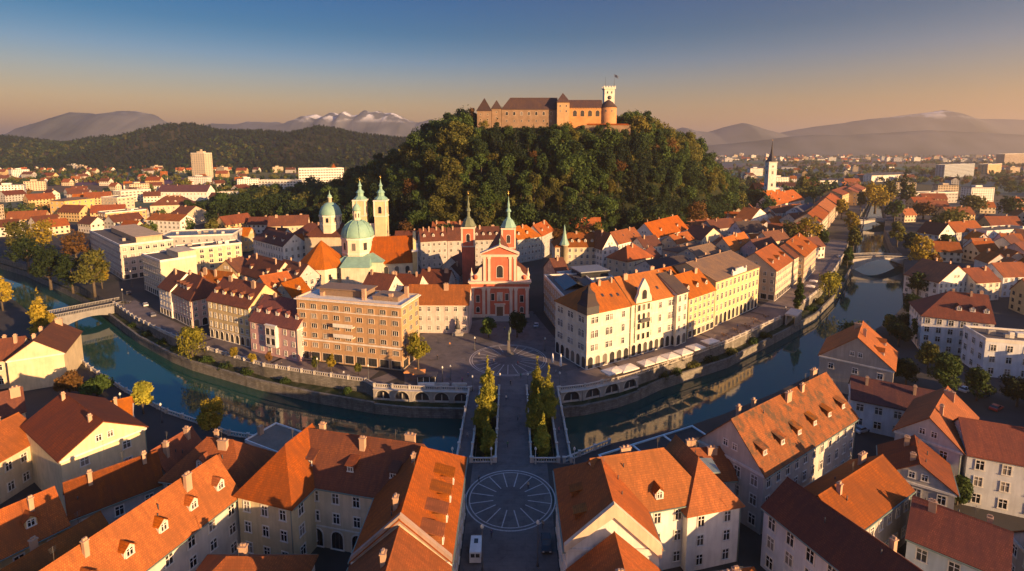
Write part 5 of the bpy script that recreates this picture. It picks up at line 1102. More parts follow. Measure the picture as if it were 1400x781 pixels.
def leaf_mesh(name, V, mats, trunk=None):
    n = len(V) // 4; me = bpy.data.meshes.new(name); tv, tf = (trunk.v, trunk.f) if trunk else ([], [])
    vs = V.tolist() + [list(p) for p in tv]; fs = np.arange(n * 4).reshape(-1, 4).tolist() + [[i + n * 4 for i in f] for f in tf]
    me.from_pydata(vs, [], fs)
    for m in mats: me.materials.append(m)
    if trunk: me.polygons.foreach_set('material_index', [0] * n + [1] * len(tf))
    me.update(); return me
def trunk_mb(h, r, limbs=5, spread=2.5, seed=0):
    q = random.Random(seed); m = MB(); m.tube((0, 0, -.5), (0, 0, h * .45), r, r * .75, 7); m.tube((0, 0, h * .45), (q.uniform(-.4, .4), q.uniform(-.4, .4), h * .85), r * .75, r * .25, 6)
    for i in range(limbs):
        a = 2 * math.pi * (i + q.random() * .5) / limbs; z = h * q.uniform(.3, .55); L = spread * q.uniform(.7, 1.1)
        m.tube((0, 0, z), (L * math.cos(a), L * math.sin(a), z + h * q.uniform(.15, .3)), r * .4, r * .12, 5)
    return m
def broad_clumps(R_, H_, seed, n=16, low=.25):
    q = random.Random(seed); c = [(0, 0, H_ * .62, R_ * .62, H_ * .3)]
    for i in range(n):
        a = q.uniform(0, 6.283); t = q.uniform(low, .95); rr = R_ * (1 - abs(t - .5) * 1.1) * q.uniform(.45, .95)
        s = R_ * q.uniform(.24, .42); c.append((rr * math.cos(a) * .8, rr * math.sin(a) * .8, H_ * (.12 + t * .82), s, s * q.uniform(.7, 1.0)))
    return c
def conifer_clumps(R_, H_, seed):
    q = random.Random(seed); c = []
    for i in range(13):
        t = i / 12; r = R_ * (1 - t) ** .85 + .25; c.append((q.uniform(-.3, .3), q.uniform(-.3, .3), H_ * (.12 + .86 * t), r, H_ * .07))
    return c
# templates for the hill: crown and trunk in one mesh, a few pixels each
HT_ = []
for s in range(7):
    R_, H_ = (6.6, 8.4, 5.2, 7.4, 4.6, 9.0, 6.0)[s], (14, 16, 15, 12.5, 17, 15.5, 19)[s]; HT_.append((leaves(broad_clumps(R_, H_, s, (11, 16, 10, 12, 10, 18, 13)[s]), 1150, .66), trunk_mb(H_ * .7, .35, 3, 2, s)))
CT_ = [(leaves(conifer_clumps(3.2, 16, s), 700, .55, .5), trunk_mb(15, .3, 0)) for s in range(3)]
LBL = dict(green='green broadleaf tree in the dense wood on the castle hill', dark='dark green broadleaf tree in the dense wood on the castle hill', olive='olive-coloured autumn tree in the dense wood on the castle hill',
           gold='yellowing tree standing out in the dense wood on the castle hill', rust='rust-brown tree in the dense wood on the castle hill', conifer='dark pointed conifer in the dense wood on the castle hill')
HM = {}
def hill_mesh(kind, i):
    if (kind, i) not in HM:
        V, t = (CT_ if kind == 'conifer' else HT_)[i]; HM[(kind, i)] = leaf_mesh('tree', V, [LEAF[kind], M_BARK], t)
    return HM[(kind, i)]
q = random.Random(21); spots = []
def free(x, y, r):
    for fx, fy, fr in FOOT:
        if (x - fx) ** 2 + (y - fy) ** 2 < (fr + r) ** 2: return False
    return True
cands = []
for _ in range(14000):
    x = q.uniform(-330, 290); yf, yr = lerp(FTX, x), lerp(RID, x); y = q.uniform(yf - 4, yr + 62)
    z = hill_z(x, y)
    if z < .3 and y > yf + 8: continue
    if abs(x - 32) < 66 and CY_ - 9 < y < CY_ + 36 : continue                 # the castle yard
    if abs(x - 32) < 62 and CY_ - 24 < y <= CY_ - 9: 
        if q.random() < .55: continue
    if not free(x, y, 2.5): continue
    sl_ = (hill_z(x, y + 4) - hill_z(x, y - 4)) / 8
    if all((x - a) ** 2 + ((y - b_) * (1 + .9 * abs(sl_))) ** 2 > (7.9 if y < yr - 8 else 7.0) ** 2 for a, b_, _z in spots): spots.append((x, y, z))
for gx in range(-240, 262, 5):
    for gy in range(336, 560, 5):
        x, y = gx + q.uniform(-2, 2), gy + q.uniform(-2, 2); z = hill_z(x, y)
        if z < 1.5 or y > lerp(RID, x) or (abs(x - 32) < 66 and y > CY_ - 26) or not free(x, y, .5): continue
        sl_ = (hill_z(x, y + 4) - hill_z(x, y - 4)) / 8
        if all((x - a) ** 2 + ((y - b_) * (1 + .9 * abs(sl_))) ** 2 > 7.4 ** 2 for a, b_, _z in spots): spots.append((x, y, z))
spots.sort(key=lambda p: math.hypot(p[0], p[1]) + (60 if p[1] > lerp(RID, p[0]) + 8 else 0))
NH = 235; rest = []
for i, (x, y, z) in enumerate(spots):
    g_ = mn.noise(Vector((x * .018, y * .018, 1.3))) + q.uniform(-.35, .35)
    kind = 'olive' if g_ > .26 else 'green' if g_ > -.05 else 'dark' if g_ > -.35 else 'conifer'
    u = q.random(); rightness = (x + 150) / 350
    if u < .018 + .015 * rightness: kind = 'rust'
    elif u < .06 + .03 * rightness: kind = 'gold' if rightness > .25 else 'olive'
    if x < -60 and kind == 'olive' and q.random() < .6: kind = 'dark'
    crest = abs(x - 32) < 70 and CY_ - 26 < y < CY_ - 5
    sc = q.choice((.62, .8, .95, 1.05, 1.2, 1.42)) * q.uniform(.9, 1.1) * (.62 if crest else 1); t = q.randrange(3 if kind == 'conifer' else 7); rot = q.uniform(0, 6.28)
    if i < NH:
        o = place('broadleaf_tree' if kind != 'conifer' else 'conifer_tree', hill_mesh(kind, t), None, TM(x, y, z - .4, rot) @ Matrix.Diagonal((sc, sc, sc * q.uniform(.9, 1.15), 1)))
        tag(o, LBL[kind], 'tree', 'trees of the castle wood')
    else: rest.append((kind, t, x, y, z - .4, rot, sc))
def joined(name, items, mats_order, tmpl, k=None):
    vs, mi = [], []
    for kind, t, x, y, z, rot, sc in items:
        V = tmpl(kind, t); c, s = math.cos(rot) * sc, math.sin(rot) * sc
        vs.append(np.stack([V[:, 0] * c - V[:, 1] * s + x, V[:, 0] * s + V[:, 1] * c + y, V[:, 2] * sc + z], 1)); mi.append(np.full(len(V) // 4, mats_order.index(kind)))
    V = np.concatenate(vs); me = bpy.data.meshes.new(name); n = len(V) // 4
    me.vertices.add(len(V)); me.vertices.foreach_set('co', V.ravel().astype(np.float32)); me.loops.add(n * 4); me.loops.foreach_set('vertex_index', np.arange(n * 4, dtype=np.int32))
    me.polygons.add(n); me.polygons.foreach_set('loop_start', np.arange(0, n * 4, 4, dtype=np.int32)); me.polygons.foreach_set('material_index', np.concatenate(mi).astype(np.int32))
    for m in mats_order: me.materials.append(LEAF[m])
    me.update(calc_edges=True); me.validate(); o = place(name, me); o['kind'] = 'stuff'; return o
KO = list(LEAF)
small = {}
def thin(kind, t):
    if (kind, t) not in small: V = (CT_ if kind == 'conifer' else HT_)[t][0]; small[(kind, t)] = V.reshape(-1, 4, 3)[::1].reshape(-1, 3)
    return small[(kind, t)]
print('HILL TREES', len(spots))
if rest: joined('castle_wood', rest, KO, thin)
# undergrowth on the hill and along its foot
und = []
for _ in range(2800):
    x = q.uniform(-320, 255); yf, yr = lerp(FTX, x), lerp(RID, x); y = q.uniform(yf - 2, yr)
    if abs(x - 32) < 64 and y > CY_ - 8 or not free(x, y, 1): continue
    und.append((q.choice(('green', 'dark', 'olive', 'dark')), 0, x, y, hill_z(x, y) - .3, q.uniform(0, 6.28), q.uniform(.6, 1.6)))
BU = leaves([(0, 0, 1.2, 2.2, 1.5), (1.4, .6, 1, 1.5, 1.1), (-1.2, -.7, .9, 1.4, 1.2)], 110, .6)
joined('undergrowth', und, KO, lambda k, t: BU)

# ------------------------------------------------------------------ riverside, park and street trees with their own crowns
def tree(label, x, y, kind='olive', R_=4.5, H_=11, z=0.0, shape='broad', n=2600, size=.30, group=None, name=None, seed=None):
    sd = seed if seed is not None else int(abs(x * 7 + y * 3)); rg = np.random.default_rng(sd)
    r = thing(name or ('poplar_tree' if shape == 'poplar' else 'willow_tree' if shape == 'willow' else 'broadleaf_tree'), label, 'tree', (x, y, z), (sd % 63) / 10, group)
    dist = math.hypot(x, y); size = max(size, dist * .0021); n = int(max(n * min(1, (150 / dist) ** 1.4) + 300, min(9000, 4.2 * R_ * (R_ + H_ * .5) / size ** 2)))
    if shape == 'poplar':
        qq = random.Random(sd); cl = []
        for i in range(26):
            t = i / 25; rr = R_ * (math.sin(math.pi * min(1, t * .86 + .14)) ** .7) * (1 if t < .45 else 1 - (t - .45) * 1.62); a = qq.uniform(0, 6.28); o = max(.1, rr) * qq.uniform(.1, .6)
            cl.append((o * math.cos(a), o * math.sin(a), H_ * (.06 + .9 * t), max(.25, rr * .62), max(.9, H_ * .055)))
        for i in range(4):
            a = qq.uniform(0, 6.28); cl.append((R_ * .45 * math.cos(a), R_ * .45 * math.sin(a), H_ * qq.uniform(.5, .72), .6, 1.7))
        V = leaves(cl, n, size, .5, rg); tb = trunk_mb(H_ * .8, .3, 0)
    elif shape == 'willow':
        cl = broad_clumps(R_, H_, sd, 12, .45); V = leaves(cl, n // 2, size, .6, rg)
        P = []
        qq = random.Random(sd)
        for i in range(150):
            a = qq.uniform(0, 6.28); rr = R_ * qq.uniform(.45, 1.05); zt = H_ * qq.uniform(.5, .85); ln_ = H_ * qq.uniform(.3, .6)
            P += [(rr * math.cos(a), rr * math.sin(a), zt - ln_ * k / 6, .28, .55) for k in range(7)]
        V = np.concatenate([V, leaves(P, n // 2, size * .8, .3, rg, .2)]); tb = trunk_mb(H_ * .7, .4, 5, R_ * .5, sd)
    elif shape == 'conifer': V = leaves(conifer_clumps(R_, H_, sd), n, size, .5, rg); tb = trunk_mb(H_ * .6, .3, 0)
    else: V = leaves(broad_clumps(R_, H_, sd, 20), n, size, .7, rg); tb = trunk_mb(H_ * .72, .08 * R_, 6, R_ * .5, sd)
    V = V[:, :]; place('crown', leaf_mesh('crown', V, [LEAF[kind]]), r); tb.build('trunk', [M_BARK], r)
    FOOT.append((x, y, R_ * .6)); return r
def ptree(label, px, pyb, kind, pyt, wpx, z=0.0, **k):
    """tree by the photographed foot, top and crown width"""
    p = G(px, pyb, z); D = p.y; H_ = ZAT(pyt, D) - z; return tree(label, p.x, p.y, kind, wpx * D / FPX / 2, max(2.5, H_), z, **k)
# poplars on the piers between the bridges
GPp = 'poplars between the bridges'
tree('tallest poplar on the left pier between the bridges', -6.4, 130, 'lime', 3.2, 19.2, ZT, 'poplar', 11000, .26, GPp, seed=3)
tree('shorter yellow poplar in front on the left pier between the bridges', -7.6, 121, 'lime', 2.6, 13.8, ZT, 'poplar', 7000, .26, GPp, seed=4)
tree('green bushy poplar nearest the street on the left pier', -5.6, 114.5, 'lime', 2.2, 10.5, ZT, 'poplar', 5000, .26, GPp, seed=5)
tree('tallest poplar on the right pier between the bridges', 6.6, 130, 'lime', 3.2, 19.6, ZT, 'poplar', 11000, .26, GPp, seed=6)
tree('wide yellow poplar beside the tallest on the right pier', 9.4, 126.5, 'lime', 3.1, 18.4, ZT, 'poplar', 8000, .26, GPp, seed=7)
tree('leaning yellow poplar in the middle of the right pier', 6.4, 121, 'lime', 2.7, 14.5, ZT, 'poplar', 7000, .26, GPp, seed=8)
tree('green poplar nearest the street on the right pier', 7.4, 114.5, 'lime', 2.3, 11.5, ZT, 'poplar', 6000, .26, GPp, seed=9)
# trees of the square and quays
ptree('round green tree left in front of the pink church', 668, 462, 'green', 434, 27, n=3000)
ptree('round dark green tree right in front of the pink church', 707, 461, 'dark', 426, 33, n=3000)
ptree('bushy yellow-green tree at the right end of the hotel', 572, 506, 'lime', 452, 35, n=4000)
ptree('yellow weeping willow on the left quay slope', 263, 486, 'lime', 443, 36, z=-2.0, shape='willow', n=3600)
ptree('yellow tree on the near bank beside the flat white pavilion', 294, 596, 'yellow', 543, 46, n=4500)
ptree('yellow-green tree on the near bank promenade left of the pavilion', 196, 566, 'lime', 520, 36, n=4000)
ptree('tall yellow poplar at the far left bank by the bridge', 58, 468, 'yellow', 392, 30, shape='poplar', n=4500)
ptree('shorter yellow poplar next to the tall one at the left bank', 72, 472, 'yellow', 425, 26, shape='poplar', n=3500)
ptree('yellow bush-like tree at the left edge above the river', 4, 425, 'yellow', 376, 30, n=2500)
ptree('dark green hedge-like tree on the near bank left of the river', 133, 541, 'green', 517, 40, n=3000)
ptree('orange-brown tree behind the small gable on the far left', 96, 545, 'rust', 508, 40, n=2500)
ptree('slim light green tree on the right quay before the beige house', 1091, 423, 'green', 376, 16, shape='poplar', n=2600)
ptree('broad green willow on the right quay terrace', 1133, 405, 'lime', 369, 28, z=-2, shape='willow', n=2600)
ptree('drooping green willow on the near right bank before the wide gable', 1168, 480, 'green', 436, 44, shape='willow', n=4000)
ptree('round green bush tree left of the wide gable house', 1142, 500, 'olive', 486, 22, n=1500)
ptree('big dark green tree right of the wide gable house', 1292, 545, 'green', 478, 46, n=4500)
ptree('small dark green tree in the lower right courtyard', 1308, 690, 'green', 650, 40, n=3500)
ptree('dark tree in front of the long orange-dormered house', 280, 790, 'green', 752, 30, n=3500)
ptree('leafy yellow tree beside the white-dormered small house on the quay', 321, 489, 'yellow', 475, 14, n=900)
ptree('small yellow street tree before the pink house', 345, 496, 'yellow', 484, 12, n=800)
ptree('small rust street tree before the pink house door', 368, 499, 'rust', 480, 10, n=800)
ptree('first small yellow tree before the hotel shop windows', 431, 508, 'olive', 487, 13, n=900)
ptree('second small yellow tree before the hotel shop windows', 453, 509, 'yellow', 484, 15, n=900)
ptree('third small green tree before the hotel shop windows', 490, 513, 'olive', 496, 12, n=900)
GRB = 'trees along the right riverbank'
for lab, px, pb, kind, pt, w, sh in (
    ('yellow-topped tree on the right bank just beyond the lower bridge', 1256, 372, 'yellow', 316, 34, 'broad'), ('dark tree below the yellow-topped tree on the right bank', 1254, 405, 'green', 372, 34, 'broad'),
    ('round dark green tree on the right bank above the white three-storey building', 1250, 434, 'dark', 402, 34, 'broad'), ('dark bank tree beside the wide gable house roof', 1238, 456, 'dark', 426, 30, 'broad'),
    ('dark tree on the bank left of the red-brown roofed white building', 1228, 474, 'dark', 438, 38, 'broad'), ('second dark tree at the corner of the red-brown roofed white building', 1258, 472, 'green', 434, 36, 'broad'), ('green bank tree hanging over the water above the wide gable', 1216, 458, 'olive', 430, 26, 'broad'),
    ('dark courtyard tree left below the red-brown roofed white building', 1238, 528, 'dark', 488, 40, 'broad'), ('green tree in front of the white blocky house', 1335, 548, 'green', 505, 44, 'broad'), ('dark tree at the right edge below the white blocky house', 1390, 556, 'dark', 512, 44, 'broad'), ('olive tree in the lane behind the wide gable house', 1268, 505, 'olive', 468, 32, 'broad'),
    ('rust-brown tree right of the lower bridge', 1272, 372, 'rust', 345, 26, 'broad'), ('dark tree at the right end of the lower bridge', 1246, 346, 'dark', 318, 26, 'broad'),
    ('pale olive tree on the right bank between the two bridges', 1226, 338, 'olive', 300, 24, 'broad'), ('dark tree right of the upper bridge', 1222, 305, 'green', 272, 26, 'broad'),
    ('big yellow-olive tree above the upper bridge on the far side', 1196, 292, 'yellow', 246, 40, 'broad'), ('second olive tree behind the upper bridge', 1212, 280, 'olive', 246, 30, 'broad'),
    ('tall dark poplar at the bend of the river', 1234, 280, 'dark', 222, 14, 'poplar'), ('second tall poplar at the bend of the river', 1243, 285, 'olive', 240, 14, 'poplar'),
    ('wide olive tree behind the right bank houses', 1300, 320, 'olive', 285, 50, 'broad'), ('dark tree between right bank trees and white gables', 1276, 335, 'dark', 300, 34, 'broad'),
    ('rusty tree behind the white row on the upper right', 1262, 300, 'rust', 275, 34, 'broad'), ('green tree beside the white gables on the right', 1292, 352, 'green', 320, 26, 'broad'),
    ('low olive tree in front of the grey-blue slab', 1330, 292, 'olive', 266, 40, 'broad'), ('dark tree at the right edge below the skyline', 1380, 300, 'dark', 270, 40, 'broad'),
    ('yellow tree on the left bank by the upper bridge', 1162, 330, 'yellow', 288, 24, 'broad'), ('olive tree hanging over the water near the upper bridge', 1166, 345, 'olive', 312, 20, 'broad'),
    ('green tree on the quay at the lower bridge end', 1158, 366, 'green', 336, 14, 'broad'), ('yellow tree at the end of the river row', 1150, 300, 'yellow', 272, 22, 'broad'),
    ('olive poplar before the last orange-brown block', 1176, 290, 'olive', 258, 14, 'broad')):
    ptree(lab, px, pb, kind, pt, w, shape=sh, group=GRB, n=2600)
GPK = 'park trees in the right old town'
for lab, px, pb, kind, pt, w in (('largest yellow tree in the park behind the beige house', 1102, 345, 'yellow', 290, 38), ('olive tree left of the largest yellow park tree', 1078, 345, 'olive', 300, 34), ('dark park tree right of the largest yellow tree', 1122, 345, 'dark', 305, 22),
    ('green tree at the hill foot beside the orange row', 1035, 292, 'dark', 258, 36), ('green tree below the far black spire', 1048, 300, 'green', 268, 30), ('dark tree right of the big dark roof near the spire', 1112, 285, 'green', 240, 24), ('green tree beside the orange end slope near the spire', 1098, 275, 'olive', 238, 18)):
    ptree(lab, px, pb, kind, pt, w, group=GPK, n=2400)
GLF = 'trees in the left town'
for i, (px, pb, kind, pt, w) in enumerate(((130, 405, 'olive', 335, 50), (100, 400, 'dark', 345, 44), (70, 395, 'dark', 335, 50), (40, 372, 'dark', 322, 50), (105, 360, 'rust', 318, 40), (60, 345, 'yellow', 300, 40), (28, 350, 'olive', 300, 40), (140, 395, 'yellow', 350, 20),
    (300, 312, 'dark', 278, 44), (330, 310, 'dark', 272, 44), (362, 305, 'dark', 268, 40), (290, 325, 'olive', 300, 26), (258, 318, 'green', 298, 26), (238, 316, 'olive', 300, 24), (215, 318, 'green', 302, 24), (385, 300, 'dark', 262, 40), (405, 285, 'dark', 255, 36),
    (430, 275, 'dark', 240, 44), (455, 280, 'dark', 245, 44), (345, 290, 'conifer', 255, 16), (372, 290, 'conifer', 250, 14), (250, 262, 'olive', 246, 30), (200, 325, 'olive', 308, 22), (310, 292, 'green', 276, 30))):
    ptree(('yellowing' if kind == 'yellow' else 'rust-coloured' if kind == 'rust' else 'olive green' if kind == 'olive' else 'dark pointed' if kind == 'conifer' else 'dark green' if kind == 'dark' else 'green') + ' tree ' +
          ['in front of the corner office block by the left bridge', 'on the bank left of the office block, behind the bridge', 'in the middle of the far bank at the left river bend', 'farthest left on the far bank above the river', 'behind the bank trees near the cubic house', 'below the bright cube-like house', 'at the left edge below the cube-like house',
           'slim against the office block corner', 'left in the dark clump beside the glass hall', 'middle of the dark clump beside the glass hall', 'right in the dark clump above the white house', 'behind the long cream office wing', 'in the garden under the balcony block', 'second in the garden under the balcony block', 'leftmost in the garden under the balcony block',
           'above the long brown roof on the left', 'between low white block and the smaller green dome', 'before the wide hospital-like block', 'at the left foot of the castle hill', 'in front of the lower white block', 'right of the pointed one at the lower white block', 'left of the lone tower block base', 'behind the flat office roofs on the left', 'beside the long low white hall'][i],
          px, pb, kind, pt, w, group=GLF, n=2000, shape='conifer' if kind == 'conifer' else 'broad')
# bushes on the terraces and at the water's edge
def bush(label, px, py, z, w, h, kind, group):
    p = G(px, py, z); rg = np.random.default_rng(int(px)); D = p.y; s = max(.22, D * .0018)
    V = leaves([(0, 0, h * .45, w * .4, h * .5), (w * .3, .2, h * .35, w * .3, h * .4), (-w * .28, -.2, h * .4, w * .3, h * .4)], 420, s, .7, rg)
    o = place('bush', leaf_mesh('bush', V, [LEAF[kind]]), None, TM(p.x, p.y, z - .2, px % 6)); tag(o, label, 'bush', group)
for i, (px, py) in enumerate(((905, 515), (925, 511), (948, 502), (972, 494), (1000, 484), (1030, 469), (1046, 461), (1110, 424), (1120, 414), (1150, 385), (1160, 362))):
    bush('green bush on the right quay terrace, number'.replace(', number', ['', ' under the parasols', ' beside the steps', ' before the slim yellow house', ' under the yellow palace', ' left of the stone pavilion', ' against the stone pavilion', ' under the slim green tree', ' below the broad willow', ' nearest the lower bridge', ' at the lower bridge arch'][i]) if i else 'green bush at the arcade end of the right quay terrace', px, py, ZT, 5, 2.4, 'green' if i % 2 else 'olive', 'bushes on the quay terraces')
for i, (px, py) in enumerate(((186, 446), (205, 458), (226, 468), (246, 478), (285, 494), (310, 502), (338, 511), (390, 524), (475, 537))):
    bush('dark bush on the left quay terrace ' + ['at the left bridge end', 'below the white end house', 'below the pale pink corner house', 'left of the weeping willow', 'right of the weeping willow', 'below the yellow arcaded house', 'at the step of the quay wall', 'under the hotel corner', 'under the middle of the hotel'][i], px, py, ZT, 5.5 if i < 7 else 3, 2.2, 'dark' if i % 2 else 'green', 'bushes on the quay terraces')

# ------------------------------------------------------------------ woods too far away to count
qf = random.Random(4)
def cone_v(r, h): 
    k = 5; out = []
    for z0, z1, r0 in ((.0, .62, 1), (.3, 1, .68)):
        for i in range(k):
            a, c = 2 * math.pi * i / k, 2 * math.pi * (i + 1) / k; out += [(r * r0 * math.cos(a), r * r0 * math.sin(a), h * z0), (r * r0 * math.cos(c), r * r0 * math.sin(c), h * z0), (0, 0, h * z1), (0, 0, h * z1)]
    return np.array(out)
FAR = {'conifer': [leaves(conifer_clumps(3.6, 15, s), 46, 2.0, .5) for s in range(3)]}
for k in ('green', 'dark', 'olive', 'yellow', 'rust'): FAR[k] = [leaves([(0, 0, 6, 4.6, 4.6), (2, 1, 5, 3, 3), (-2, -1, 6, 3, 4)], 46, 2.0, .8) for s in range(3)]
dg = bpy.context.evaluated_depsgraph_get(); dg.update()
from mathutils.bvhtree import BVHTree
hb = BVHTree.FromObject(bpy.data.objects['wooded_hills'], dg)
items = []
while len(items) < 6500:
    x, y = qf.uniform(-2300, -180), qf.uniform(1400, 2100)
    px = 700 + x * FPX / y
    if px < -40 or px > 600: continue
    hit = hb.ray_cast(Vector((x, y, 900)), Vector((0, 0, -1)))
    if hit[0] is None or hit[0].z < 2: continue
    g_ = mn.noise(Vector((x * .004, y * .004, .3))) + qf.uniform(-.4, .4)
    kind = 'conifer' if g_ < .08 else 'dark' if g_ < .24 else qf.choice(('olive', 'green', 'dark', 'dark', 'conifer'))
    items.append((kind, qf.randrange(3), x, y, hit[0].z - 1, qf.uniform(0, 6.28), qf.uniform(.7, 1.35)))
joined('hill_forest', items, KO, lambda k, t: FAR[k][t])
# ================================================================== BRIDGES, WALLS, STREET THINGS
M_BAL = plaster((.50, .46, .40)); M_ASPH = flatmat('asphalt', (.055, .052, .05), .85, 0, .3, .6, .25)
_p = MB(); _p.box(-.3, .3, -.3, .3, 0, 1.22); _p.box(-.36, .36, -.36, .36, 1.22, 1.32); PIER_MESH = _p.mesh('pier', [M_BAL])
def balustrade(label, P, z=0.0, group=None, h=1.1, step=.55):
    """stone rail on small balusters along a line of points"""
    P = [Vector(p) for p in P]; c = P[len(P) // 2]
    r = thing('balustrade', label, 'balustrade', (c.x, c.y, z), 0, group); off = Vector((c.x, c.y))
    rail, bal = MB(), MB(); pm2 = PIER_MESH
    for a, b in zip(P, P[1:]):
        a, b = a - off, b - off; d = (b - a); L = d.length; d.normalize(); n = Vector((-d.y, d.x)) * .19
        rail.extr([v3(a - n, h - .2), v3(a + n, h - .2), v3(a + n, h), v3(a - n, h)], (*(b - a), 0)); rail.extr([v3(a - n, 0), v3(a + n, 0), v3(a + n, .18), v3(a - n, .18)], (*(b - a), 0))
        k = max(1, int(L / step))
        for i in range(k):
            p = a + d * (i + .5) * L / k; bal.lathe([(.09, .18), (.15, .45), (.08, .75), (.12, h - .2)], 5, p.x, p.y)
        kk = max(1, int(L / 4.5))
        for i in range(kk + 1):
            p = a + d * L * i / kk; place('pier', pm2, r, TM(p.x, p.y, 0))
    rail.build('rail', [M_BAL], r); bal.build('balusters' if False else 'baluster_row', [M_BAL], r); return r
# triple bridge
def deck_bridge(label, x0, x1, y0, y1, group):
    r = thing('bridge', label, 'bridge', ((x0 + x1) / 2, (y0 + y1) / 2, 0), 0, group); L = y1 - y0; w = (x1 - x0) / 2
    m = MB(); m.box(-w, w, -L / 2, L / 2, -.45, .02); m.build('deck', [pav], r)
    m = MB(); n = 10; pts = []
    for s in range(2):
        ya, yb = -L / 2 + s * L / 2, -L / 2 + (s + 1) * L / 2
        pts = [(ya, -.45), (yb, -.45), (yb, -7.5), (yb - 1.2, -7.5)] + [((ya + yb) / 2 + (L / 4 - 1.2) * math.cos(math.pi * i / n), -7 + 5.6 * math.sin(math.pi * i / n)) for i in range(n + 1)] + [(ya + 1.2, -7.5), (ya, -7.5)]
        m.extr([(-w + .1, y, z) for y, z in pts], (2 * w - .2, 0, 0))
    m.build('arch', [M_BANK], r, True); return r
GBr = 'the three parallel bridges'
deck_bridge('wide middle bridge joining the two white circles', -3.9, 4.5, 107.2, 143.2, GBr); deck_bridge('narrow left footbridge beside the left poplars', -12.6, -9.0, 107.2, 142.6, GBr); deck_bridge('narrow right footbridge beside the right poplars', 10.2, 13.4, 107.2, 142.6, GBr)
for lab, x, ya, yb in (('left balustrade of the wide middle bridge', -3.7, 108, 143), ('right balustrade of the wide middle bridge', 4.3, 108, 143), ('outer left balustrade of the left footbridge', -12.4, 108, 142), ('inner balustrade of the left footbridge by the poplars', -9.2, 108, 142), ('inner balustrade of the right footbridge by the poplars', 10.4, 108, 142), ('outer right balustrade of the right footbridge', 13.2, 108, 142)):
    balustrade(lab, [(x, ya), (x, (ya + yb) / 2), (x, yb)], .02, 'bridge balustrades')
balustrade('short balustrade across the left gap at the street end', [(-9.0, 108), (-4.0, 108)], 0, 'bridge balustrades'); balustrade('short balustrade across the right gap at the street end', [(4.6, 108), (10.2, 108)], 0, 'bridge balustrades')
m = MB()
for x0, x1 in ((-8.9, -4.0), (4.6, 10.1)): m.box(x0, x1, 109, 134, -9, ZT)
struct(m.build('pier_island', M_BANK, uv=True))
m = MB()
for x0, x1 in ((-8.7, -4.2), (4.8, 9.9)): m.poly([(x0, 109.3, ZT + .006), (x1, 109.3, ZT + .006), (x1, 133.7, ZT + .006), (x0, 133.7, ZT + .006)])
struct(m.build('soil', mt))
# quay balustrades
balustrade('long curved quay balustrade in front of the hotel and pink house', [UP[i] for i in range(8, 12)], 0, 'quay balustrades', step=.8)
balustrade('straight quay balustrade left of the footbridges', [UP[i] for i in range(11, 14)], 0, 'quay balustrades'); balustrade('quay balustrade right of the footbridges above the arches', [UP[i] for i in range(14, 18)], 0, 'quay balustrades')
balustrade('long quay balustrade below the yellow palace', [UP[i] for i in range(17, 21)], 0, 'quay balustrades', step=.8); balustrade('quay balustrade near the lower bridge', [UP[i] for i in range(21, 25)], 0, 'quay balustrades', step=.9)
balustrade('quay balustrade at the left bridge below the white end house', [UP[i] for i in range(4, 9)], 0, 'quay balustrades', step=.8)
balustrade('near bank balustrade left of the footbridges', [NB[i] for i in range(8, 12)], 0, 'quay balustrades', step=.8); balustrade('near bank fence along the promenade by the yellow trees', [NB[i] for i in range(3, 9)], 0, 'quay balustrades', step=.9); balustrade('near bank balustrade right of the footbridges', [NB[i] for i in range(12, 14)], 0, 'quay balustrades', step=.8)
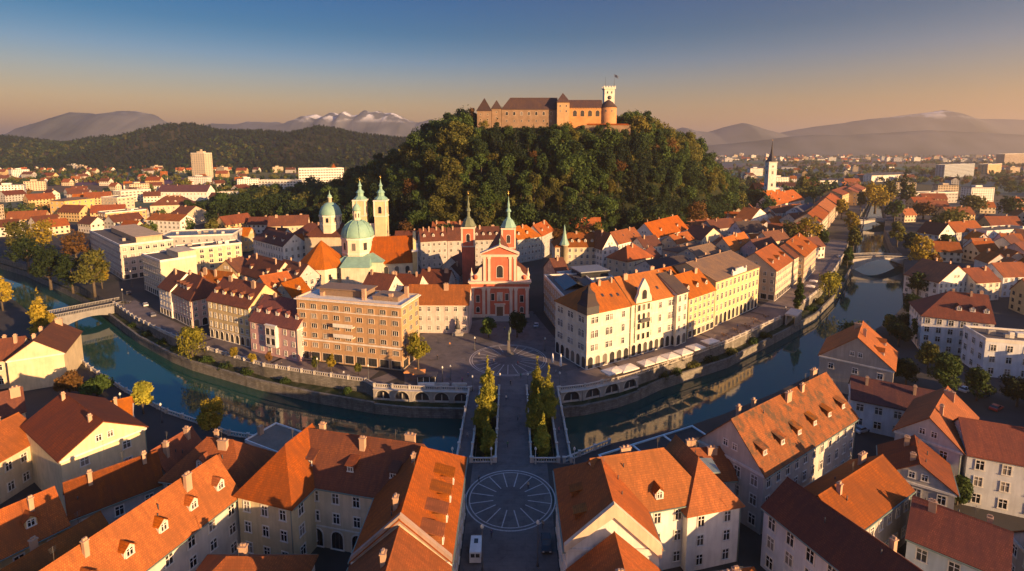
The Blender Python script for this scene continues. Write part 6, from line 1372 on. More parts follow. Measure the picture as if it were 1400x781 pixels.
# arched quay wall
def arch_wall(label, P, n):
    c = P[len(P) // 2]; r = thing('arcade_wall', label, 'arcade', (c.x, c.y, 0), 0, 'arcades under the quay'); m = MB(); ring_ = MB()
    seg = [(P[i + 1] - P[i]).length for i in range(len(P) - 1)]; tot = sum(seg)
    def at(s):
        for i, L in enumerate(seg):
            if s <= L or i == len(seg) - 1: return P[i] + (P[i + 1] - P[i]) * (s / L), (P[i + 1] - P[i]).normalized()
            s -= L
    for k in range(n):
        s0, s1 = tot * k / n, tot * (k + 1) / n; a, _ = at(s0); b, _ = at(s1); a, b = a - c, b - c; d = (b - a).normalized(); nn = Vector((d.y, -d.x)); L = (b - a).length; w = L * .36; mid = L / 2
        top, bot = -.15, ZT - 1.2; f0 = lambda x, z: v3(a + d * x + nn * 1.0, z)
        arch = [(mid + w * math.cos(math.pi * i / 8), -2.3 + w * .92 * math.sin(math.pi * i / 8)) for i in range(9)]
        pts = [(L, bot), (L, top), (0, top), (0, bot), (mid - w, bot)] + arch[::-1] + [(mid + w, bot)]
        m.extr([f0(x, z) for x, z in pts], (*(-nn * .8), 0))
        for i in range(8):
            (x0, z0), (x1, z1) = arch[i], arch[i + 1]; q0 = (mid + (x0 - mid) * 1.16, -2.3 + (z0 + 2.3) * 1.15); q1 = (mid + (x1 - mid) * 1.16, -2.3 + (z1 + 2.3) * 1.15)
            o2 = lambda x, z: v3(a + d * x + nn * 1.08, z); ring_.poly([o2(x0, z0), o2(*q0), o2(*q1), o2(x1, z1)])
        ring_.extr([v3(a + d * (mid - w) + nn * .55, -3.5), v3(a + d * (mid + w) + nn * .55, -3.5), v3(a + d * (mid + w) + nn * .55, -3.0), v3(a + d * (mid - w) + nn * .55, -3.0)], (*(nn * .25), 0))
        for q in (.5,): ring_.extr([v3(a + d * (mid - .12) + nn * .55, -3.0), v3(a + d * (mid + .12) + nn * .55, -3.0), v3(a + d * (mid + .12) + nn * .55, -1.2), v3(a + d * (mid - .12) + nn * .55, -1.2)], (*(nn * .2), 0))
    for a, b in zip(P, P[1:]):
        a, b = a - c, b - c; d = (b - a).normalized(); nn = Vector((d.y, -d.x))
        ring_.extr([v3(a + nn * .1, -.14), v3(a + nn * 1.4, -.14), v3(a + nn * 1.4, -.005), v3(a + nn * .1, -.005)], (*(b - a), 0))
    m.build('wall', [M_STONE], r); ring_.build('arch_surround', [M_BAL], r)
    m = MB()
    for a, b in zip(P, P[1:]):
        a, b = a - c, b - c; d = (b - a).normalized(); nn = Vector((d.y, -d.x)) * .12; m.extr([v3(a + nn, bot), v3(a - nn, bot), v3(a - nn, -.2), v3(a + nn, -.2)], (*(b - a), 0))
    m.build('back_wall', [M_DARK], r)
arch_wall('grey stone arcade under the square left of the footbridges', [UP[11], UP[12], UP[13]], 5); arch_wall('grey stone arcade under the square right of the footbridges', [UP[14], UP[15], UP[16], UP[17]], 4)
# stone pavilion on the right terrace
p = G(1085, 442, ZT); sp = thing('stone_pavilion', 'small stone pavilion with columns on the right quay terrace', 'pavilion', (p.x, p.y, ZT), .85)
m = MB(); m.box(-5, 5, -2, 2.4, 4.2, 4.9); m.build('roof', [M_BAL], sp)
for x in (-4.4, -2.2, 0, 2.2, 4.4): m = MB(); m.lathe([(.42, -.2), (.36, 3.9), (.5, 4.2)], 8, x, -1.5); m.build('column', [M_BAL], sp)
m = MB(); m.box(-5, 5, 1.6, 2.2, -.2, 4.2); m.build('wall', [M_STONE], sp)
# other bridges
def arch_bridge(name, label, A, B, w, rise, zdeck, mat, rail=None):
    A, B = Vector(A), Vector(B); d = B - A; L = d.length; r = thing(name, label, 'bridge', ((A.x + B.x) / 2, (A.y + B.y) / 2, 0), math.atan2(d.y, d.x))
    n = 16; up = [(-L / 2 + L * i / n, zdeck * math.sin(math.pi * i / n) + .1) for i in range(n + 1)]; lo = [(-L * .42 + L * .84 * i / n, -5.6 + (rise) * math.sin(math.pi * i / n)) for i in range(n + 1)]
    m = MB(); m.extr([(x, -w / 2, z - .3) for x, z in up] + [(L / 2, -w / 2, -7)] + [(x, -w / 2, z) for x, z in lo[::-1]] + [(-L / 2, -w / 2, -7)], (0, w, 0)); m.build('arch', [mat], r)
    m = MB()
    for (x0, z0), (x1, z1) in zip(up, up[1:]): m.poly([(x0, -w / 2 + .3, z0 - .2), (x1, -w / 2 + .3, z1 - .2), (x1, w / 2 - .3, z1 - .2), (x0, w / 2 - .3, z0 - .2)])
    m.build('deck', [M_ASPH], r)
    for s in (-1, 1):
        m = MB()
        for (x0, z0), (x1, z1) in zip(up, up[1:]):
            m.extr([(x0, s * w / 2 - .15, z0 + .85), (x0, s * w / 2 + .15, z0 + .85), (x0, s * w / 2 + .15, z0 + 1.1), (x0, s * w / 2 - .15, z0 + 1.1)], (x1 - x0, 0, z1 - z0))
            for k in range(3):
                t = (k + .5) / 3; x, z = x0 + (x1 - x0) * t, z0 + (z1 - z0) * t; m.box(x - .09, x + .09, s * w / 2 - .1, s * w / 2 + .1, z - .3, z + .85)
        m.build('railing', [rail or M_BAL], r)
    return r
arch_bridge('road_bridge', 'flat concrete road bridge over the river at far left', G(66, 432), G(168, 412), 9, 2.9, .05, plaster((.24, .23, .22)), plaster((.27, .26, .25)))
arch_bridge('stone_bridge', 'single-arched grey bridge over the river on the right', G(1160, 352), G(1240, 352), 9, 5.2, .9, M_BAL)
arch_bridge('far_bridge', 'second low bridge farther up the river on the right', G(1166, 301), G(1214, 299), 12, 4.2, .3, M_BAL)
# parasols along the right quay
def parasol(label, px, py, w, d, z=3.1, rz=.52, mat=M_WHITE, group='parasols along the right quay'):
    p = G(px, py, z); r = thing('parasol', label, 'parasol', (p.x, p.y, 0), rz, group); m = MB()
    c = (0, 0, z + .55); q = [(-w / 2, -d / 2, z), (w / 2, -d / 2, z), (w / 2, d / 2, z), (-w / 2, d / 2, z)]
    m.shell([[q[i], q[(i + 1) % 4], c] for i in range(4)], .06); m.build('canopy', [mat], r)
    m = MB()
    for i in range(4): a, b = q[i], q[(i + 1) % 4]; m.extr([(a[0], a[1], z - .06), (b[0], b[1], z - .06), (b[0], b[1], z - .36), (a[0], a[1], z - .36)], (-.02 * (a[0] > 0) + .01, -.02, 0))
    m.build('valance', [mat], r)
    m = MB(); m.tube((0, 0, 0), (0, 0, z + .4), .06); m.box(-.5, .5, -.5, .5, 0, .12); m.build('pole', [M_IRON], r)
MPA = flatmat('canvas', (.72, .64, .52), .85)
for lab, px, py, w, d in (('wide cream parasol nearest the white corner palace', 838, 506.5, 6.5, 4), ('wide cream parasol second from the white corner palace', 857, 502.5, 6.5, 4), ('small cream parasol between wide and middle ones', 883, 495.5, 4.4, 3.6), ('cream parasol before the gabled palace bay', 899, 491, 5, 3.6), ('cream parasol right of the gabled palace bay', 916, 486, 5.6, 3.8),
    ('cream parasol before the narrow white bay house', 934, 480.5, 5.2, 3.8), ('cream parasol before the slim yellow house', 951, 474, 5.6, 4), ('last wide cream parasol at the promenade trees', 971, 466, 5.6, 3.6)): parasol(lab, px, py, w, d, mat=MPA)
parasol('cream parasol before the beige corner house', 1108, 391, 4.5, 3.6, mat=MPA, rz=.9); parasol('second cream parasol before the beige corner house', 1112, 384, 4, 3.4, mat=MPA, rz=.9)
MOR = flatmat('orange_canvas', (.62, .26, .08), .85)
parasol('orange parasol in front of the hotel right corner', 561, 506, 3.4, 3.2, mat=MOR, rz=0, group='parasols at the hotel corner'); parasol('second orange parasol nearer the river by the hotel corner', 573, 508, 3.6, 3.2, mat=MOR, rz=.1, group='parasols at the hotel corner')
def closed_parasol(label, px, py, h):
    p = G(px, py); r = thing('closed_parasol', label, 'parasol', (p.x, p.y, 0), 0, 'closed white parasols'); m = MB(); m.lathe([(.05, h), (.22, h - .6), (.42, 1.4), (.34, 1.0), (.06, .95)], 8); m.build('canopy', [M_WHITE], r); m = MB(); m.tube((0, 0, 0), (0, 0, 1.2), .07); m.box(-.5, .5, -.5, .5, 0, .14); m.build('pole', [M_IRON], r)
closed_parasol('slim closed white parasol near the right square corner', 755.5, 500, 4.2); closed_parasol('larger closed white parasol closest to the white corner palace', 766.5, 505, 5.2)
# cafe tables on the quay terraces
def cafe_table(px, py, lab):
    p = G(px, py); r = thing('cafe_table', lab, 'table', (p.x, p.y, 0), px % 3, 'cafe tables on the right promenade'); m = MB(); m.lathe([(.45, .72), (.45, .76)], 10); m.build('tabletop', [M_WOOD], r); m = MB(); m.tube((0, 0, 0), (0, 0, .72), .05); m.lathe([(.28, 0), (.28, .04)], 8); m.build('leg', [M_IRON], r)
    for a in (0, 2.1, 4.2):
        m = MB(); x, y = .85 * math.cos(a), .85 * math.sin(a); m.box(x - .22, x + .22, y - .22, y + .22, .42, .47); m.extr([(x * 1.2 - .2 * math.sin(a), y * 1.2 + .2 * math.cos(a), .47), (x * 1.2 + .2 * math.sin(a), y * 1.2 - .2 * math.cos(a), .47), (x * 1.2 + .2 * math.sin(a), y * 1.2 - .2 * math.cos(a), .9), (x * 1.2 - .2 * math.sin(a), y * 1.2 + .2 * math.cos(a), .9)], (.03, .03, 0))
        for sx in (-.18, .18):
            for sy in (-.18, .18): m.box(x + sx - .02, x + sx + .02, y + sy - .02, y + sy + .02, 0, .42)
        m.build('chair', [M_WOOD], r)
for i, (px, py) in enumerate(((985, 470), (1000, 463), (1012, 456), (1024, 449), (1036, 441), (1047, 434), (990, 459), (1005, 452), (1018, 446), (1030, 437), (872, 507), (890, 500), (905, 497), (925, 490), (942, 484), (960, 477))):
    cafe_table(px, py, 'cafe table with chairs on the open promenade below the yellow palace' if i < 10 else 'cafe table with chairs in the shade of the cream parasols')
# monument
mo = thing('monument', 'poet monument with tall pedestal in the middle of the square circle', 'monument', (SQC[0] + .2, SQC[1] + 4.5, 0))
m = MB()
for i in range(3): m.lathe([(2.3 - i * .5, i * .22), (2.3 - i * .5, i * .22 + .22)], 20, smooth=False)
m.build('steps', [flatmat('dark_stone', (.12, .11, .105), .8)], mo)
m = MB(); m.lathe([(.9, .66), (.8, 1.2), (.62, 1.5), (.58, 4.4), (.75, 4.6), (.75, 4.8)], 4, rot=R(45), smooth=False); m.build('pedestal', [flatmat('dark_stone', (.12, .11, .105), .8)], mo)
m = MB(); m.lathe([(.4, 4.8), (.42, 5.4), (.32, 6.4), (.42, 7.2), (.22, 7.6), (.1, 7.7), (.17, 7.85), (.17, 8.1), (0, 8.25)], 8); m.lathe([(.3, 7.2), (.35, 8.2), (.2, 8.8), (.15, 9.2), (.0, 9.4)], 8, .45, .35); m.build('figure', [flatmat('dark_bronze', (.10, .13, .10), .5)], mo)
# lamps
def lamp(label, x, y, h=5.0, group='street lamps', arms=1, z=0):
    r = thing('street_lamp', label, 'street lamp', (x, y, z), 0, group); m = MB(); m.lathe([(.22, 0), (.2, .5), (.1, .8), (.08, h - .5)], 8); m.build('pole', [M_BAL if h < 4.2 else M_IRON], r)
    m = MB(); m.lathe([(.06, h - .5), (.24, h - .35), (.28, h), (.1, h + .25), (0, h + .35)], 8); m.build('lantern', [flatmat('lamp_glass', (.6, .58, .52), .3)], r)
for lab, px, py in (('lamp at the left rim of the square circle', 649, 479), ('lamp at the right rim of the square circle', 745, 480), ('lamp on the square before the left arcade', 616, 520), ('short lamp before the left arcade beside the kiosk', 605, 522), ('lamp at the far left corner of the middle bridge', 683.5, 532), ('lamp at the far right corner of the middle bridge', 721.5, 532), ('lamp at the far left corner of the left footbridge', 646, 535), ('lamp at the right arcade end', 765, 530)):
    p = G(px, py); lamp(lab, p.x, p.y, 4.6)
for lab, x, y in (('lamp at the near left corner of the middle bridge', -4.6, 107.2), ('lamp at the near right corner of the middle bridge', 5.2, 107.2), ('lamp at the near end of the right footbridge', 13.8, 107.2), ('lamp at the near end of the left footbridge', -13.2, 107.2)): lamp(lab, x, y, 3.8)
lamp('tall street lamp on the left side of the near street', -4.9, 78, 8.2); lamp('tall street lamp on the right side of the near street', 4.3, 79, 8.2)
for i, k in enumerate((9, 10)): p = UP[k]; lamp(['lamp on the quay in front of the pink house corner', 'lamp on the quay in front of the hotel'][i], p.x + .5, p.y + 1.2, 4.6)
for i, (px, py) in enumerate(((170, 560), (225, 575))): p = G(px, py); lamp(['lamp on the near left promenade by the first yellow tree', 'lamp on the near left promenade between the yellow trees'][i], p.x, p.y - 1, 5)
# kiosk
p = G(584, 524); ks = thing('kiosk', 'small glass cafe kiosk with flat roof beside the orange parasols', 'kiosk', (p.x, p.y, 0), .02)
m = MB(); m.box(-2.6, 2.6, -1.3, 1.3, 0, 2.6); m.build('wall', [M_GLASS], ks); m = MB(); m.box(-3, 3, -1.7, 1.7, 2.6, 2.85); m.build('roof', [M_DARK], ks)
for x in (-2.62, -.9, .9, 2.62): m = MB(); m.box(x - .06, x + .06, -1.36, -1.301, 0, 2.6); m.build('post', [M_WHITE], ks)
m = MB(); m.box(-2.4, 2.4, -1.9, -1.45, 0, 1.0); m.build('counter', [M_WHITE], ks)
# planter walls / seats at the arcade edge
for i, (px, py) in enumerate(((604, 527), (628, 527))):
    p = G(px, py); o = MB(); o.box(-2.2, 2.2, -.4, .4, 0, .55); o.box(-2.0, 2.0, -.25, .25, .55, .75); tag(o.build('stone_bench', [M_BAL], M=TM(p.x, p.y, 0)), ['stone bench beside the kiosk on the square', 'stone bench before the left footbridge on the square'][i], 'bench', 'stone benches')
# statue before the convent wing
p = G(626, 458); st = thing('fountain', 'dark statue on a stone base with railing before the convent wing', 'statue', (p.x, p.y, 0))
m = MB(); m.box(-2, 2, -1.2, 1.2, 0, 1.0); m.box(-1, 1, -.8, .8, 1.0, 2.4); m.build('base', [M_STONE], st); m = MB(); m.lathe([(.8, 2.4), (.9, 3.4), (.6, 4.6), (.75, 5.2), (.35, 5.7), (.38, 6.1), (0, 6.4)], 8); m.build('figure', [M_IRON], st)
# vehicles
def car(name, label, x, y, rz, paint, cat='car', van=False, group=None):
    r = thing(name, label, cat, (x, y, 0), rz, group); pm_ = flatmat('car_paint', paint, .3, .2, .5); L, w = (5.4, 1.95) if van else (4.3, 1.78)
    b = MB(); hh = 2.2 if van else .92
    if van: b.extr([(-L / 2, -w / 2, .35), (L / 2, -w / 2, .35), (L / 2, -w / 2, 1.1), (L / 2 - .9, -w / 2, 1.35), (L / 2 - 1.5, -w / 2, 2.25), (-L / 2, -w / 2, 2.3)], (0, w, 0))
    else: b.extr([(-L / 2, -w / 2, .3), (L / 2, -w / 2, .3), (L / 2, -w / 2, .72), (L / 2 - 1.1, -w / 2, .92), (-L / 2 + .2, -w / 2, .98), (-L / 2, -w / 2, .75)], (0, w, 0))
    b.build('body', [pm_], r); c = MB(); q = w / 2 - .12
    if van: c.extr([(L / 2 - .85, -q, 1.38), (L / 2 - 1.42, -q, 2.2), (L / 2 - 1.38, -q, 2.2), (L / 2 - .8, -q, 1.38)], (0, 2 * q, 0)); c.box(L / 2 - 2.6, L / 2 - 1.6, -w / 2 - .01, w / 2 + .01, 1.4, 2.0); c.box(-L / 2 - .02, -L / 2, -.75, -.08, 1.35, 2.0); c.box(-L / 2 - .02, -L / 2, .08, .75, 1.35, 2.0); c.box(-.6, .4, -.35, .35, 2.28, 2.34)
    else: c.extr([(-L / 2 + .35, -q, .97), (L / 2 - 1.2, -q, .9), (L / 2 - 1.9, -q + .08, 1.38), (-L / 2 + .9, -q + .08, 1.4)], (0, 2 * q, 0))
    c.build('windows' if False else 'cabin_glass', [M_GLASS], r)
    if not van: t = MB(); t.box(-L / 2 + .95, L / 2 - 1.95, -q + .1, q - .1, 1.385, 1.45); t.build('roof', [pm_], r)
    for sx in (-L / 2 + .8, L / 2 - .85):
        for sy in (-w / 2 + .08, w / 2 - .08):
            t = MB(); t.lathe([(0, -.1), (.32, -.1), (.32, .1), (0, .1)], 12); wl = t.build('wheel', [M_DARK], r, M=TM(sx, sy, .32) @ Matrix.Rotation(R(90), 4, 'X'))
    for sy in (-.6, .6): t = MB(); t.box(L / 2 - .03, L / 2 + .02, sy - .16, sy + .16, .55, .7); t.build('headlight', [M_WHITE], r)
car('delivery_van', 'white delivery van parked on the left of the near street', -6.2, 82, R(90), (.7, .7, .68), 'van', True)
car('parked_car', 'dark car parked on the right of the near street', 6.0, 83.5, R(-90), (.03, .03, .035), 'car'); 
for lab, px, py, a, c in (('dark car driving past the corner office block', 176, 402, 2.2, (.03, .03, .04)), ('white car by the office block shop windows', 199, 418, 2.3, (.6, .6, .58)), ('grey car parked before the white end house', 209, 432, 2.3, (.2, .2, .22)), ('black car waiting at the left bridge end', 170, 415, .3, (.025, .025, .03)), ('silver car in the lane right of the pink church', 733, 446, 1.5, (.4, .4, .42)), ('white car parked behind the lower right bridge quay', 1147, 352, 1.2, (.65, .64, .6)), ('white car parked in front of the white blocky house', 1320, 535, .5, (.6, .6, .58)), ('dark blue car parked in front of the white blocky house', 1345, 541, .5, (.03, .05, .12)), ('red car on the right street by the white blocky house', 1362, 560, .5, (.35, .04, .03)), ('pale car on the street behind the speckled-roof house', 1178, 590, .4, (.5, .5, .52))):
    p = G(px, py); car('parked_car', lab, p.x, p.y, a, c, 'car', group='cars')
# tall closed lamp masts, flag poles etc. near the left bridge
for i, (px, py) in enumerate(((169, 420), (180, 392))): p = G(px, py); lamp(['tall lamp at the left bridge head', 'tall lamp before the corner office block'][i], p.x, p.y, 8)
# ================================================================== FAR TOWN
def far_proto(L, d, h, rise, wall, tile, flat=False, fl=2):
    m = MB(); m.box(-L / 2, L / 2, -d / 2, d / 2, -.5, h, 0)
    if flat: m.box(-L / 2 - .3, L / 2 + .3, -d / 2 - .3, d / 2 + .3, h, h + .5, 1); m.box(-L * .2, L * .1, -d * .2, d * .2, h + .5, h + 2.6, 0)
    else:
        f, s, rr = roof_faces(L, d, h, rise, (0, 0), 'x', .5); m.shell(f, .3, 1)
        for sx in (-1, 1): m.extr([(sx * L / 2, -d / 2, h), (sx * L / 2, d / 2, h), (sx * L / 2, 0, h + rise - .2)], (-sx * .3, 0, 0), 0)
        m.box(L * .2 - .5, L * .2 + .5, .4, 1.4, h + rise * .5, h + rise + 1.2, 3)
    for sx, sy, ln in ((0, -1, L), (1, 0, d), (-1, 0, d)):
        n = int(ln / 3.2)
        for k in range(fl):
            for i in range(n):
                t = -ln / 2 + ln * (i + .5) / n; z = h / fl * (k + .5)
                if sy: m.poly([(t - .7, -d / 2 - .03, z - .8), (t + .7, -d / 2 - .03, z - .8), (t + .7, -d / 2 - .03, z + .8), (t - .7, -d / 2 - .03, z + .8)], 2)
                else: x = sx * (L / 2 + .03); m.poly([(x, t - .7, z - .8), (x, t + .7, z - .8), (x, t + .7, z + .8), (x, t - .7, z + .8)], 2)
    return m.mesh('house', [W(wall), T(tile), M_GLASS, M_CHIM], True)
PRO = [('red-roofed cream house', far_proto(14, 10, 7, 5, 'cream', 'tile')), ('brown-roofed pale house', far_proto(18, 11, 8, 5, 'pale', 'brown')), ('white house with orange roof', far_proto(12, 10, 7, 5, 'white', 'orange')), ('flat-roofed sandy apartment block', far_proto(26, 13, 15, 0, 'sand', 'dark', True, 5)),
       ('flat-roofed white apartment block', far_proto(32, 14, 18, 0, 'white', 'slate', True, 6)), ('long ochre house with red roof', far_proto(26, 12, 9, 6, 'ochre', 'red', False, 3)), ('low white hall with grey roof', far_proto(40, 20, 7, 2.5, 'white', 'slate', False, 1)), ('long grey house with dark roof', far_proto(24, 12, 9, 5, 'grey', 'brown', False, 3))]
qh = random.Random(99)
def near_river(p, d):
    for P in (UP, NB, LOW):
        for a, b in zip(P, P[1:]):
            t = max(0, min(1, (p - a).dot(b - a) / (b - a).length_squared))
            if (p - a - (b - a) * t).length < d: return True
    c = False; k = len(ring) - 1
    for i in range(len(ring)):
        a, b = ring[i], ring[k]; k = i
        if (a.y > p.y) != (b.y > p.y) and p.x < (b.x - a.x) * (p.y - a.y) / (b.y - a.y) + a.x: c = not c
    return c
def scatter(n, pxr, pyr, where, wts, group, rmin=9, lim=40000):
    k = 0; t = 0; out = []
    while k < n and t < lim:
        t += 1; px, py = qh.uniform(*pxr), qh.uniform(pyr[0], pyr[1]); p = G(px, py)
        i = qh.choices(range(8), wts)[0]; r = (9, 11, 8, 15, 18, 15, 23, 14)[i]
        if hill_z(p.x, p.y) > .6 or not free(p.x, p.y, r * .8): continue
        if p.y < 900 and near_river(p, r + 5): continue
        FOOT.append((p.x, p.y, r * .75)); a = qh.choice((0.1, .5, -.3, 1.2)) + qh.uniform(-.15, .15)
        if group: o = place('house', PRO[i][1], None, TM(p.x, p.y, 0, a)); tag(o, PRO[i][0] + ' ' + where, 'house', group)
        else: out.append((PRO[i][1], p.x, p.y, a))
        k += 1
    return out
scatter(16, (-30, 60), (228, 330), 'among the crowded roofs at the far left edge', (4, 3, 3, 4, 3, 4, 0, 3), 'crowded roofs at the far left edge')
scatter(46, (60, 350), (243, 330), 'in the left town between tower block and river', (6, 6, 4, 2, 1, 4, 1, 4), 'small houses of the left town')
scatter(30, (-30, 430), (232, 246), 'in the far left town below the wooded hills', (6, 4, 5, 2, 1, 4, 1, 2), 'far houses below the wooded hills')
scatter(34, (1000, 1180), (212, 262), 'in the far plain around the black spire', (6, 4, 5, 1, 1, 3, 1, 3), 'far houses around the black spire')
scatter(36, (1180, 1440), (212, 330), 'beyond the right riverbank trees', (5, 4, 4, 2, 1, 4, 1, 5), 'far houses beyond the right bank')
scatter(14, (1240, 1440), (330, 420), 'behind the white school-like building on the right', (5, 5, 3, 0, 0, 3, 0, 4), 'houses behind the right bank')
scatter(26, (880, 1120), (288, 372), 'squeezed between the bigger houses of the right old town', (6, 8, 3, 0, 0, 0, 0, 2), 'small houses of the right old town')
scatter(12, (330, 640), (318, 396), 'squeezed between cathedral and street houses', (5, 8, 0, 0, 0, 0, 0, 2), 'small houses near the cathedral')
# the town on the horizon as one mass
def mass(name, rows):
    vs, fs, mi, mats = [], [], [], []
    for me, x, y, a in rows:
        b0 = len(vs); c, s = math.cos(a), math.sin(a); vs += [(v.co.x * c - v.co.y * s + x, v.co.x * s + v.co.y * c + y, v.co.z) for v in me.vertices]
        for p in me.polygons:
            m_ = me.materials[p.material_index]
            if m_ not in mats: mats.append(m_)
            fs.append([b0 + i for i in p.vertices]); mi.append(mats.index(m_))
    me = bpy.data.meshes.new(name); me.from_pydata(vs, [], fs); [me.materials.append(m_) for m_ in mats]; me.polygons.foreach_set('material_index', mi); me.uv_layers.new(name='UVMap'); me.update()
    o = place(name, me); o['kind'] = 'stuff'
rows = scatter(300, (905, 1500), (205.5, 222), '', (6, 4, 6, 2, 3, 3, 5, 1), None) + scatter(120, (-60, 380), (226, 236), '', (6, 4, 6, 2, 1, 3, 2, 1), None)
rows += scatter(60, (1430, 1800), (262, 620), '', (6, 6, 3, 1, 0, 4, 0, 4), None) + scatter(30, (-380, -60), (262, 620), '', (6, 6, 3, 1, 0, 4, 0, 4), None)
mass('distant_town', rows)
# trees dotted over the plain
items = []; t = 0
while len(items) < 5200 and t < 60000:
    t += 1; left = qf.random() < .35
    px, py = (qf.uniform(-60, 560), qf.uniform(233, 300)) if left else (qf.uniform(880, 1480), 204 + 70 * qf.random() ** 2.2)
    p = G(px, py)
    if hill_z(p.x, p.y) > .6 or not free(p.x, p.y, 3): continue
    if mn.noise(Vector((p.x * .004, p.y * .004, 8))) + qf.uniform(-.25, .25) < -.02: continue
    if p.y < 900 and near_river(p, 5): continue
    items.append((qf.choice(('green', 'dark', 'dark', 'olive', 'rust', 'olive', 'conifer')), qf.randrange(3), p.x, p.y, -.5, qf.uniform(0, 6.28), qf.uniform(.6, 1.25) * (.8 if p.y < 700 else 1)))
for _ in range(500):
    p = G(qf.choice((qf.uniform(1425, 1800), qf.uniform(-380, -60))), qf.uniform(250, 620))
    if free(p.x, p.y, 3) and not near_river(p, 5): items.append((qf.choice(('green', 'dark', 'olive')), qf.randrange(3), p.x, p.y, -.5, qf.uniform(0, 6.28), qf.uniform(.6, 1.0)))
joined('plain_woods', items, KO, lambda k, t: FAR[k][t])
# ================================================================== PEOPLE
def body_mesh(pose, cloth, legs, hair=(.05, .035, .025)):
    """one continuous figure grown over a skeleton"""
    st = {0: (0, 0), 1: (.24, -.22), 2: (-.16, .18)}[pose]
    V = [(0, 0, .95), (0, 0, 1.12), (0, .01, 1.32), (0, .01, 1.47), (0, -.01, 1.58), (0, -.015, 1.72)]; Rr = [(.15, .11), (.13, .10), (.165, .11), (.06, .06), (.085, .095), (.07, .08)]; E = [(0, 1), (1, 2), (2, 3), (3, 4), (4, 5)]
    for s, f in ((-1, st[0]), (1, st[1])):
        n = len(V); V += [(s * .1, 0, .88), (s * .105, -f * .6, .5), (s * .11, -f * .9 + .02, .09), (s * .12, -f * .9 - .14, .04)]; Rr += [(.095, .1), (.062, .065), (.042, .045), (.04, .03)]; E += [(0, n), (n, n + 1), (n + 1, n + 2), (n + 2, n + 3)]
        n = len(V); V += [(s * .19, 0, 1.41), (s * .235, f * .35 + .02, 1.15), (s * .235, f * .7 - .05, .92), (s * .23, f * .75 - .08, .83)]; Rr += [(.06, .06), (.045, .045), (.033, .033), (.03, .04)]; E += [(2, n), (n, n + 1), (n + 1, n + 2), (n + 2, n + 3)]
    me = bpy.data.meshes.new('body'); me.from_pydata(V, E, []); o = bpy.data.objects.new('body', me); COL.objects.link(o)
    sk = o.modifiers.new('skin', 'SKIN')
    if not me.skin_vertices: me.skin_vertices.new() if hasattr(me.skin_vertices, 'new') else None
    for d_, r_ in zip(me.skin_vertices[0].data, Rr): d_.radius = r_
    me.skin_vertices[0].data[0].use_root = True
    ss = o.modifiers.new('sub', 'SUBSURF'); ss.levels = 1; ss.render_levels = 1
    dg = bpy.context.evaluated_depsgraph_get(); dg.update(); nm = bpy.data.meshes.new_from_object(o.evaluated_get(dg)); bpy.data.objects.remove(o); nm.name = 'body'
    nm.materials.clear()
    for m in (flatmat('skin', (.45, .28, .2), .6), flatmat('jacket', cloth, .85), flatmat('trousers', legs, .85), flatmat('hair', hair, .7), flatmat('shoes', (.03, .028, .028), .6)): nm.materials.append(m)
    for p in nm.polygons:
        c = p.center; ax = abs(c.x)
        p.material_index = 4 if c.z < .09 else 3 if c.z > 1.66 or (c.z > 1.54 and c.y > .03) else 0 if c.z > 1.46 or (ax > .19 and c.z < .9) else 1 if c.z > .93 or ax > .185 else 2; p.use_smooth = True
    return nm
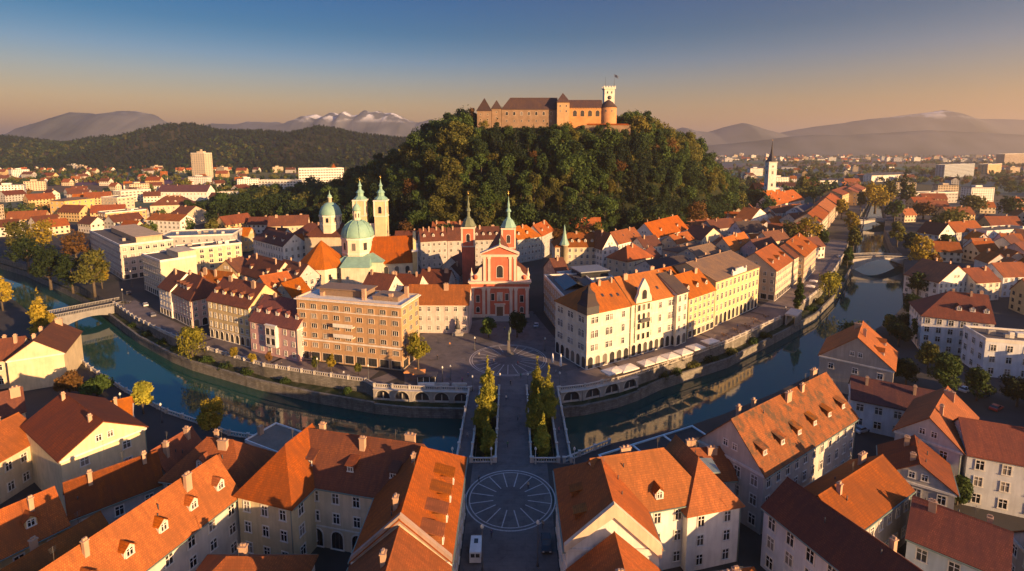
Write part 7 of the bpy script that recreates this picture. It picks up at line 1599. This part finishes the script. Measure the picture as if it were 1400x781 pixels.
PPL = [('person in a dark jacket walking across the white circle of the square', 675, 498, 1, (.04, .04, .06), (.05, .05, .09)), ('person in a red jacket beside the poet monument', 708, 500, 0, (.35, .05, .04), (.04, .04, .05)), ('person in a pale coat near the right rim of the circle', 735, 496, 2, (.5, .46, .4), (.06, .05, .05)),
       ('person in blue standing before the left arcade edge', 640, 516, 0, (.05, .1, .25), (.03, .03, .04)), ('person in black walking towards the middle bridge', 698, 527, 1, (.02, .02, .02), (.03, .03, .03)), ('person in a white shirt on the far half of the middle bridge', 692, 548, 1, (.6, .58, .55), (.06, .07, .12)),
       ('person in a grey coat on the middle of the wide bridge', 708, 575, 2, (.2, .2, .2), (.04, .04, .04)), ('person in green near the street end of the wide bridge', 694, 612, 1, (.07, .16, .08), (.05, .05, .06)), ('person in a beige coat on the near white circle', 722, 668, 2, (.42, .34, .24), (.05, .05, .07)),
       ('person in a dark coat at the left rim of the near white circle', 655, 660, 1, (.05, .04, .04), (.04, .04, .05)), ('person in a yellow jacket before the pink church steps', 690, 452, 0, (.55, .38, .06), (.05, .05, .05)), ('person in a dark dress left of the church trees', 650, 468, 2, (.08, .03, .05), (.08, .03, .05)),
       ('person in grey by the closed white parasols', 760, 512, 0, (.25, .25, .27), (.05, .05, .06)), ('person in a blue shirt walking under the yellow palace', 1008, 449, 1, (.1, .2, .4), (.05, .05, .06)), ('person in brown on the right promenade by the cafe tables', 1030, 444, 2, (.2, .1, .05), (.04, .04, .05)),
       ('person in white at the beige corner house', 1074, 424, 1, (.6, .58, .55), (.1, .1, .12)), ('person in a red scarf and dark coat in the lane by the church', 730, 432, 2, (.06, .04, .05), (.04, .04, .04)), ('person in a pale jacket on the promenade before the hotel', 470, 514, 1, (.5, .5, .5), (.04, .05, .09)), ('person in a green coat crossing between monument and bridge', 712, 517, 1, (.08, .2, .1), (.04, .04, .05)), ('person in a cream coat at the lamp on the left of the circle', 655, 488, 0, (.55, .5, .4), (.06, .05, .05)), ('person in orange on the square before the convent wing', 615, 474, 1, (.5, .2, .04), (.05, .05, .06)),
       ('person in black on the square before the hotel tree', 598, 492, 2, (.02, .02, .025), (.02, .02, .02)), ('person in purple by the stone bench on the square', 632, 523, 0, (.18, .05, .2), (.04, .04, .05)), ('person in a grey hoodie on the left footbridge', 639, 600, 1, (.22, .22, .23), (.05, .06, .1)), ('person in a pink top on the right footbridge', 764, 592, 2, (.5, .2, .25), (.06, .06, .09)),
       ('person in navy walking down the near street by the van', 672, 735, 1, (.03, .04, .1), (.03, .03, .04)), ('person in tan on the near street beside the dark car', 742, 722, 2, (.36, .26, .15), (.05, .05, .06)), ('person in teal on the promenade under the last cream parasol', 985, 476, 0, (.05, .25, .25), (.05, .05, .06)), ('person in dark clothes by the pink house', 385, 502, 2, (.04, .04, .05), (.03, .03, .04))]
for i, (lab, px, py, pose, c, lg) in enumerate(PPL):
    p = G(px, py); o = place('person', body_mesh(pose, c, lg), None, TM(p.x, p.y, .03 if 108 < p.y < 143 else .0, (i * 1.9) % 6.28)); tag(o, lab, 'person', 'people on the square and quays')
